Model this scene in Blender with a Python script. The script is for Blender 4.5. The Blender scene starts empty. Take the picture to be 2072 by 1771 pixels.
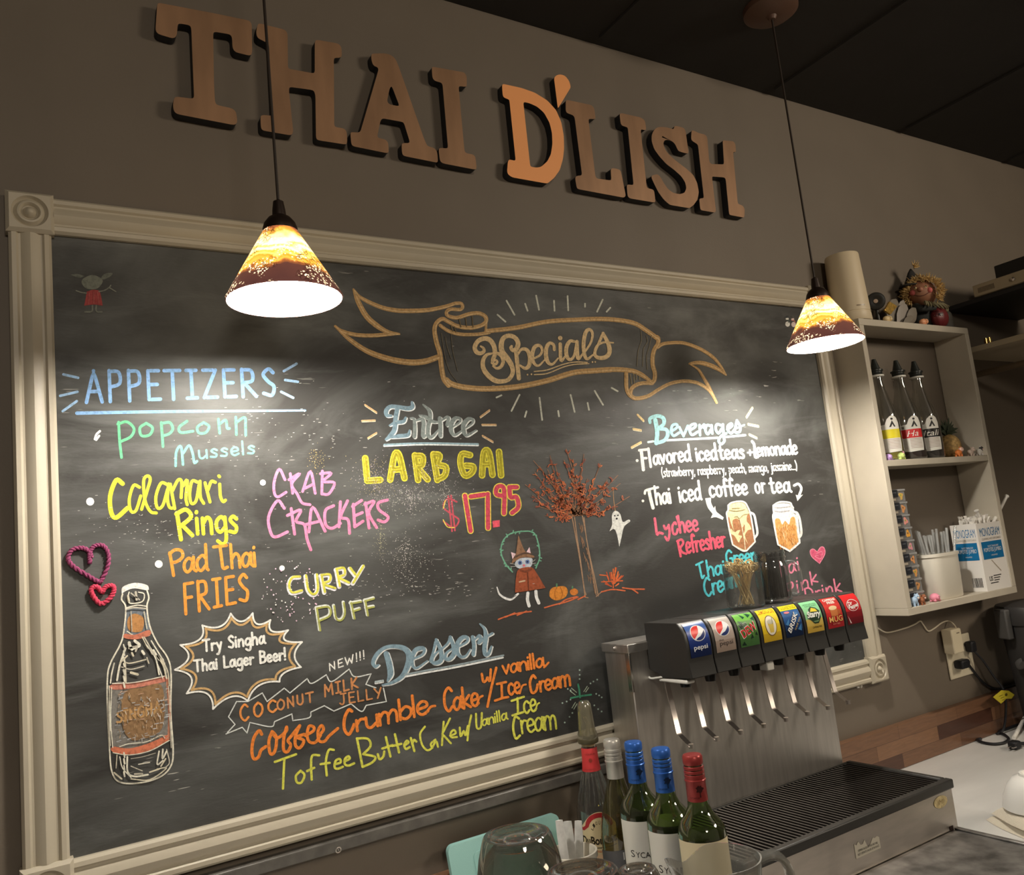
import bpy, bmesh, math, random
import numpy as np
from mathutils import Vector, Matrix
from mathutils.geometry import tessellate_polygon
C = bpy.context.scene.collection
PI = math.pi
# ---------------------------------------------------------------- camera, world, light
# all lengths in metres; the back wall is y = 0, the room lies at y < 0,
# heights are written relative to the lower edge of the chalkboard, which hangs Z0 above the floor
Z0 = 1.13
W_, H_ = 2072, 1771
CX, CY = W_ / 2, H_ / 2
FPX = 1674.15
YAW, PIT, ROL = 0.558678, 0.139624, -0.107343
CAM = np.array([-0.01383, -1.41582, 0.41637])
_f = np.array([math.sin(YAW) * math.cos(PIT), math.cos(YAW) * math.cos(PIT), math.sin(PIT)])
_r = np.array([math.cos(YAW), -math.sin(YAW), 0.0])
_u = np.cross(_r, _f)
_r, _u = math.cos(ROL) * _r + math.sin(ROL) * _u, -math.sin(ROL) * _r + math.cos(ROL) * _u
cd = bpy.data.cameras.new('camera')
cam = bpy.data.objects.new('camera', cd)
C.objects.link(cam)
cd.sensor_fit = 'HORIZONTAL'
cd.sensor_width = 36.0
cd.lens = FPX / W_ * 36.0
cd.clip_start = 0.02
M = Matrix(((_r[0], _u[0], -_f[0], CAM[0]), (_r[1], _u[1], -_f[1], CAM[1]), (_r[2], _u[2], -_f[2], CAM[2] + Z0), (0, 0, 0, 1)))
cam.matrix_world = M
bpy.context.scene.camera = cam
sc = bpy.context.scene
sc.view_settings.view_transform = 'Standard'
sc.view_settings.look = 'None'
sc.view_settings.gamma = 1.0
sc.view_settings.use_curve_mapping = False
sc.view_settings.exposure = 0.0
sc.cycles.use_denoising = True
sc.cycles.max_bounces = 10
sc.cycles.transparent_max_bounces = 16
sc.cycles.caustics_reflective = False
sc.cycles.caustics_refractive = False
sc.cycles.sample_clamp_indirect = 4.0
wd = bpy.data.worlds.new('dim_room')
sc.world = wd
wd.use_nodes = True
wd.node_tree.nodes['Background'].inputs[0].default_value = (1.0, 0.80, 0.60, 1)
wd.node_tree.nodes['Background'].inputs[1].default_value = 0.10
BULB = 720.0        # radiance of the two pendant bulbs
def area_light(name, loc, size, energy, col, target):
    l = bpy.data.lights.new(name, 'AREA'); l.shape = 'DISK'; l.size = size; l.energy = energy; l.color = col
    o = bpy.data.objects.new(name, l); C.objects.link(o)
    o.location = (loc[0], loc[1], loc[2] + Z0)
    d = Vector(target) - Vector(loc)
    o.rotation_euler = d.to_track_quat('-Z', 'Y').to_euler()
    return o
# dining room ceiling light right of the guest, then an added weak fill behind
area_light('room_and_fill_light', (2.9, -2.3, 1.56), 0.80, 45.0, (1.0, 0.86, 0.68), (1.0, 0, 1.0))
area_light('room_and_fill_light', (0.1, -3.3, 1.56), 0.50, 28.0, (1.0, 0.88, 0.72), (0.7, 0, 0.6))

def at(px, py, **k):
    """the point seen at pixel (px, py) of the 2072 x 1771 frame, on the plane x=, y= or z="""
    d = _f + _r * (px - CX) / FPX - _u * (py - CY) / FPX
    (kk, v), = k.items()
    j = 'xyz'.index(kk)
    return Vector(CAM + d * (v - CAM[j]) / d[j])
def updir(px, py):
    d = np.array([_r[2], _u[2], _f[2]])
    v = np.array([CX + FPX * d[0] / d[2] - px, CY - FPX * d[1] / d[2] - py])
    v = v / np.hypot(*v)
    return v if v[1] < 0 else -v
# ---------------------------------------------------------------- materials
MATS = {}
def nodes(m):
    return m.node_tree.nodes, m.node_tree.links
def mat(name, col, rough=0.6, metal=0.0, spec=0.5, trans=0.0, ior=1.45, coat=0.0, var=0.0, vscale=30.0, bump=0.0, bscale=200.0, alpha=1.0, stretch=None):
    if name in MATS: return MATS[name]
    m = bpy.data.materials.new(name); m.use_nodes = True
    n, l = nodes(m); b = n['Principled BSDF']
    b.inputs['Base Color'].default_value = (*col, 1)
    b.inputs['Roughness'].default_value = rough
    b.inputs['Metallic'].default_value = metal
    b.inputs['Specular IOR Level'].default_value = spec
    b.inputs['Transmission Weight'].default_value = trans
    b.inputs['IOR'].default_value = ior
    b.inputs['Coat Weight'].default_value = coat
    b.inputs['Alpha'].default_value = alpha
    if var or bump:
        tc = n.new('ShaderNodeTexCoord'); mp = n.new('ShaderNodeMapping')
        l.new(tc.outputs['Object'], mp.inputs[0])
        if stretch: mp.inputs['Scale'].default_value = stretch
    if var:
        nz = n.new('ShaderNodeTexNoise'); nz.inputs['Scale'].default_value = vscale; nz.inputs['Detail'].default_value = 5
        l.new(mp.outputs[0], nz.inputs['Vector'])
        mx = n.new('ShaderNodeMix'); mx.data_type = 'RGBA'; mx.blend_type = 'MIX'
        mx.inputs[6].default_value = (*[c * (1 - var) for c in col], 1)
        mx.inputs[7].default_value = (*[min(1, c * (1 + var)) for c in col], 1)
        rg_ = n.new('ShaderNodeMapRange'); rg_.inputs[1].default_value = 0.32; rg_.inputs[2].default_value = 0.68; l.new(nz.outputs[0], rg_.inputs[0])
        l.new(rg_.outputs[0], mx.inputs[0]); l.new(mx.outputs[2], b.inputs['Base Color'])
    if bump:
        nb = n.new('ShaderNodeTexNoise'); nb.inputs['Scale'].default_value = bscale; nb.inputs['Detail'].default_value = 3
        l.new(mp.outputs[0], nb.inputs['Vector'])
        bp = n.new('ShaderNodeBump'); bp.inputs['Strength'].default_value = bump; bp.inputs['Distance'].default_value = 0.002
        l.new(nb.outputs[0], bp.inputs['Height']); l.new(bp.outputs[0], b.inputs['Normal'])
    MATS[name] = m
    return m
def srgb(r, g, b):
    f = lambda c: (c / 255 / 12.92) if c / 255 <= 0.04045 else ((c / 255 + 0.055) / 1.055) ** 2.4
    return (f(r), f(g), f(b))
def glass(name, col=(1, 1, 1), rough=0.02, op=0.12):
    """thin clear ware: mostly see-through with a glossy skin and a little body, so that it renders without caustic noise"""
    if name in MATS: return MATS[name]
    m = bpy.data.materials.new(name); m.use_nodes = True
    n, l = nodes(m); n.remove(n['Principled BSDF']); out = n['Material Output']
    tr = n.new('ShaderNodeBsdfTransparent'); tr.inputs[0].default_value = (*col, 1)
    gl = n.new('ShaderNodeBsdfGlossy'); gl.inputs['Roughness'].default_value = rough
    df = n.new('ShaderNodeBsdfDiffuse'); df.inputs[0].default_value = (*[min(1, c * 0.9) for c in col], 1)
    lw = n.new('ShaderNodeLayerWeight'); lw.inputs[0].default_value = 0.35
    a = n.new('ShaderNodeMixShader'); a.inputs[0].default_value = op
    l.new(tr.outputs[0], a.inputs[1]); l.new(df.outputs[0], a.inputs[2])
    b = n.new('ShaderNodeMixShader')
    mt = n.new('ShaderNodeMath'); mt.operation = 'MULTIPLY_ADD'; mt.inputs[1].default_value = 0.72; mt.inputs[2].default_value = 0.09
    l.new(lw.outputs['Facing'], mt.inputs[0]); l.new(mt.outputs[0], b.inputs[0])
    l.new(a.outputs[0], b.inputs[1]); l.new(gl.outputs[0], b.inputs[2])
    l.new(b.outputs[0], out.inputs[0])
    MATS[name] = m
    return m
def chalkmat(rgb):
    key = 'chalk_%d_%d_%d' % rgb
    if key in MATS: return MATS[key]
    m = bpy.data.materials.new(key); m.use_nodes = True
    n, l = nodes(m); b = n['Principled BSDF']
    col = srgb(*rgb)
    tc = n.new('ShaderNodeTexCoord')
    nz = n.new('ShaderNodeTexNoise'); nz.inputs['Scale'].default_value = 160; nz.inputs['Detail'].default_value = 4; nz.inputs['Roughness'].default_value = 0.7
    l.new(tc.outputs['Object'], nz.inputs['Vector'])
    rp = n.new('ShaderNodeValToRGB'); rp.color_ramp.elements[0].position = 0.33; rp.color_ramp.elements[1].position = 0.55
    rp.color_ramp.elements[0].color = (*[c * 0.62 for c in col], 1); rp.color_ramp.elements[1].color = (*col, 1)
    l.new(nz.outputs[0], rp.inputs[0]); l.new(rp.outputs[0], b.inputs['Base Color'])
    b.inputs['Roughness'].default_value = 0.75; b.inputs['Specular IOR Level'].default_value = 0.25
    MATS[key] = m
    return m
# ---------------------------------------------------------------- mesh building
ORG = {}
class MB:
    def __init__(s):
        s.v = []; s.f = []; s.mi = []; s.sm = []
    def add(s, vs, fs, m=0, smooth=True, T=None):
        o = len(s.v)
        for p in vs:
            p = Vector(p)
            if T is not None: p = T @ p
            s.v.append(p)
        for f in fs:
            s.f.append([o + i for i in f]); s.mi.append(m); s.sm.append(smooth)
        return s
    def box(s, x0, x1, y0, y1, z0, z1, m=0, T=None):
        vs = [(x, y, z) for x in (x0, x1) for y in (y0, y1) for z in (z0, z1)]
        fs = [(0, 1, 3, 2), (4, 6, 7, 5), (0, 4, 5, 1), (2, 3, 7, 6), (0, 2, 6, 4), (1, 5, 7, 3)]
        return s.add(vs, fs, m, False, T)
    def lathe(s, prof, c=(0, 0, 0), n=32, m=0, T=None, sq=1.0, cap=True):
        vs = []; fs = []
        c = Vector(c)
        for r, z in prof:
            for i in range(n):
                a = 2 * PI * i / n
                vs.append(Vector((r * math.cos(a), r * math.sin(a) * sq, z)) + c)
        k = len(prof)
        for j in range(k - 1):
            for i in range(n):
                i2 = (i + 1) % n
                fs.append((j * n + i, j * n + i2, (j + 1) * n + i2, (j + 1) * n + i))
        if cap:
            if prof[0][0] > 1e-6: fs.append(tuple(range(n - 1, -1, -1)))
            if prof[-1][0] > 1e-6: fs.append(tuple(range((k - 1) * n, k * n)))
        return s.add(vs, fs, m, True, T)
    def tube(s, pts, r, n=8, m=0, T=None, flat=None, closed=False):
        pts = [Vector(p) for p in pts]
        rs = r if isinstance(r, (list, tuple)) else [r] * len(pts)
        vs = []; fs = []
        up = Vector((0, 0, 1)); N = len(pts); prev = None
        for i, p in enumerate(pts):
            if closed: t = pts[(i + 1) % N] - pts[i - 1]
            else: t = pts[min(i + 1, N - 1)] - pts[max(i - 1, 0)]
            t = t.normalized() if t.length > 1e-9 else Vector((0, 0, 1))
            if prev is None:
                a = up if abs(t.dot(up)) < 0.9 else Vector((1, 0, 0))
                u = t.cross(a).normalized()
            else:
                u = prev - t * prev.dot(t)
                u = u.normalized() if u.length > 1e-6 else t.orthogonal().normalized()
            prev = u; w = t.cross(u)
            for j in range(n):
                a = 2 * PI * j / n
                q = u * math.cos(a) * rs[i] + w * math.sin(a) * rs[i] * (flat or 1)
                vs.append(p + q)
        for i in range(N if closed else N - 1):
            i2 = (i + 1) % N
            for j in range(n):
                j2 = (j + 1) % n
                fs.append((i * n + j, i * n + j2, i2 * n + j2, i2 * n + j))
        if not closed:
            fs.append(tuple(range(n - 1, -1, -1))); fs.append(tuple(range((N - 1) * n, N * n)))
        return s.add(vs, fs, m, True, T)
    def sphere(s, c, r, n=16, k=10, m=0, T=None, sc=(1, 1, 1)):
        vs = []; fs = []; c = Vector(c)
        for j in range(k + 1):
            b = -PI / 2 + PI * j / k
            for i in range(n):
                a = 2 * PI * i / n
                vs.append(c + Vector((r * sc[0] * math.cos(b) * math.cos(a), r * sc[1] * math.cos(b) * math.sin(a), r * sc[2] * math.sin(b))))
        for j in range(k):
            for i in range(n):
                i2 = (i + 1) % n
                fs.append((j * n + i, j * n + i2, (j + 1) * n + i2, (j + 1) * n + i))
        return s.add(vs, fs, m, True, T)
    def prism(s, outer, f0, f1, holes=(), m=0, ms=None, smooth=False):
        """solid between f0(a,b) and f1(a,b) over a polygon with holes"""
        loops = [list(outer)] + [list(h) for h in holes]
        tri = tessellate_polygon([[Vector((a, b, 0)) for a, b in L] for L in loops])
        flat = [p for L in loops for p in L]
        n = len(flat)
        s.add([f0(*p) for p in flat], [tuple(t) for t in tri], m, smooth)
        vs = [f0(*p) for p in flat] + [f1(*p) for p in flat]
        fs = [tuple(n + i for i in reversed(t)) for t in tri]
        o = 0
        for L in loops:
            k = len(L)
            for i in range(k):
                a, b = o + i, o + (i + 1) % k
                fs.append((a, b, n + b, n + a))
            o += k
        return s.add(vs, fs, m if ms is None else ms, smooth)
    def flat(s, outer, f0, holes=(), m=0, sub=0.0):
        loops = [list(outer)] + [list(h) for h in holes]
        tri = [tuple(t) for t in tessellate_polygon([[Vector((a, b, 0)) for a, b in L] for L in loops])]
        pts = [tuple(p) for L in loops for p in L]
        if sub:      # cut long triangles so that the shape hugs a curved face
            todo = tri; tri = []; mid = {}
            while todo:
                t = todo.pop(); e_ = [math.dist(pts[t[i]], pts[t[(i + 1) % 3]]) for i in range(3)]; k = e_.index(max(e_))
                if e_[k] < sub: tri.append(t); continue
                a, b, c = t[k], t[(k + 1) % 3], t[(k + 2) % 3]; key = (min(a, b), max(a, b))
                if key not in mid: mid[key] = len(pts); pts.append(((pts[a][0] + pts[b][0]) / 2, (pts[a][1] + pts[b][1]) / 2))
                todo += [(a, mid[key], c), (mid[key], b, c)]
        return s.add([f0(*p) for p in pts], [tuple(t) for t in tri], m, False)
    def build(s, name, mats, parent=None, origin=None, bevel=0.0, weld=True, angle=40, seg=2, fixn=True):
        me = bpy.data.meshes.new(name)
        o = bpy.data.objects.new(name, me)
        if parent is not None: R = ORG[parent]
        else: R = Vector(origin) if origin is not None else Vector((0, 0, 0))
        me.from_pydata([tuple(p - R) for p in s.v], [], s.f)
        if not isinstance(mats, (list, tuple)): mats = [mats]
        for q in mats: me.materials.append(q)
        me.polygons.foreach_set('material_index', s.mi)
        me.polygons.foreach_set('use_smooth', s.sm)
        if weld or fixn:
            bm = bmesh.new(); bm.from_mesh(me)
            if weld: bmesh.ops.remove_doubles(bm, verts=bm.verts, dist=1e-6)
            if fixn: bmesh.ops.recalc_face_normals(bm, faces=bm.faces)
            bm.to_mesh(me); bm.free()
        me.update()
        me.set_sharp_from_angle(angle=math.radians(angle))
        C.objects.link(o)
        if parent is not None: o.parent = parent
        else: o.location = (R.x, R.y, R.z + Z0)
        ORG[o] = R
        if bevel:
            b = o.modifiers.new('bevel', 'BEVEL'); b.width = bevel; b.segments = seg; b.limit_method = 'ANGLE'; b.angle_limit = math.radians(40)
        return o
def thing(name, loc, label, cat, group=None):
    o = bpy.data.objects.new(name, None); C.objects.link(o)
    o.empty_display_size = 0.02
    o.location = (loc[0], loc[1], loc[2] + Z0); ORG[o] = Vector(loc)
    return tag(o, label, cat, group)
def tag(o, label=None, cat=None, group=None, kind=None):
    if label: o['label'] = label
    if cat: o['category'] = cat
    if group: o['group'] = group
    if kind: o['kind'] = kind
    return o
def struct(o, label=None):
    o['kind'] = 'structure'
    if label: o['label'] = label
    return o
def smooth_path(pts, corners=(), closed=False, step=None, n=6):
    """Catmull-Rom through 2-D or 3-D points, broken at the corner indices"""
    P = [np.array(p, float) for p in pts]
    N = len(P); out = []
    if N < 3: return P
    rng = range(N if closed else N - 1)
    for i in rng:
        p1, p2 = P[i], P[(i + 1) % N]
        p0 = P[i - 1] if (i > 0 or closed) and i not in corners else 2 * p1 - p2
        j = (i + 2) % N
        p3 = P[j] if (i + 2 < N or closed) and ((i + 1) % N) not in corners else 2 * p2 - p1
        for k in range(n):
            t = k / n
            out.append(0.5 * (2 * p1 + (p2 - p0) * t + (2 * p0 - 5 * p1 + 4 * p2 - p3) * t * t + (3 * p1 - p0 - 3 * p2 + p3) * t ** 3))
    if not closed: out.append(P[-1])
    return out
def parse(sx, crop=(0, 0, 1)):
    res = []
    for st in sx.split(';'):
        pts = []; cor = set()
        for tok in st.split():
            if tok.endswith('*'): cor.add(len(pts)); tok = tok[:-1]
            a, b = tok.split(',')
            pts.append((crop[0] + float(a) / crop[2], crop[1] + float(b) / crop[2]))
        if pts: res.append((pts, cor))
    return res
# printed text from the built-in typeface
_txt = {}
def text_tris(s, bold=0.0, shear=0.0):
    key = (s, bold, shear)
    if key in _txt: return _txt[key]
    cu = bpy.data.curves.new('t', 'FONT'); cu.body = s; cu.size = 1.0; cu.offset = bold; cu.shear = shear; cu.fill_mode = 'FRONT'; cu.resolution_u = 3
    o = bpy.data.objects.new('t', cu); C.objects.link(o)
    dg = bpy.context.evaluated_depsgraph_get(); dg.update()
    me = o.evaluated_get(dg).to_mesh()
    me.calc_loop_triangles()
    vs = [(v.co.x, v.co.y) for v in me.vertices]; fs = [tuple(t.vertices) for t in me.loop_triangles]
    o.evaluated_get(dg).to_mesh_clear()
    bpy.data.objects.remove(o); bpy.data.curves.remove(cu)
    if vs:
        x0 = min(v[0] for v in vs); x1 = max(v[0] for v in vs); y0 = min(v[1] for v in vs); y1 = max(v[1] for v in vs)
        vs = [((x - x0) / (x1 - x0), (y - y0) / (y1 - y0)) for x, y in vs]
    _txt[key] = (vs, fs)
    return _txt[key]
def put_text(mb, s, f, u0, u1, v0, v1, m, bold=0.0, shear=0.0, rot=None):
    """text filling the box (u0..u1, v0..v1) of the surface f(u, v)"""
    vs, fs = text_tris(s, bold, shear)
    q = []
    for a, b in vs:
        u, v = u0 + a * (u1 - u0), v0 + b * (v1 - v0)
        if rot:
            cu, cv, an, asp = rot
            du, dv = (u - cu) * asp, v - cv
            u, v = cu + (du * math.cos(an) - dv * math.sin(an)) / asp, cv + du * math.sin(an) + dv * math.cos(an)
        q.append(f(u, v))
    mb.add(q, fs, m, False)
def ell(cx, cy, rx, ry, n=24, a0=0, a1=2 * PI):
    full = abs(a1 - a0 - 2 * PI) < 1e-6
    return [(cx + rx * math.cos(a0 + (a1 - a0) * i / (n if full else n - 1)), cy + ry * math.sin(a0 + (a1 - a0) * i / (n if full else n - 1))) for i in range(n)]
# ---------------------------------------------------------------- the setting
WALL = mat('wall_paint_taupe', srgb(112, 102, 90), 0.55, var=0.035, vscale=6, bump=0.12, bscale=260)
CEIL = mat('black_ceiling_paint', srgb(48, 45, 42), 0.8, var=0.1, vscale=4)
DARK = mat('dark_board', srgb(40, 39, 37), 0.5)
ZCEIL = 1.614
ZC = -0.2233          # counter top
MB().box(-1.6, 3.6, 0.0, 0.12, -Z0, ZCEIL + 0.25).build('wall_back', WALL)['kind'] = 'structure'
MB().box(3.6, 3.72, -3.6, 0.12, -Z0, ZCEIL + 0.25).build('wall_right', WALL)['kind'] = 'structure'
MB().box(-1.6, 3.6, -3.6, 0.0, ZCEIL, ZCEIL + 0.1).build('ceiling', CEIL)['kind'] = 'structure'
MB().box(-1.6, 3.6, -3.6, 0.0, -Z0 - 0.1, -Z0).build('floor', mat('floor_tile', srgb(70, 62, 54), 0.5))['kind'] = 'structure'
mb = MB()
for x in (0.62, 1.23, 1.84, 2.45, 3.06): mb.box(x - 0.012, x + 0.012, -3.0, -0.03, ZCEIL - 0.006, ZCEIL)
for y in (-0.60, -1.2): mb.box(-1.6, 3.6, y - 0.012, y + 0.012, ZCEIL - 0.0055, ZCEIL)
struct(mb.build('trim_2', CEIL))
# narrow painted ledge under the chalkboard
mb = MB().box(-0.2, 1.016, -0.022, 0.0, -0.031, -0.012)
struct(mb.build('trim_1', mat('ledge_paint', srgb(96, 93, 88), 0.35, var=0.25, vscale=40, bump=0.3, bscale=60), bevel=0.002))

# ---------------------------------------------------------------- chalkboard
BW, BH, RW = 1.9117, 1.045, 0.0578
YB = -0.006
CREAM = mat('frame_cream_paint', srgb(186, 177, 158), 0.42, var=0.02, vscale=20, bump=0.06, bscale=120)
def board_material():
    m = bpy.data.materials.new('chalkboard_slate'); m.use_nodes = True
    n, l = nodes(m); b = n['Principled BSDF']
    tc = n.new('ShaderNodeTexCoord')
    def noise(sc_, det, stretch=(1, 1, 1), dist=0.0, rough=0.55):
        mp = n.new('ShaderNodeMapping'); mp.inputs['Scale'].default_value = stretch
        l.new(tc.outputs['Object'], mp.inputs[0])
        z = n.new('ShaderNodeTexNoise'); z.inputs['Scale'].default_value = sc_; z.inputs['Detail'].default_value = det
        z.inputs['Distortion'].default_value = dist; z.inputs['Roughness'].default_value = rough
        l.new(mp.outputs[0], z.inputs['Vector']); return z
    def ramp(src, p0, p1, c0=0.0, c1=1.0):
        r = n.new('ShaderNodeMapRange'); r.inputs[1].default_value = p0; r.inputs[2].default_value = p1
        r.inputs[3].default_value = c0; r.inputs[4].default_value = c1
        l.new(src, r.inputs[0]); return r.outputs[0]
    def math_(op, a, b_):
        q = n.new('ShaderNodeMath'); q.operation = op; q.use_clamp = True
        for i, v in enumerate((a, b_)):
            if isinstance(v, (int, float)): q.inputs[i].default_value = v
            else: l.new(v, q.inputs[i])
        return q.outputs[0]
    cloud = ramp(noise(2.3, 6, (1, 1, 1.6), 1.2).outputs[0], 0.42, 0.74)
    swipe = ramp(noise(3.0, 8, (1, 1, 4.5), 0.6, 0.65).outputs[0], 0.52, 0.80)
    dust = math_('ADD', math_('MULTIPLY', cloud, 0.6), math_('MULTIPLY', swipe, 0.5))
    mx = n.new('ShaderNodeMix'); mx.data_type = 'RGBA'
    mx.inputs[6].default_value = (*srgb(52, 51, 49), 1); mx.inputs[7].default_value = (*srgb(122, 124, 122), 1)
    l.new(math_('MULTIPLY', dust, 0.95), mx.inputs[0])
    # short horizontal dashes where chalk has caught the roller grain
    grain = ramp(noise(62, 2, (0.35, 1, 3.2), 0.0).outputs[0], 0.70, 0.73)
    zone = ramp(noise(3.6, 3, (1, 1, 1), 0.3).outputs[0], 0.55, 0.72)
    mk = n.new('ShaderNodeMix'); mk.data_type = 'RGBA'
    l.new(math_('MULTIPLY', grain, zone), mk.inputs[0]); l.new(mx.outputs[2], mk.inputs[6])
    mk.inputs[7].default_value = (*srgb(190, 188, 180), 1)
    l.new(mk.outputs[2], b.inputs['Base Color'])
    l.new(ramp(noise(7, 5, (1, 1, 3)).outputs[0], 0.3, 0.75, 0.46, 0.60), b.inputs['Roughness'])
    b.inputs['Specular IOR Level'].default_value = 0.30
    bp = n.new('ShaderNodeBump'); bp.inputs['Strength'].default_value = 0.10; bp.inputs['Distance'].default_value = 0.002
    l.new(noise(190, 2, (0.4, 1, 1.8)).outputs[0], bp.inputs['Height']); l.new(bp.outputs[0], b.inputs['Normal'])
    return m
board = thing('chalkboard', (BW / 2, 0, 0), 'big framed chalkboard menu covered in coloured chalk lettering and drawings', 'chalkboard')
MB().box(RW * 0.6, BW - RW * 0.6, YB, -0.001, RW * 0.6, BH - RW * 0.6).build('panel', board_material(), board)
# moulded rails: a fluted profile swept between square rosette blocks
PROF = [(0, 0), (0, -0.014), (0.004, -0.018), (0.010, -0.018), (0.013, -0.0145), (0.016, -0.0145), (0.022, -0.0185), (0.029, -0.0205), (0.036, -0.0185),
        (0.042, -0.0145), (0.045, -0.0145), (0.048, -0.018), (0.054, -0.017), (RW, -0.012), (RW, 0)]
BLK = 0.0655
def rail(p0, p1, inward):
    mb = MB(); p0 = Vector(p0); p1 = Vector(p1); inward = Vector(inward)
    vs = []
    for p in (p0, p1):
        for a, y in PROF: vs.append(p + inward * a + Vector((0, y - 0.001, 0)))
    k = len(PROF)
    mb.add(vs, [(i, i + 1, k + i + 1, k + i) for i in range(k - 1)] + [tuple(range(k)), tuple(range(2 * k - 1, k - 1, -1))], 0, True)
    return mb.build('frame_rail', CREAM, board, angle=25)
e = BLK - 0.004
rail((0, 0, e), (0, 0, BH - e), (1, 0, 0)); rail((BW, 0, e), (BW, 0, BH - e), (-1, 0, 0))
rail((e, 0, BH), (BW - e, 0, BH), (0, 0, -1)); rail((e, 0, 0), (BW - e, 0, 0), (0, 0, 1))
def block(x0, z0):
    mb = MB(); s = BLK; y0, y1 = -0.001, -0.0255; b = 0.005
    x1, z1 = x0 + s, z0 + s
    # bevelled square with a turned bull's eye
    q = [(x0, z0), (x1, z0), (x1, z1), (x0, z1)]; r = [(x0 + b, z0 + b), (x1 - b, z0 + b), (x1 - b, z1 - b), (x0 + b, z1 - b)]
    vs = [(x, y0, z) for x, z in q] + [(x, y1 + 0.006, z) for x, z in q] + [(x, y1, z) for x, z in r]
    fs = [(i, (i + 1) % 4, 4 + (i + 1) % 4, 4 + i) for i in range(4)] + [(4 + i, 4 + (i + 1) % 4, 8 + (i + 1) % 4, 8 + i) for i in range(4)]
    mb.add(vs, fs, 0, False)
    cx, cz = (x0 + x1) / 2, (z0 + z1) / 2; R = s * 0.385; n = 48
    ring = [(cx + R * math.cos(2 * PI * i / n), cz + R * math.sin(2 * PI * i / n)) for i in range(n)]
    mb.flat(r, lambda a, c: (a, y1, c), [ring[::-1]])
    prof = [(R, 0), (R * 0.93, 0.0045), (R * 0.86, 0.006), (R * 0.78, 0.004), (R * 0.68, 0.001), (R * 0.58, 0.0005), (R * 0.5, 0.003), (R * 0.44, 0.006), (R * 0.38, 0.0065), (R * 0.30, 0.003), (R * 0.2, -0.001), (R * 0.1, -0.003), (0, -0.0035)]
    vs = []; fs = []
    for rr, d in prof:
        for i in range(n): vs.append((cx + rr * math.cos(2 * PI * i / n), y1 + d, cz + rr * math.sin(2 * PI * i / n)))
    for j in range(len(prof) - 1):
        for i in range(n): fs.append((j * n + i, j * n + (i + 1) % n, (j + 1) * n + (i + 1) % n, (j + 1) * n + i))
    mb.add(vs, fs, 0, True)
    mb.build('corner_block', CREAM, board, angle=35)
block(-0.0035, -0.0035); block(BW - BLK + 0.0035, -0.0035); block(-0.0035, BH - BLK + 0.0035); block(BW - BLK + 0.0035, BH - BLK + 0.0035)

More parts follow.
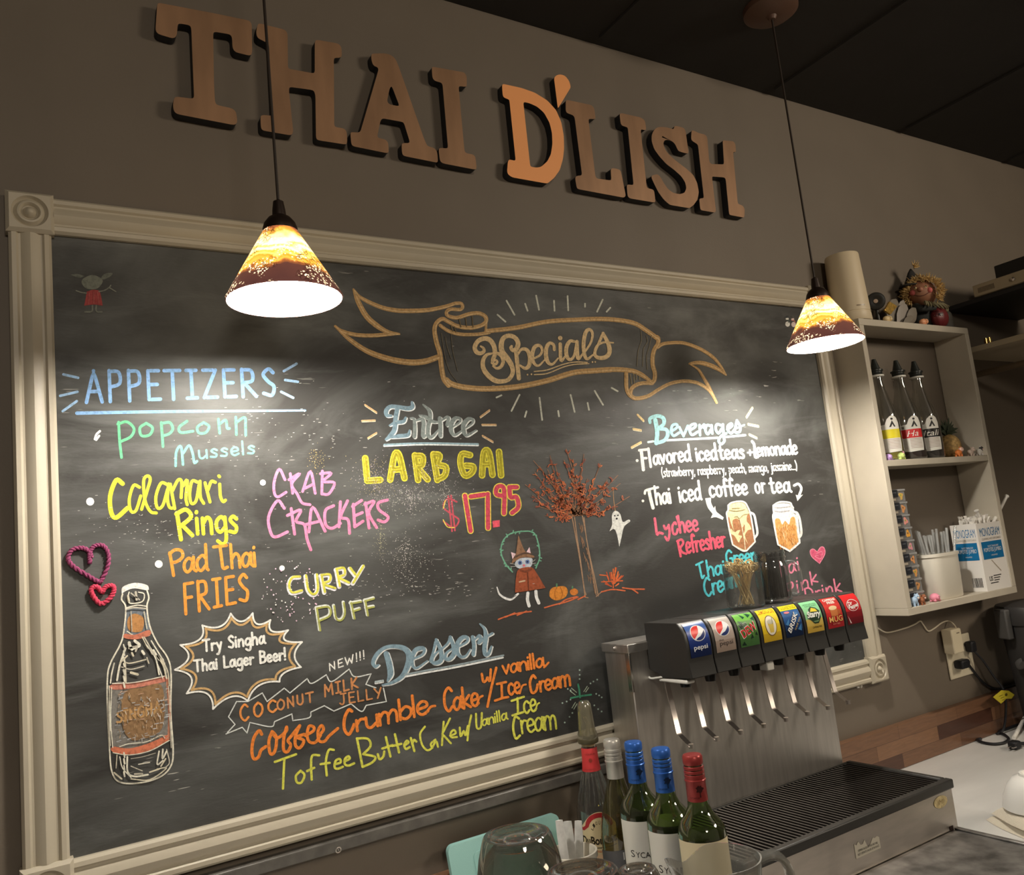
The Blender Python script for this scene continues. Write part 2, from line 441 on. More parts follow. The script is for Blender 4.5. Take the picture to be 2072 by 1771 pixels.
# ---------------------------------------------------------------- chalk
YCH = YB - 0.0003
class Chalk:
    """flat chalk and paint-pen marks on the board face, one mesh per word or drawing"""
    def __init__(s): s.mb = MB(); s.mats = []; s.n = 0
    def mi(s, rgb):
        m = chalkmat(rgb)
        if m not in s.mats: s.mats.append(m)
        return s.mats.index(m)
    def P(s, q, lay):
        # every stroke lies a hair above the one drawn before it
        s.n += 1
        return at(q[0], q[1], y=YCH - 0.0004 * lay - 2.5e-7 * min(s.n, 3000))
    def line(s, pts, w, rgb, lay=0, corners=(), closed=False, n=5, dx=0, dy=0, raw=False):
        p = [np.array(q, float) for q in pts] if raw else smooth_path(pts, corners, closed, n=n)
        p = [np.array(q, float) + (dx, dy) for q in p]
        q = [p[0]]
        for a in p[1:]:
            if np.hypot(*(a - q[-1])) > 0.35: q.append(a)
        p = q
        if len(p) < 2: p = [p[0], p[0] + (0.5, 0.0)]
        N = len(p)
        if isinstance(w, (int, float)): ws = [w] * N
        else:
            k = np.linspace(0, len(w) - 1, N); ws = np.interp(k, range(len(w)), w)
        L = []; R = []
        m = s.mi(rgb)
        for i in range(N):
            t = p[min(i + 1, N - 1)] - p[max(i - 1, 0)]
            t = t / max(1e-6, np.hypot(*t)); nn = np.array((-t[1], t[0])) * ws[i] / 2
            L.append(p[i] + nn); R.append(p[i] - nn)
        vs = []
        for a, b in zip(L, R): vs += [s.P(a, lay), s.P(b, lay)]
        s.mb.add(vs, [(2 * i, 2 * i + 2, 2 * i + 3, 2 * i + 1) for i in range(N - 1)], m, False)
        for i, sg in ((0, -1), (N - 1, 1)):
            t = (p[1] - p[0]) if i == 0 else (p[-1] - p[-2])
            a0 = math.atan2(t[1], t[0]) + (PI / 2 if sg < 0 else -PI / 2)
            cap = [p[i] + ws[i] / 2 * np.array((math.cos(a0 + PI * k / 6), math.sin(a0 + PI * k / 6))) for k in range(7)]
            s.mb.add([s.P(a, lay) for a in cap], [tuple(range(7))], m, False)
        for c in corners:      # round joins
            q = np.array(pts[c]) + (dx, dy); wc = ws[min(N - 1, int(c / max(1, len(pts) - 1) * (N - 1)))]
            s.mb.add([s.P(a, lay) for a in ell(q[0], q[1], wc / 2, wc / 2, 10)], [tuple(range(10))], m, False)
        return s
    def draw(s, sx, crop, w, rgb, lay=0, **k):
        for pts, cor in parse(sx, crop): s.line(pts, w, rgb, lay, cor, **k)
        return s
    def fill(s, sx, crop, rgb, lay=0, smooth=True):
        for pts, cor in parse(sx, crop):
            p = smooth_path(pts, cor, True, n=4) if smooth else pts
            s.mb.flat([tuple(q) for q in p], lambda a, b: s.P((a, b), lay), m=s.mi(rgb))
        return s
    def dot(s, x, y, r, rgb, lay=0, ry=None):
        s.mb.add([s.P(a, lay) for a in ell(x, y, r, ry or r, 14)], [tuple(range(14))], s.mi(rgb), False)
        return s
    def word(s, text, p0, p1, h0, h1, w, rgb, lay=0, slant=0.0, track=8, rnd=0.0, under=None, dx=0, dy=0):
        adv = []
        for ch in text:
            adv.append((30 if ch == ' ' else float(GLYPH[ch].split('|')[0])) + track)
        tot = sum(adv) - track; x = 0
        p0 = np.array(p0, float); p1 = np.array(p1, float); d = p1 - p0
        rg = random.Random(hash_(text))
        for ch, ad in zip(text, adv):
            if ch != ' ':
                j = rg.uniform(-rnd, rnd)
                for pts, cor in parse(GLYPH[ch].split('|')[1]):
                    q = []
                    for gx, gy in pts:
                        tt = (x + gx) / tot
                        h = (h0 + (h1 - h0) * tt) / 100
                        base = p0 + d * tt
                        up = np.array(updir(*base))
                        q.append(base + up * (gy + j) * h + np.array((1.0, 0.0)) * slant * gy * h)
                    if under: s.line(q, under[0], under[1], lay - 1, cor, dx=under[2], dy=under[3])
                    s.line(q, w, rgb, lay, cor, dx=dx, dy=dy)
            x += ad
        return s
    def done(s, name, label):
        o = s.mb.build(name, s.mats, board, weld=False, fixn=False)
        o['label'] = label
        return o
def hash_(t):
    h = 7
    for c in t: h = (h * 31 + ord(c)) % 100003
    return h
GLYPH = {
'a': '48|38,48 24,59 8,42 7,15 18,1 32,14 40,46;43,60 42,14 51,1', 'b': '44|6,100 7,2;7,38 24,58 40,44 40,16 24,0 8,12',
'c': '38|36,48 24,60 8,46 6,18 20,0 36,12', 'd': '46|40,46 28,60 8,44 7,16 20,0 40,20;42,100 42,14 47,0',
'e': '40|7,28 34,34 34,52 20,60 7,44 7,16 20,0 38,10', 'f': '32|34,90 22,100 14,82 15,0;0,54 30,56',
'g': '44|40,48 26,60 8,44 7,18 20,4 38,20;41,58 42,-22 26,-40 8,-28', 'h': '44|6,100 7,0;7,36 24,60 38,46 40,0',
'i': '14|7,58 8,0;7,80 8,83', 'j': '20|14,58 13,-24 0,-36;14,80 15,83', 'k': '42|6,100 7,0;36,58 9,28* 39,0', 'l': '16|7,100 8,0',
'm': '66|6,58 7,0;7,36 20,60 33,46 33,0;33,36 47,60 59,46 60,0', 'n': '44|6,58 7,0;7,36 24,60 38,46 40,0',
'o': '44|24,60 8,46 7,16 22,0 38,14 38,46 24,60', 'p': '44|6,58 7,-40;7,40 24,58 40,44 40,16 24,0 8,12', 'r': '32|6,58 7,0;7,34 18,56 32,54',
's': '36|33,50 20,60 8,48 18,34 31,20 25,2 4,6', 't': '30|13,88 13,12 22,0 30,6;0,58 28,60', 'u': '44|6,58 8,14 20,0 37,18;40,58 41,0',
'v': '40|4,58 20,0* 36,58', 'w': '58|4,58 16,2* 29,46* 42,2* 54,58', 'y': '42|5,58 22,10;38,58 18,-30 4,-38',
'A': '58|4,0 30,100* 54,0;14,34 46,34', 'B': '50|8,100 8,0;8,100 40,90 38,60 8,54;8,54 46,42 42,8 8,0', 'C': '52|47,84 30,100 8,70 8,30 28,0 49,16',
'D': '54|8,98 8,2;8,98 30,96 48,70 48,28 30,2 8,2',
'H': '54|8,100 8,0;46,100 46,0;8,52 46,52',
'E': '44|42,98 8,98* 8,2* 44,2;8,52 36,52', 'F': '44|44,98 8,98* 8,0;8,52 36,52', 'G': '54|47,84 30,100 8,70 8,26 28,0 48,12 48,44* 32,44', 'I': '38|20,98 20,2;4,98 36,98;4,2 36,2',
'J': '44|30,98 30,20 18,0 4,14;12,98 46,98', 'K': '52|8,100 8,0;46,98 10,44* 50,0', 'L': '42|8,100 8,2* 42,4', 'M': '66|6,0 10,98* 33,36* 56,98* 60,0',
'N': '54|8,0 8,98* 46,2* 46,100', 'O': '56|30,100 8,72 8,26 28,0 50,26 50,72 30,100', 'P': '48|8,100 8,0;8,98 38,94 40,58 8,46', 'R': '54|8,100 8,0;8,98 38,94 40,58 8,50;14,50 50,0',
'S': '44|40,86 26,100 8,80 22,54 40,34 32,2 6,10', 'T': '54|28,98 28,0;2,98 52,98', 'U': '52|8,100 8,26 26,0 44,24 44,100', 'V': '50|4,98 25,0* 46,98', 'W': '70|4,98 18,2* 36,70* 52,2* 66,98',
'Y': '50|4,98 26,50;48,98 22,0', 'Z': '50|6,98 46,98* 6,2* 48,2', '(': '20|18,104 4,50 16,-12', ')': '20|4,104 18,50 6,-12', ',': '12|8,6 2,-16', '.': '12|6,2 7,4', '!': '14|8,100 7,28;6,2 7,4',
'+': '40|20,54 20,10;2,32 38,32', '/': '40|38,104 4,-6'}
qA = (300, 0, 5.18); qB = (690, 80, 6.326); qC = (1000, 140, 6.325); qD = (1240, 210, 7.379); qE = (670, 570, 6.094); qF = (940, 650, 6.279); qG = (1230, 630, 7.674)
qJ = (720, 800, 6.475); qK = (1440, 1000, 10.36); qL = (730, 1250, 6.684); qM = (480, 1400, 5.4526); qN = (840, 1300, 6.094); qO = (1290, 830, 5.92); qP = (1280, 960, 5.7556)
qQ = (100, 720, 3.7); qR = (500, 800, 3.4533); qS = (980, 860, 4.2167); qT = (330, 1080, 4.6044); qU = (1260, 820, 4.2167); qV = (0, 1100, 2.64); qW = (440, 1250, 2.59); qX = (660, 560, 2.4667); qY = (100, 520, 3.342)
def pt(q, x, y): return (q[0] + x / q[2], q[1] + y / q[2])
WHT = (244, 243, 236); BLU = (142, 184, 232); GRN = (104, 186, 140); MINT = (120, 200, 170); YEL = (238, 228, 62); PNK = (232, 134, 172); ORG_ = (238, 156, 66); TAN = (206, 168, 112)
LTAN = (238, 208, 160); STEEL = (132, 158, 172); ROSE = (232, 108, 132); CYAN = (92, 206, 218); LIME = (226, 226, 92); RUST = (206, 104, 58); BRN = (140, 108, 82); ORN = (240, 138, 58)
# --- headings
k = Chalk(); k.word('APPETIZERS', pt(qQ, 268, 350), pt(qQ, 1695, 298), 64, 54, 7.4, BLU, track=14)
k.draw('205,430 900,418 1915,410', qQ, [7, 6, 4], BLU); k.draw('105,140 215,165;80,300 210,270;100,415 205,340;1755,115 1850,60;1765,182 1860,195;1735,270 1825,315', qQ, 5.2, (158, 192, 226))
k.done('heading_lettering', 'blue APPETIZERS heading with underline and rays')
k = Chalk(); TXT = 'tan'
k.draw('205,320 240,345 245,385 200,410 150,390 130,330 170,255 250,220 320,240 370,310 385,400 372,470 350,530', qF, [4, 7, 9, 9, 10, 9, 6], LTAN, 1)
k.draw('378,508 400,495 415,520 390,548 355,525 362,460 410,410 470,445 490,510 465,575 412,600 362,570', qF, [3, 5, 6, 6, 8, 7, 4], LTAN, 1)
k.draw('350,410 280,430 235,500 240,600 300,690 390,755 480,765 560,740 610,660 600,570 540,470 480,390 465,310 490,220 560,185 640,210 680,280 660,350 620,372 588,340 598,318', qF, [4, 8, 10, 10, 8, 9, 11, 11, 9, 9, 10, 8, 5], LTAN, 1)
k.draw('655,400 690,728', qF, 8.5, LTAN, 1); k.draw('680,420 720,360 790,365 830,450 820,560 770,600 700,560', qF, [4, 7, 9, 8, 4], LTAN, 1)
k.draw('870,480 960,430 985,360 950,310 890,330 860,430 880,530 940,565 1020,490', qF, [4, 5, 6, 8, 8, 5, 3], LTAN, 1)
k.draw('1140,362 1130,300 1080,280 1040,340 1035,450 1065,530 1120,545 1190,470', qF, [6, 6, 8, 9, 6, 3], LTAN, 1)
k.draw('1215,290 1225,500 1290,430', qF, [7, 7, 3], LTAN, 1); k.dot(940 + 1215 / 6.279, 650 + 215 / 6.279, 4.6, LTAN, 1)
k.draw('1400,260 1340,255 1295,330 1295,430 1335,490 1390,440 1420,270', qF, [5, 8, 8, 6, 4], LTAN, 1); k.draw('1428,260 1432,400 1448,480 1510,400', qF, [7, 8, 3], LTAN, 1)
k.draw('1500,430 1600,280 1625,160 1590,108 1540,140 1512,280 1522,420 1560,480 1640,420', qF, [4, 5, 6, 8, 8, 7, 3], LTAN, 1)
k.draw('1640,430 1700,290 1760,155* 1830,300 1840,400 1790,458 1700,465 1655,420 1680,320 1760,272 1890,275', qF, [4, 6, 9, 9, 7, 5, 3], LTAN, 1)
k.draw('885,640 1050,620 1250,550 1400,520 1560,525;885,680 1050,665 1250,585 1400,550 1580,540', qF, 2.2, LTAN, 1)
for x, y in ((800, 680), (850, 675), (1625, 520), (1660, 518)): k.dot(*pt(qF, x, y), 1.8, LTAN, 1)
k.done('heading_lettering', 'cream swirling Specials heading inside the ribbon')
# ribbon banner: wide tan stroke with a paler stroke inside
k = Chalk()
DT = (204, 166, 114)
for sx, q, w in (('275,95 370,200 600,310 800,355 1000,360 1200,350 1400,310 1530,268', qE, [4, 8, 9, 9, 8, 7]), ('275,95 330,240 430,420 560,540 700,620 840,645', qE, [4, 10, 11, 11, 8, 4]),
                 ('840,645 700,650 500,665 300,655 130,610 50,550', qE, [4, 8, 8, 8, 5]), ('50,550 200,690 430,850 700,950 950,995 1150,985 1320,930', qE, [4, 9, 11, 12, 12, 11]),
                 ('1530,268 1600,270 1622,310 1590,345 1480,340 1425,370 1440,420 1550,445 1700,400 1820,390 1900,430 1910,490 1850,540 1720,570 1560,550 1440,490 1370,460 1300,510 1275,600 1300,750 1340,880 1360,1050 1390,1200 1450,1280', qE, [7, 7, 7, 8, 8, 8, 8, 9, 10, 10]),
                 ('1345,540 1450,610 1600,650 1800,650 1950,628', qE, 7), ('1912,500 1908,610', qE, 5), ('800,272 950,255 1100,225 1250,215 1400,212 1530,230 1600,270 1655,310', qX, 9),
                 ('760,400 785,430 775,510 720,600 695,720 700,850 730,960 725,1060 690,1110', qG, 8.5), ('690,1110 560,1010 430,940 300,915 150,905 0,905', qG, [6, 9, 9, 10, 10]),
                 ('1420,464 1332,470 1230,480 1100,520 950,550 800,560 690,552 625,535 600,515', qX, 11), ('770,560 850,510 980,490 1150,490 1300,530 1480,610 1640,720 1750,850 1830,985', qG, [7, 7, 7, 7, 6, 4]),
                 ('1830,985 1700,890 1560,830 1430,800 1320,805 1265,815', qG, [4, 9, 9, 7, 4]), ('1265,815 1400,900 1480,1020 1560,1160 1690,1420', qG, [3, 5, 6, 7, 5]),
                 ('1690,1420 1580,1240 1430,1130 1280,1090 1120,1090 950,1130 780,1220 640,1310 500,1350 400,1345 352,1290 372,1200 450,1140 560,1115 690,1122', qG, [4, 7, 7, 7, 8, 8, 8, 7]), ('285,960 290,1180 330,1290 400,1345', qG, 8)):
    k.draw(sx, q, w, DT, 0)
    w2 = [max(1.4, 0.24 * c) for c in w] if isinstance(w, list) else 0.24 * w
    k.draw(sx, q, w2, (232, 200, 150), 1, dx=1.6, dy=1.4)
k.draw('1360,640 1400,900 1460,1100 1560,1240;1480,650 1500,850 1560,1100;1410,680 1430,800 1480,950', qE, 1.4, (120, 112, 98)); k.draw('600,380 610,480 550,600 540,850;680,370 640,560 600,700 610,900;510,290 520,450 470,620 450,850', qG, 1.5, (130, 122, 104))
k.draw('345,980 370,1130;400,970 410,1110;440,975 440,1060;490,1000 495,1070', qG, 1.6, (160, 146, 116)); k.draw('1580,460 1600,560;1660,450 1670,550;1740,430 1750,560;1520,560 1540,620;1480,540 1500,610', qE, 2.2, (120, 104, 78))
k.done('ribbon_drawing', 'tan chalk ribbon banner around the Specials heading')
for sx in '855,190 895,225;900,120 940,190;993,135 1005,170;1048,95 1062,165;1137,120 1140,170;1205,97 1208,168;1292,135 1292,150;1380,115 1352,175;1418,155 1400,175;850,603 875,592;965,590 925,670;1000,672 992,700;1065,605 1078,715;1158,670 1162,697;1220,590 1240,675;1305,630 1312,665;1340,570 1382,640;1425,555 1455,572'.split(';'):
    k = Chalk(); k.draw(sx, qX, 3.4, (214, 216, 202)); k.done('ray_mark', 'pale chalk ray round the ribbon')
def shaded(k, sx, q, w, col, off=(1.9, 1.5), under=(238, 240, 238), grow=0.5):
    w2 = [c + grow for c in w] if isinstance(w, list) else w + grow
    k.draw(sx, q, w2, under, 0, dx=off[0], dy=off[1]); k.draw(sx, q, w, col, 1)
k = Chalk(); S2 = (140, 150, 148)
shaded(k, '465,268 405,260 398,200 450,150 540,152 680,172 740,150 735,92', qJ, [5, 8, 9, 8, 8, 9, 9, 5], STEEL); shaded(k, '545,165 520,300 505,450 440,540 395,578', qJ, [9, 9, 9, 5], STEEL)
shaded(k, '440,395 520,358 620,345 652,295', qJ, [3, 8, 7, 5], STEEL); shaded(k, '450,552 560,535 680,520 705,460', qJ, [4, 8, 8, 4], STEEL)
shaded(k, '712,300 760,312 772,430 766,540', qJ, [3, 7, 8], S2); shaded(k, '780,335 860,310 888,360 880,470 882,540 920,525', qJ, [3, 8, 8, 8, 4], S2)
shaded(k, '880,122 960,200 972,300 945,430 950,530 1000,542 1085,450', qJ, [3, 8, 8, 8, 7, 3], S2); shaded(k, '830,262 920,285 1000,340 1070,350', qJ, [3, 7, 7, 4], S2)
shaded(k, '1098,300 1106,400 1106,530', qJ, 8, S2); shaded(k, '1120,335 1180,290 1212,300 1195,388', qJ, [3, 7, 7], S2)
shaded(k, '1260,422 1360,350 1362,305 1300,302 1248,380 1252,480 1300,520 1400,455', qJ, [3, 4, 6, 9, 9, 6, 3], S2); shaded(k, '1420,440 1520,370 1530,318 1470,312 1408,390 1418,490 1460,522 1575,458', qJ, [3, 4, 6, 9, 9, 6, 3], S2)
shaded(k, '372,648 900,628 1600,640', qJ, 3.6, (150, 178, 190), (0, 2.4))
for sx in ('120,125 270,225', '80,335 250,328', '160,560 270,492', '1632,282 1750,195', '1655,385 1835,385', '1660,530 1795,608'): shaded(k, sx, qJ, 3.4, (214, 176, 130), (0.4, 2.0), (240, 226, 200), -1)
k.done('heading_lettering', 'steel blue Entree heading with white edge and tan rays')
k = Chalk(); BC = (170, 222, 226)
k.draw('212,120 235,260 226,395', qO, 9, BC, 1); k.draw('150,150 150,100 240,70 310,100 312,170 250,220 340,232 362,290 322,362 230,396', qO, [6, 7, 8, 8, 7, 7, 8, 8, 7], BC, 1)
for sx in ('410,252 470,210 470,172 420,182 402,250 432,308 500,270', '500,205 550,312* 602,190', '632,240 690,202 692,167 640,182 622,240 652,298 722,260', '742,180 748,300', '750,222 800,172 795,212', '880,192 832,182 812,240 842,288 880,232', '886,182 896,280',
           '1000,182 950,172 936,230 970,278 1010,222', '1022,172 1032,320 1040,370 1002,408 972,370 1000,312 1062,280', '1075,232 1130,192 1122,162 1082,190 1082,240 1122,278 1162,232', '1160,262 1190,125* 1230,200 1222,260 1180,270'):
    k.draw(sx, qO, 5.6, BC, 1)
k.draw('1178,222 1278,178', qO, 4, BC, 1); k.draw('350,362 960,332;1060,322 1290,300;128,384 190,374', qO, 4.6, (214, 238, 238), 0)
for sx in ('0,55 70,125', '-50,225 40,240', '-70,445 40,385', '1305,80 1375,-30', '1325,165 1445,190', '1340,290 1425,330'): shaded(k, sx, qO, 4, (236, 208, 150), (0.4, 1.8), (248, 236, 206), -0.5)
k.done('heading_lettering', 'pale cyan Beverages heading with underline and rays')
k = Chalk()
shaded(k, '240,640 195,660 165,600 230,480 340,402 480,390 590,420 650,500 640,630 560,790 420,880 290,912', qL, [4, 7, 8, 8, 7, 8, 11, 12, 12, 9, 6, 3], STEEL); shaded(k, '345,490 382,620 400,760 362,858', qL, [11, 12, 12, 4], STEEL)
for sx in ('705,560 830,500 860,432 820,412 740,440 692,540 702,650 760,680 900,585', '935,590 980,460 1020,300* 1080,440 1090,560 1032,612 965,600 985,520 1080,420', '1080,440 1180,340 1210,262* 1250,380 1260,480 1200,558 1142,550 1165,470 1290,390',
           '1300,402 1430,330 1440,272 1380,267 1312,340 1302,460 1352,528 1420,518 1480,430'):
    shaded(k, sx, qL, [4, 5, 7, 9, 9, 7, 5, 3], STEEL)
shaded(k, '1512,262 1530,380 1520,498', qL, 7.5, STEEL); shaded(k, '1540,300 1600,242 1618,290 1592,345 1640,312', qL, [3, 7, 7, 4], STEEL)
shaded(k, '1610,85 1670,150 1690,260 1672,400 1682,498 1730,480 1768,390', qL, [3, 6, 9, 9, 8, 7, 4], STEEL); shaded(k, '1640,290 1780,212', qL, 4.6, STEEL)
shaded(k, '600,770 900,712 1300,640 1930,510', qL, 3.4, (150, 166, 172), (-1.2, 4.6), (238, 240, 238), 0.4); shaded(k, '200,870 300,852', qL, 4, (190, 204, 208), (0, 2.6))
k.done('heading_lettering', 'steel blue Dessert heading with white underline')
# --- menu lines
k = Chalk()
k.draw('518,498 526,640 540,762;512,512 580,495 633,545 610,605 540,640;725,505 678,540 690,598 750,592 772,540 725,505;837,500 845,600 850,680;842,506 900,500 924,545 900,582 852,600;1030,490 972,535 985,575 1075,565;1155,500 1108,535 1120,578 1170,575 1195,530 1155,500;1265,475 1275,580;1275,510 1320,482 1330,540 1348,545;1395,460 1400,590;1398,500 1462,462 1468,530 1470,595', qQ, 5.6, GRN)
k.done('menu_lettering', 'green Popcorn lettering under the blue heading')
k = Chalk(); k.draw('945,825 950,720 985,680 1000,815;1002,730 1045,672 1072,730 1085,800 1105,790', qQ, 5.2, MINT); k.word('ussels', pt(qQ, 1112, 772), pt(qQ, 1540, 730), 28, 26, 4.2, MINT, track=10); k.done('menu_lettering', 'mint green Mussels lettering')
k = Chalk(); k.draw('548,958 500,932 455,1050 462,1170 500,1212 585,1140', qQ, 9, YEL); k.draw('675,985 630,972 598,1075 610,1162 648,1158 684,1050;690,1150 735,1000 755,925 735,900 706,935 715,1080 755,1165 800,1178;885,965 835,955 797,1055 808,1138 848,1122 885,1000;892,960 884,1070 900,1135 935,1140;905,962 938,1145;922,1010 962,932 990,945 986,1062;1000,975 1032,932 1022,1060 1032,1115;1112,948 1068,940 1050,1035 1063,1105 1098,1085 1120,970;1127,940 1130,1055 1155,1105;1165,952 1202,1095;1187,1005 1212,942 1242,948;1275,962 1280,1050 1300,1092 1318,1082;1268,900 1274,906', qQ, 6.2, YEL); k.done('menu_lettering', 'yellow Calamari lettering')
k = Chalk(); k.draw('955,1178 985,1375;950,1185 1020,1152 1060,1205 985,1275;1000,1275 1070,1345', qQ, 8.4, YEL); k.word('ings', pt(qQ, 1095, 1335), pt(qQ, 1412, 1325), 54, 56, 7.4, YEL, track=10); k.done('menu_lettering', 'yellow Rings lettering below Calamari')
k = Chalk()
k.draw('265,590 225,517 190,600 190,680 215,710 272,678;302,548 318,685;292,590 368,548 312,620 350,690 385,752 440,765;388,672 442,532 476,685;402,652 460,622;526,530 522,690;512,548 588,545 532,602 610,612 572,688 525,690', qR, 5.6, PNK)
k.draw('260,790 212,737 150,850 165,960 200,990 282,955;308,792 332,970;282,840 375,802 342,880 400,905 418,1000 445,1080;432,955 458,782 545,950;405,905 500,882;605,772 548,805 548,900 592,930 652,895;652,745 642,920;702,738 655,848 705,870 716,965;742,762 752,920;737,777 800,735;747,845 805,820;752,920 810,880;828,752 852,928;822,762 888,742 850,822 905,925;980,732 918,752 922,800 985,850 960,885 915,872', qR, 6.0, PNK)
k.done('menu_lettering', 'pink Crab Crackers lettering')
k = Chalk()
LG = '825,440 840,598* 930,592;1000,590 1030,420 1062,420 1100,580;1018,522 1082,515;1172,420 1195,592;1176,424 1225,430 1222,488 1190,500 1262,588;1302,420 1330,592;1302,412 1345,422 1332,482 1388,502 1380,560 1330,588;1558,418 1502,412 1492,482 1522,560 1570,540 1580,500 1530,492;1642,560 1655,402 1690,402 1715,556;1652,482 1702,482;1760,395 1775,560'
k.draw(LG, qR, 13.5, (224, 214, 74), 0); k.draw(LG, qR, 8.5, (168, 158, 44), 1); k.draw(LG, qR, 2.4, (206, 196, 66), 2, dx=-1.5)
k.done('menu_lettering', 'fat yellow LARB GAI block letters')
k = Chalk()
k.draw('1465,745 1402,722 1372,782 1430,832 1480,872 1442,925 1372,882;1405,705 1432,950;1425,700 1452,945', qR, 3.4, (196, 84, 98), 0); k.draw('1370,870 1400,920 1450,925;1385,735 1372,790', qR, 2.0, (232, 214, 96), 1)
N17 = '1522,702 1562,948;1562,708 1682,690* 1684,928;1795,705 1742,690 1748,642 1788,640 1798,700 1795,825;1885,642 1832,642* 1842,712 1882,712 1895,780 1852,822'
k.draw(N17, qR, 12.5, (236, 220, 92), 0); k.draw(N17, qR, 8.6, (206, 74, 96), 1); k.fill('1715,878 1765,872 1765,918 1718,925', qR, (232, 92, 110), 1, False)
k.done('menu_lettering', 'pink and yellow $17.95 price')
k = Chalk()
CU = '1272,402 1202,412 1172,482 1202,550 1290,532;1330,392 1350,520 1400,568 1440,520 1430,382;1475,390 1505,545;1472,388 1550,384 1550,440 1490,470 1600,510;1615,332 1645,490;1612,332 1680,322 1690,380 1640,410 1730,460;1742,322 1790,385;1865,302 1770,460'
PU = '1430,700 1460,900;1428,692 1538,682 1550,760 1450,810;1590,672 1612,790 1660,800 1690,740 1680,642;1750,642 1780,790;1745,650 1840,632;1765,722 1830,700;1880,622 1905,760;1876,626 1960,602;1890,692 1960,680'
k.draw(CU, qT, 8.6, (236, 234, 238), 0, dx=-0.8, dy=1.4); k.draw(CU, qT, 4.6, (216, 212, 84), 1, dx=0.6, dy=-0.6); k.draw(PU, qT, 6.4, (226, 230, 222), 0, dx=-0.6, dy=-0.8); k.draw(PU, qT, 3.8, (170, 172, 92), 1, dx=1, dy=0.8)
k.done('menu_lettering', 'yellow and white Curry Puff lettering')
k = Chalk(); rg = random.Random(4)
for i in range(95):
    a = rg.uniform(0, 2 * PI); r = math.sqrt(rg.random())
    x, y = 1185 + 270 * r * math.cos(a), 540 + 290 * r * math.sin(a)
    k.dot(*pt(qT, x, y), rg.uniform(0.7, 1.7), rg.choice([(240, 220, 230), (236, 200, 220), WHT]), 3)
k.done('chalk_specks', 'spatter of pink and white specks round the Curry Puff lettering')['kind'] = 'stuff'
for q, x, y, r in ((qQ, 305, 1092, 8.2), (qQ, 1598, 950, 6), (qV, 848, 110, 8), (qT, 1108, 322, 5.6), (qP, 120, 310, 2.8), (qO, -5, 605, 3)):
    k = Chalk(); k.dot(*pt(q, x, y), r, WHT, 1); k.done('bullet_mark', 'white chalk bullet')
k = Chalk(); k.draw('340,625 352,590 378,565;350,630 372,600', qQ, 4.6, WHT); k.done('bullet_mark', 'smudged white chalk bullet')
k = Chalk()
k.draw('62,180 80,280 98,390;60,190 110,152 170,160 182,215 130,260 80,270', qT, 6.6, ORG_); k.word('ad', pt(qT, 185, 365), pt(qT, 418, 338), 46, 52, 6.4, ORG_, track=2); k.draw('470,125 590,110;530,115 545,230 560,322 600,312', qT, 6.4, ORG_); k.word('hai', pt(qT, 628, 322), pt(qT, 870, 302), 48, 46, 6.2, ORG_, track=2)
k.word('FRIES', pt(qT, 195, 752), pt(qT, 800, 622), 62, 54, 6.6, ORG_, track=14); k.done('menu_lettering', 'orange Pad Thai Fries lettering')
k = Chalk()
SP = [(630, 745), (835, 742), (1000, 805), (1165, 900), (1295, 1010), (1285, 1245), (1085, 1380), (790, 1560), (465, 1635), (220, 1490), (110, 1270), (160, 1038), (365, 855)]
c0 = (700, 1160)
def burst(sc_, w, col, lay):
    for i in range(len(SP)):
        a = np.array(SP[i], float); b = np.array(SP[(i + 1) % len(SP)], float)
        a = c0 + (a - c0) * sc_; b = c0 + (b - c0) * sc_
        m = (a + b) / 2; m = m + (np.array(c0) - m) * (0.36 if i not in (4, 5) else 0.22)
        k.line([pt(qT, *((1 - t) ** 2 * a + 2 * t * (1 - t) * m + t * t * b)) for t in np.linspace(0, 1, 14)], w, col, lay, raw=True)
burst(1.0, 3.6, WHT, 1); burst(0.905, 4.4, (208, 170, 116), 0)
k.word('Try Singha', pt(qT, 372, 1098), pt(qT, 950, 1022), 23, 25, 4.6, WHT, track=9); k.word('Thai Lager Beer!', pt(qT, 290, 1288), pt(qT, 1145, 1175), 23, 24, 4.6, WHT, track=9)
k.done('speech_burst_drawing', 'white and tan spiky burst around the beer line')
k = Chalk(); k.word('NEW!!!', pt(qT, 1545, 1282), pt(qT, 1880, 1165), 15, 17, 2.6, WHT, track=14)
k.draw('160,440 235,395* 260,440* 350,370* 380,395* 470,320* 495,345 570,300* 600,335 690,270* 720,310 805,295* 778,350* 830,368;870,370 885,440* 780,460* 755,492 700,452* 610,490* 560,462* 490,495* 480,525 395,540* 390,505* 300,545* 280,572 170,550* 155,605* 130,575* 45,610* 92,560* 58,520* 100,440* 160,440', qW, 2.4, (222, 226, 222))
k.word('COC', pt(qW, 118, 548), pt(qW, 312, 488), 34, 22, 4.4, (234, 150, 78), track=24); k.word('ONUT', pt(qW, 312, 488), pt(qW, 505, 438), 21, 19, 3.8, (206, 140, 88), track=14); k.word('MILK', pt(qW, 560, 415), pt(qW, 738, 366), 24, 21, 3.8, (206, 140, 88), track=14); k.word('JELLY', pt(qW, 640, 458), pt(qW, 862, 418), 22, 20, 3.4, (206, 140, 88), track=14)
k.done('menu_lettering', 'orange Coconut Milk Jelly lettering in a scribbled white cloud')
k = Chalk()
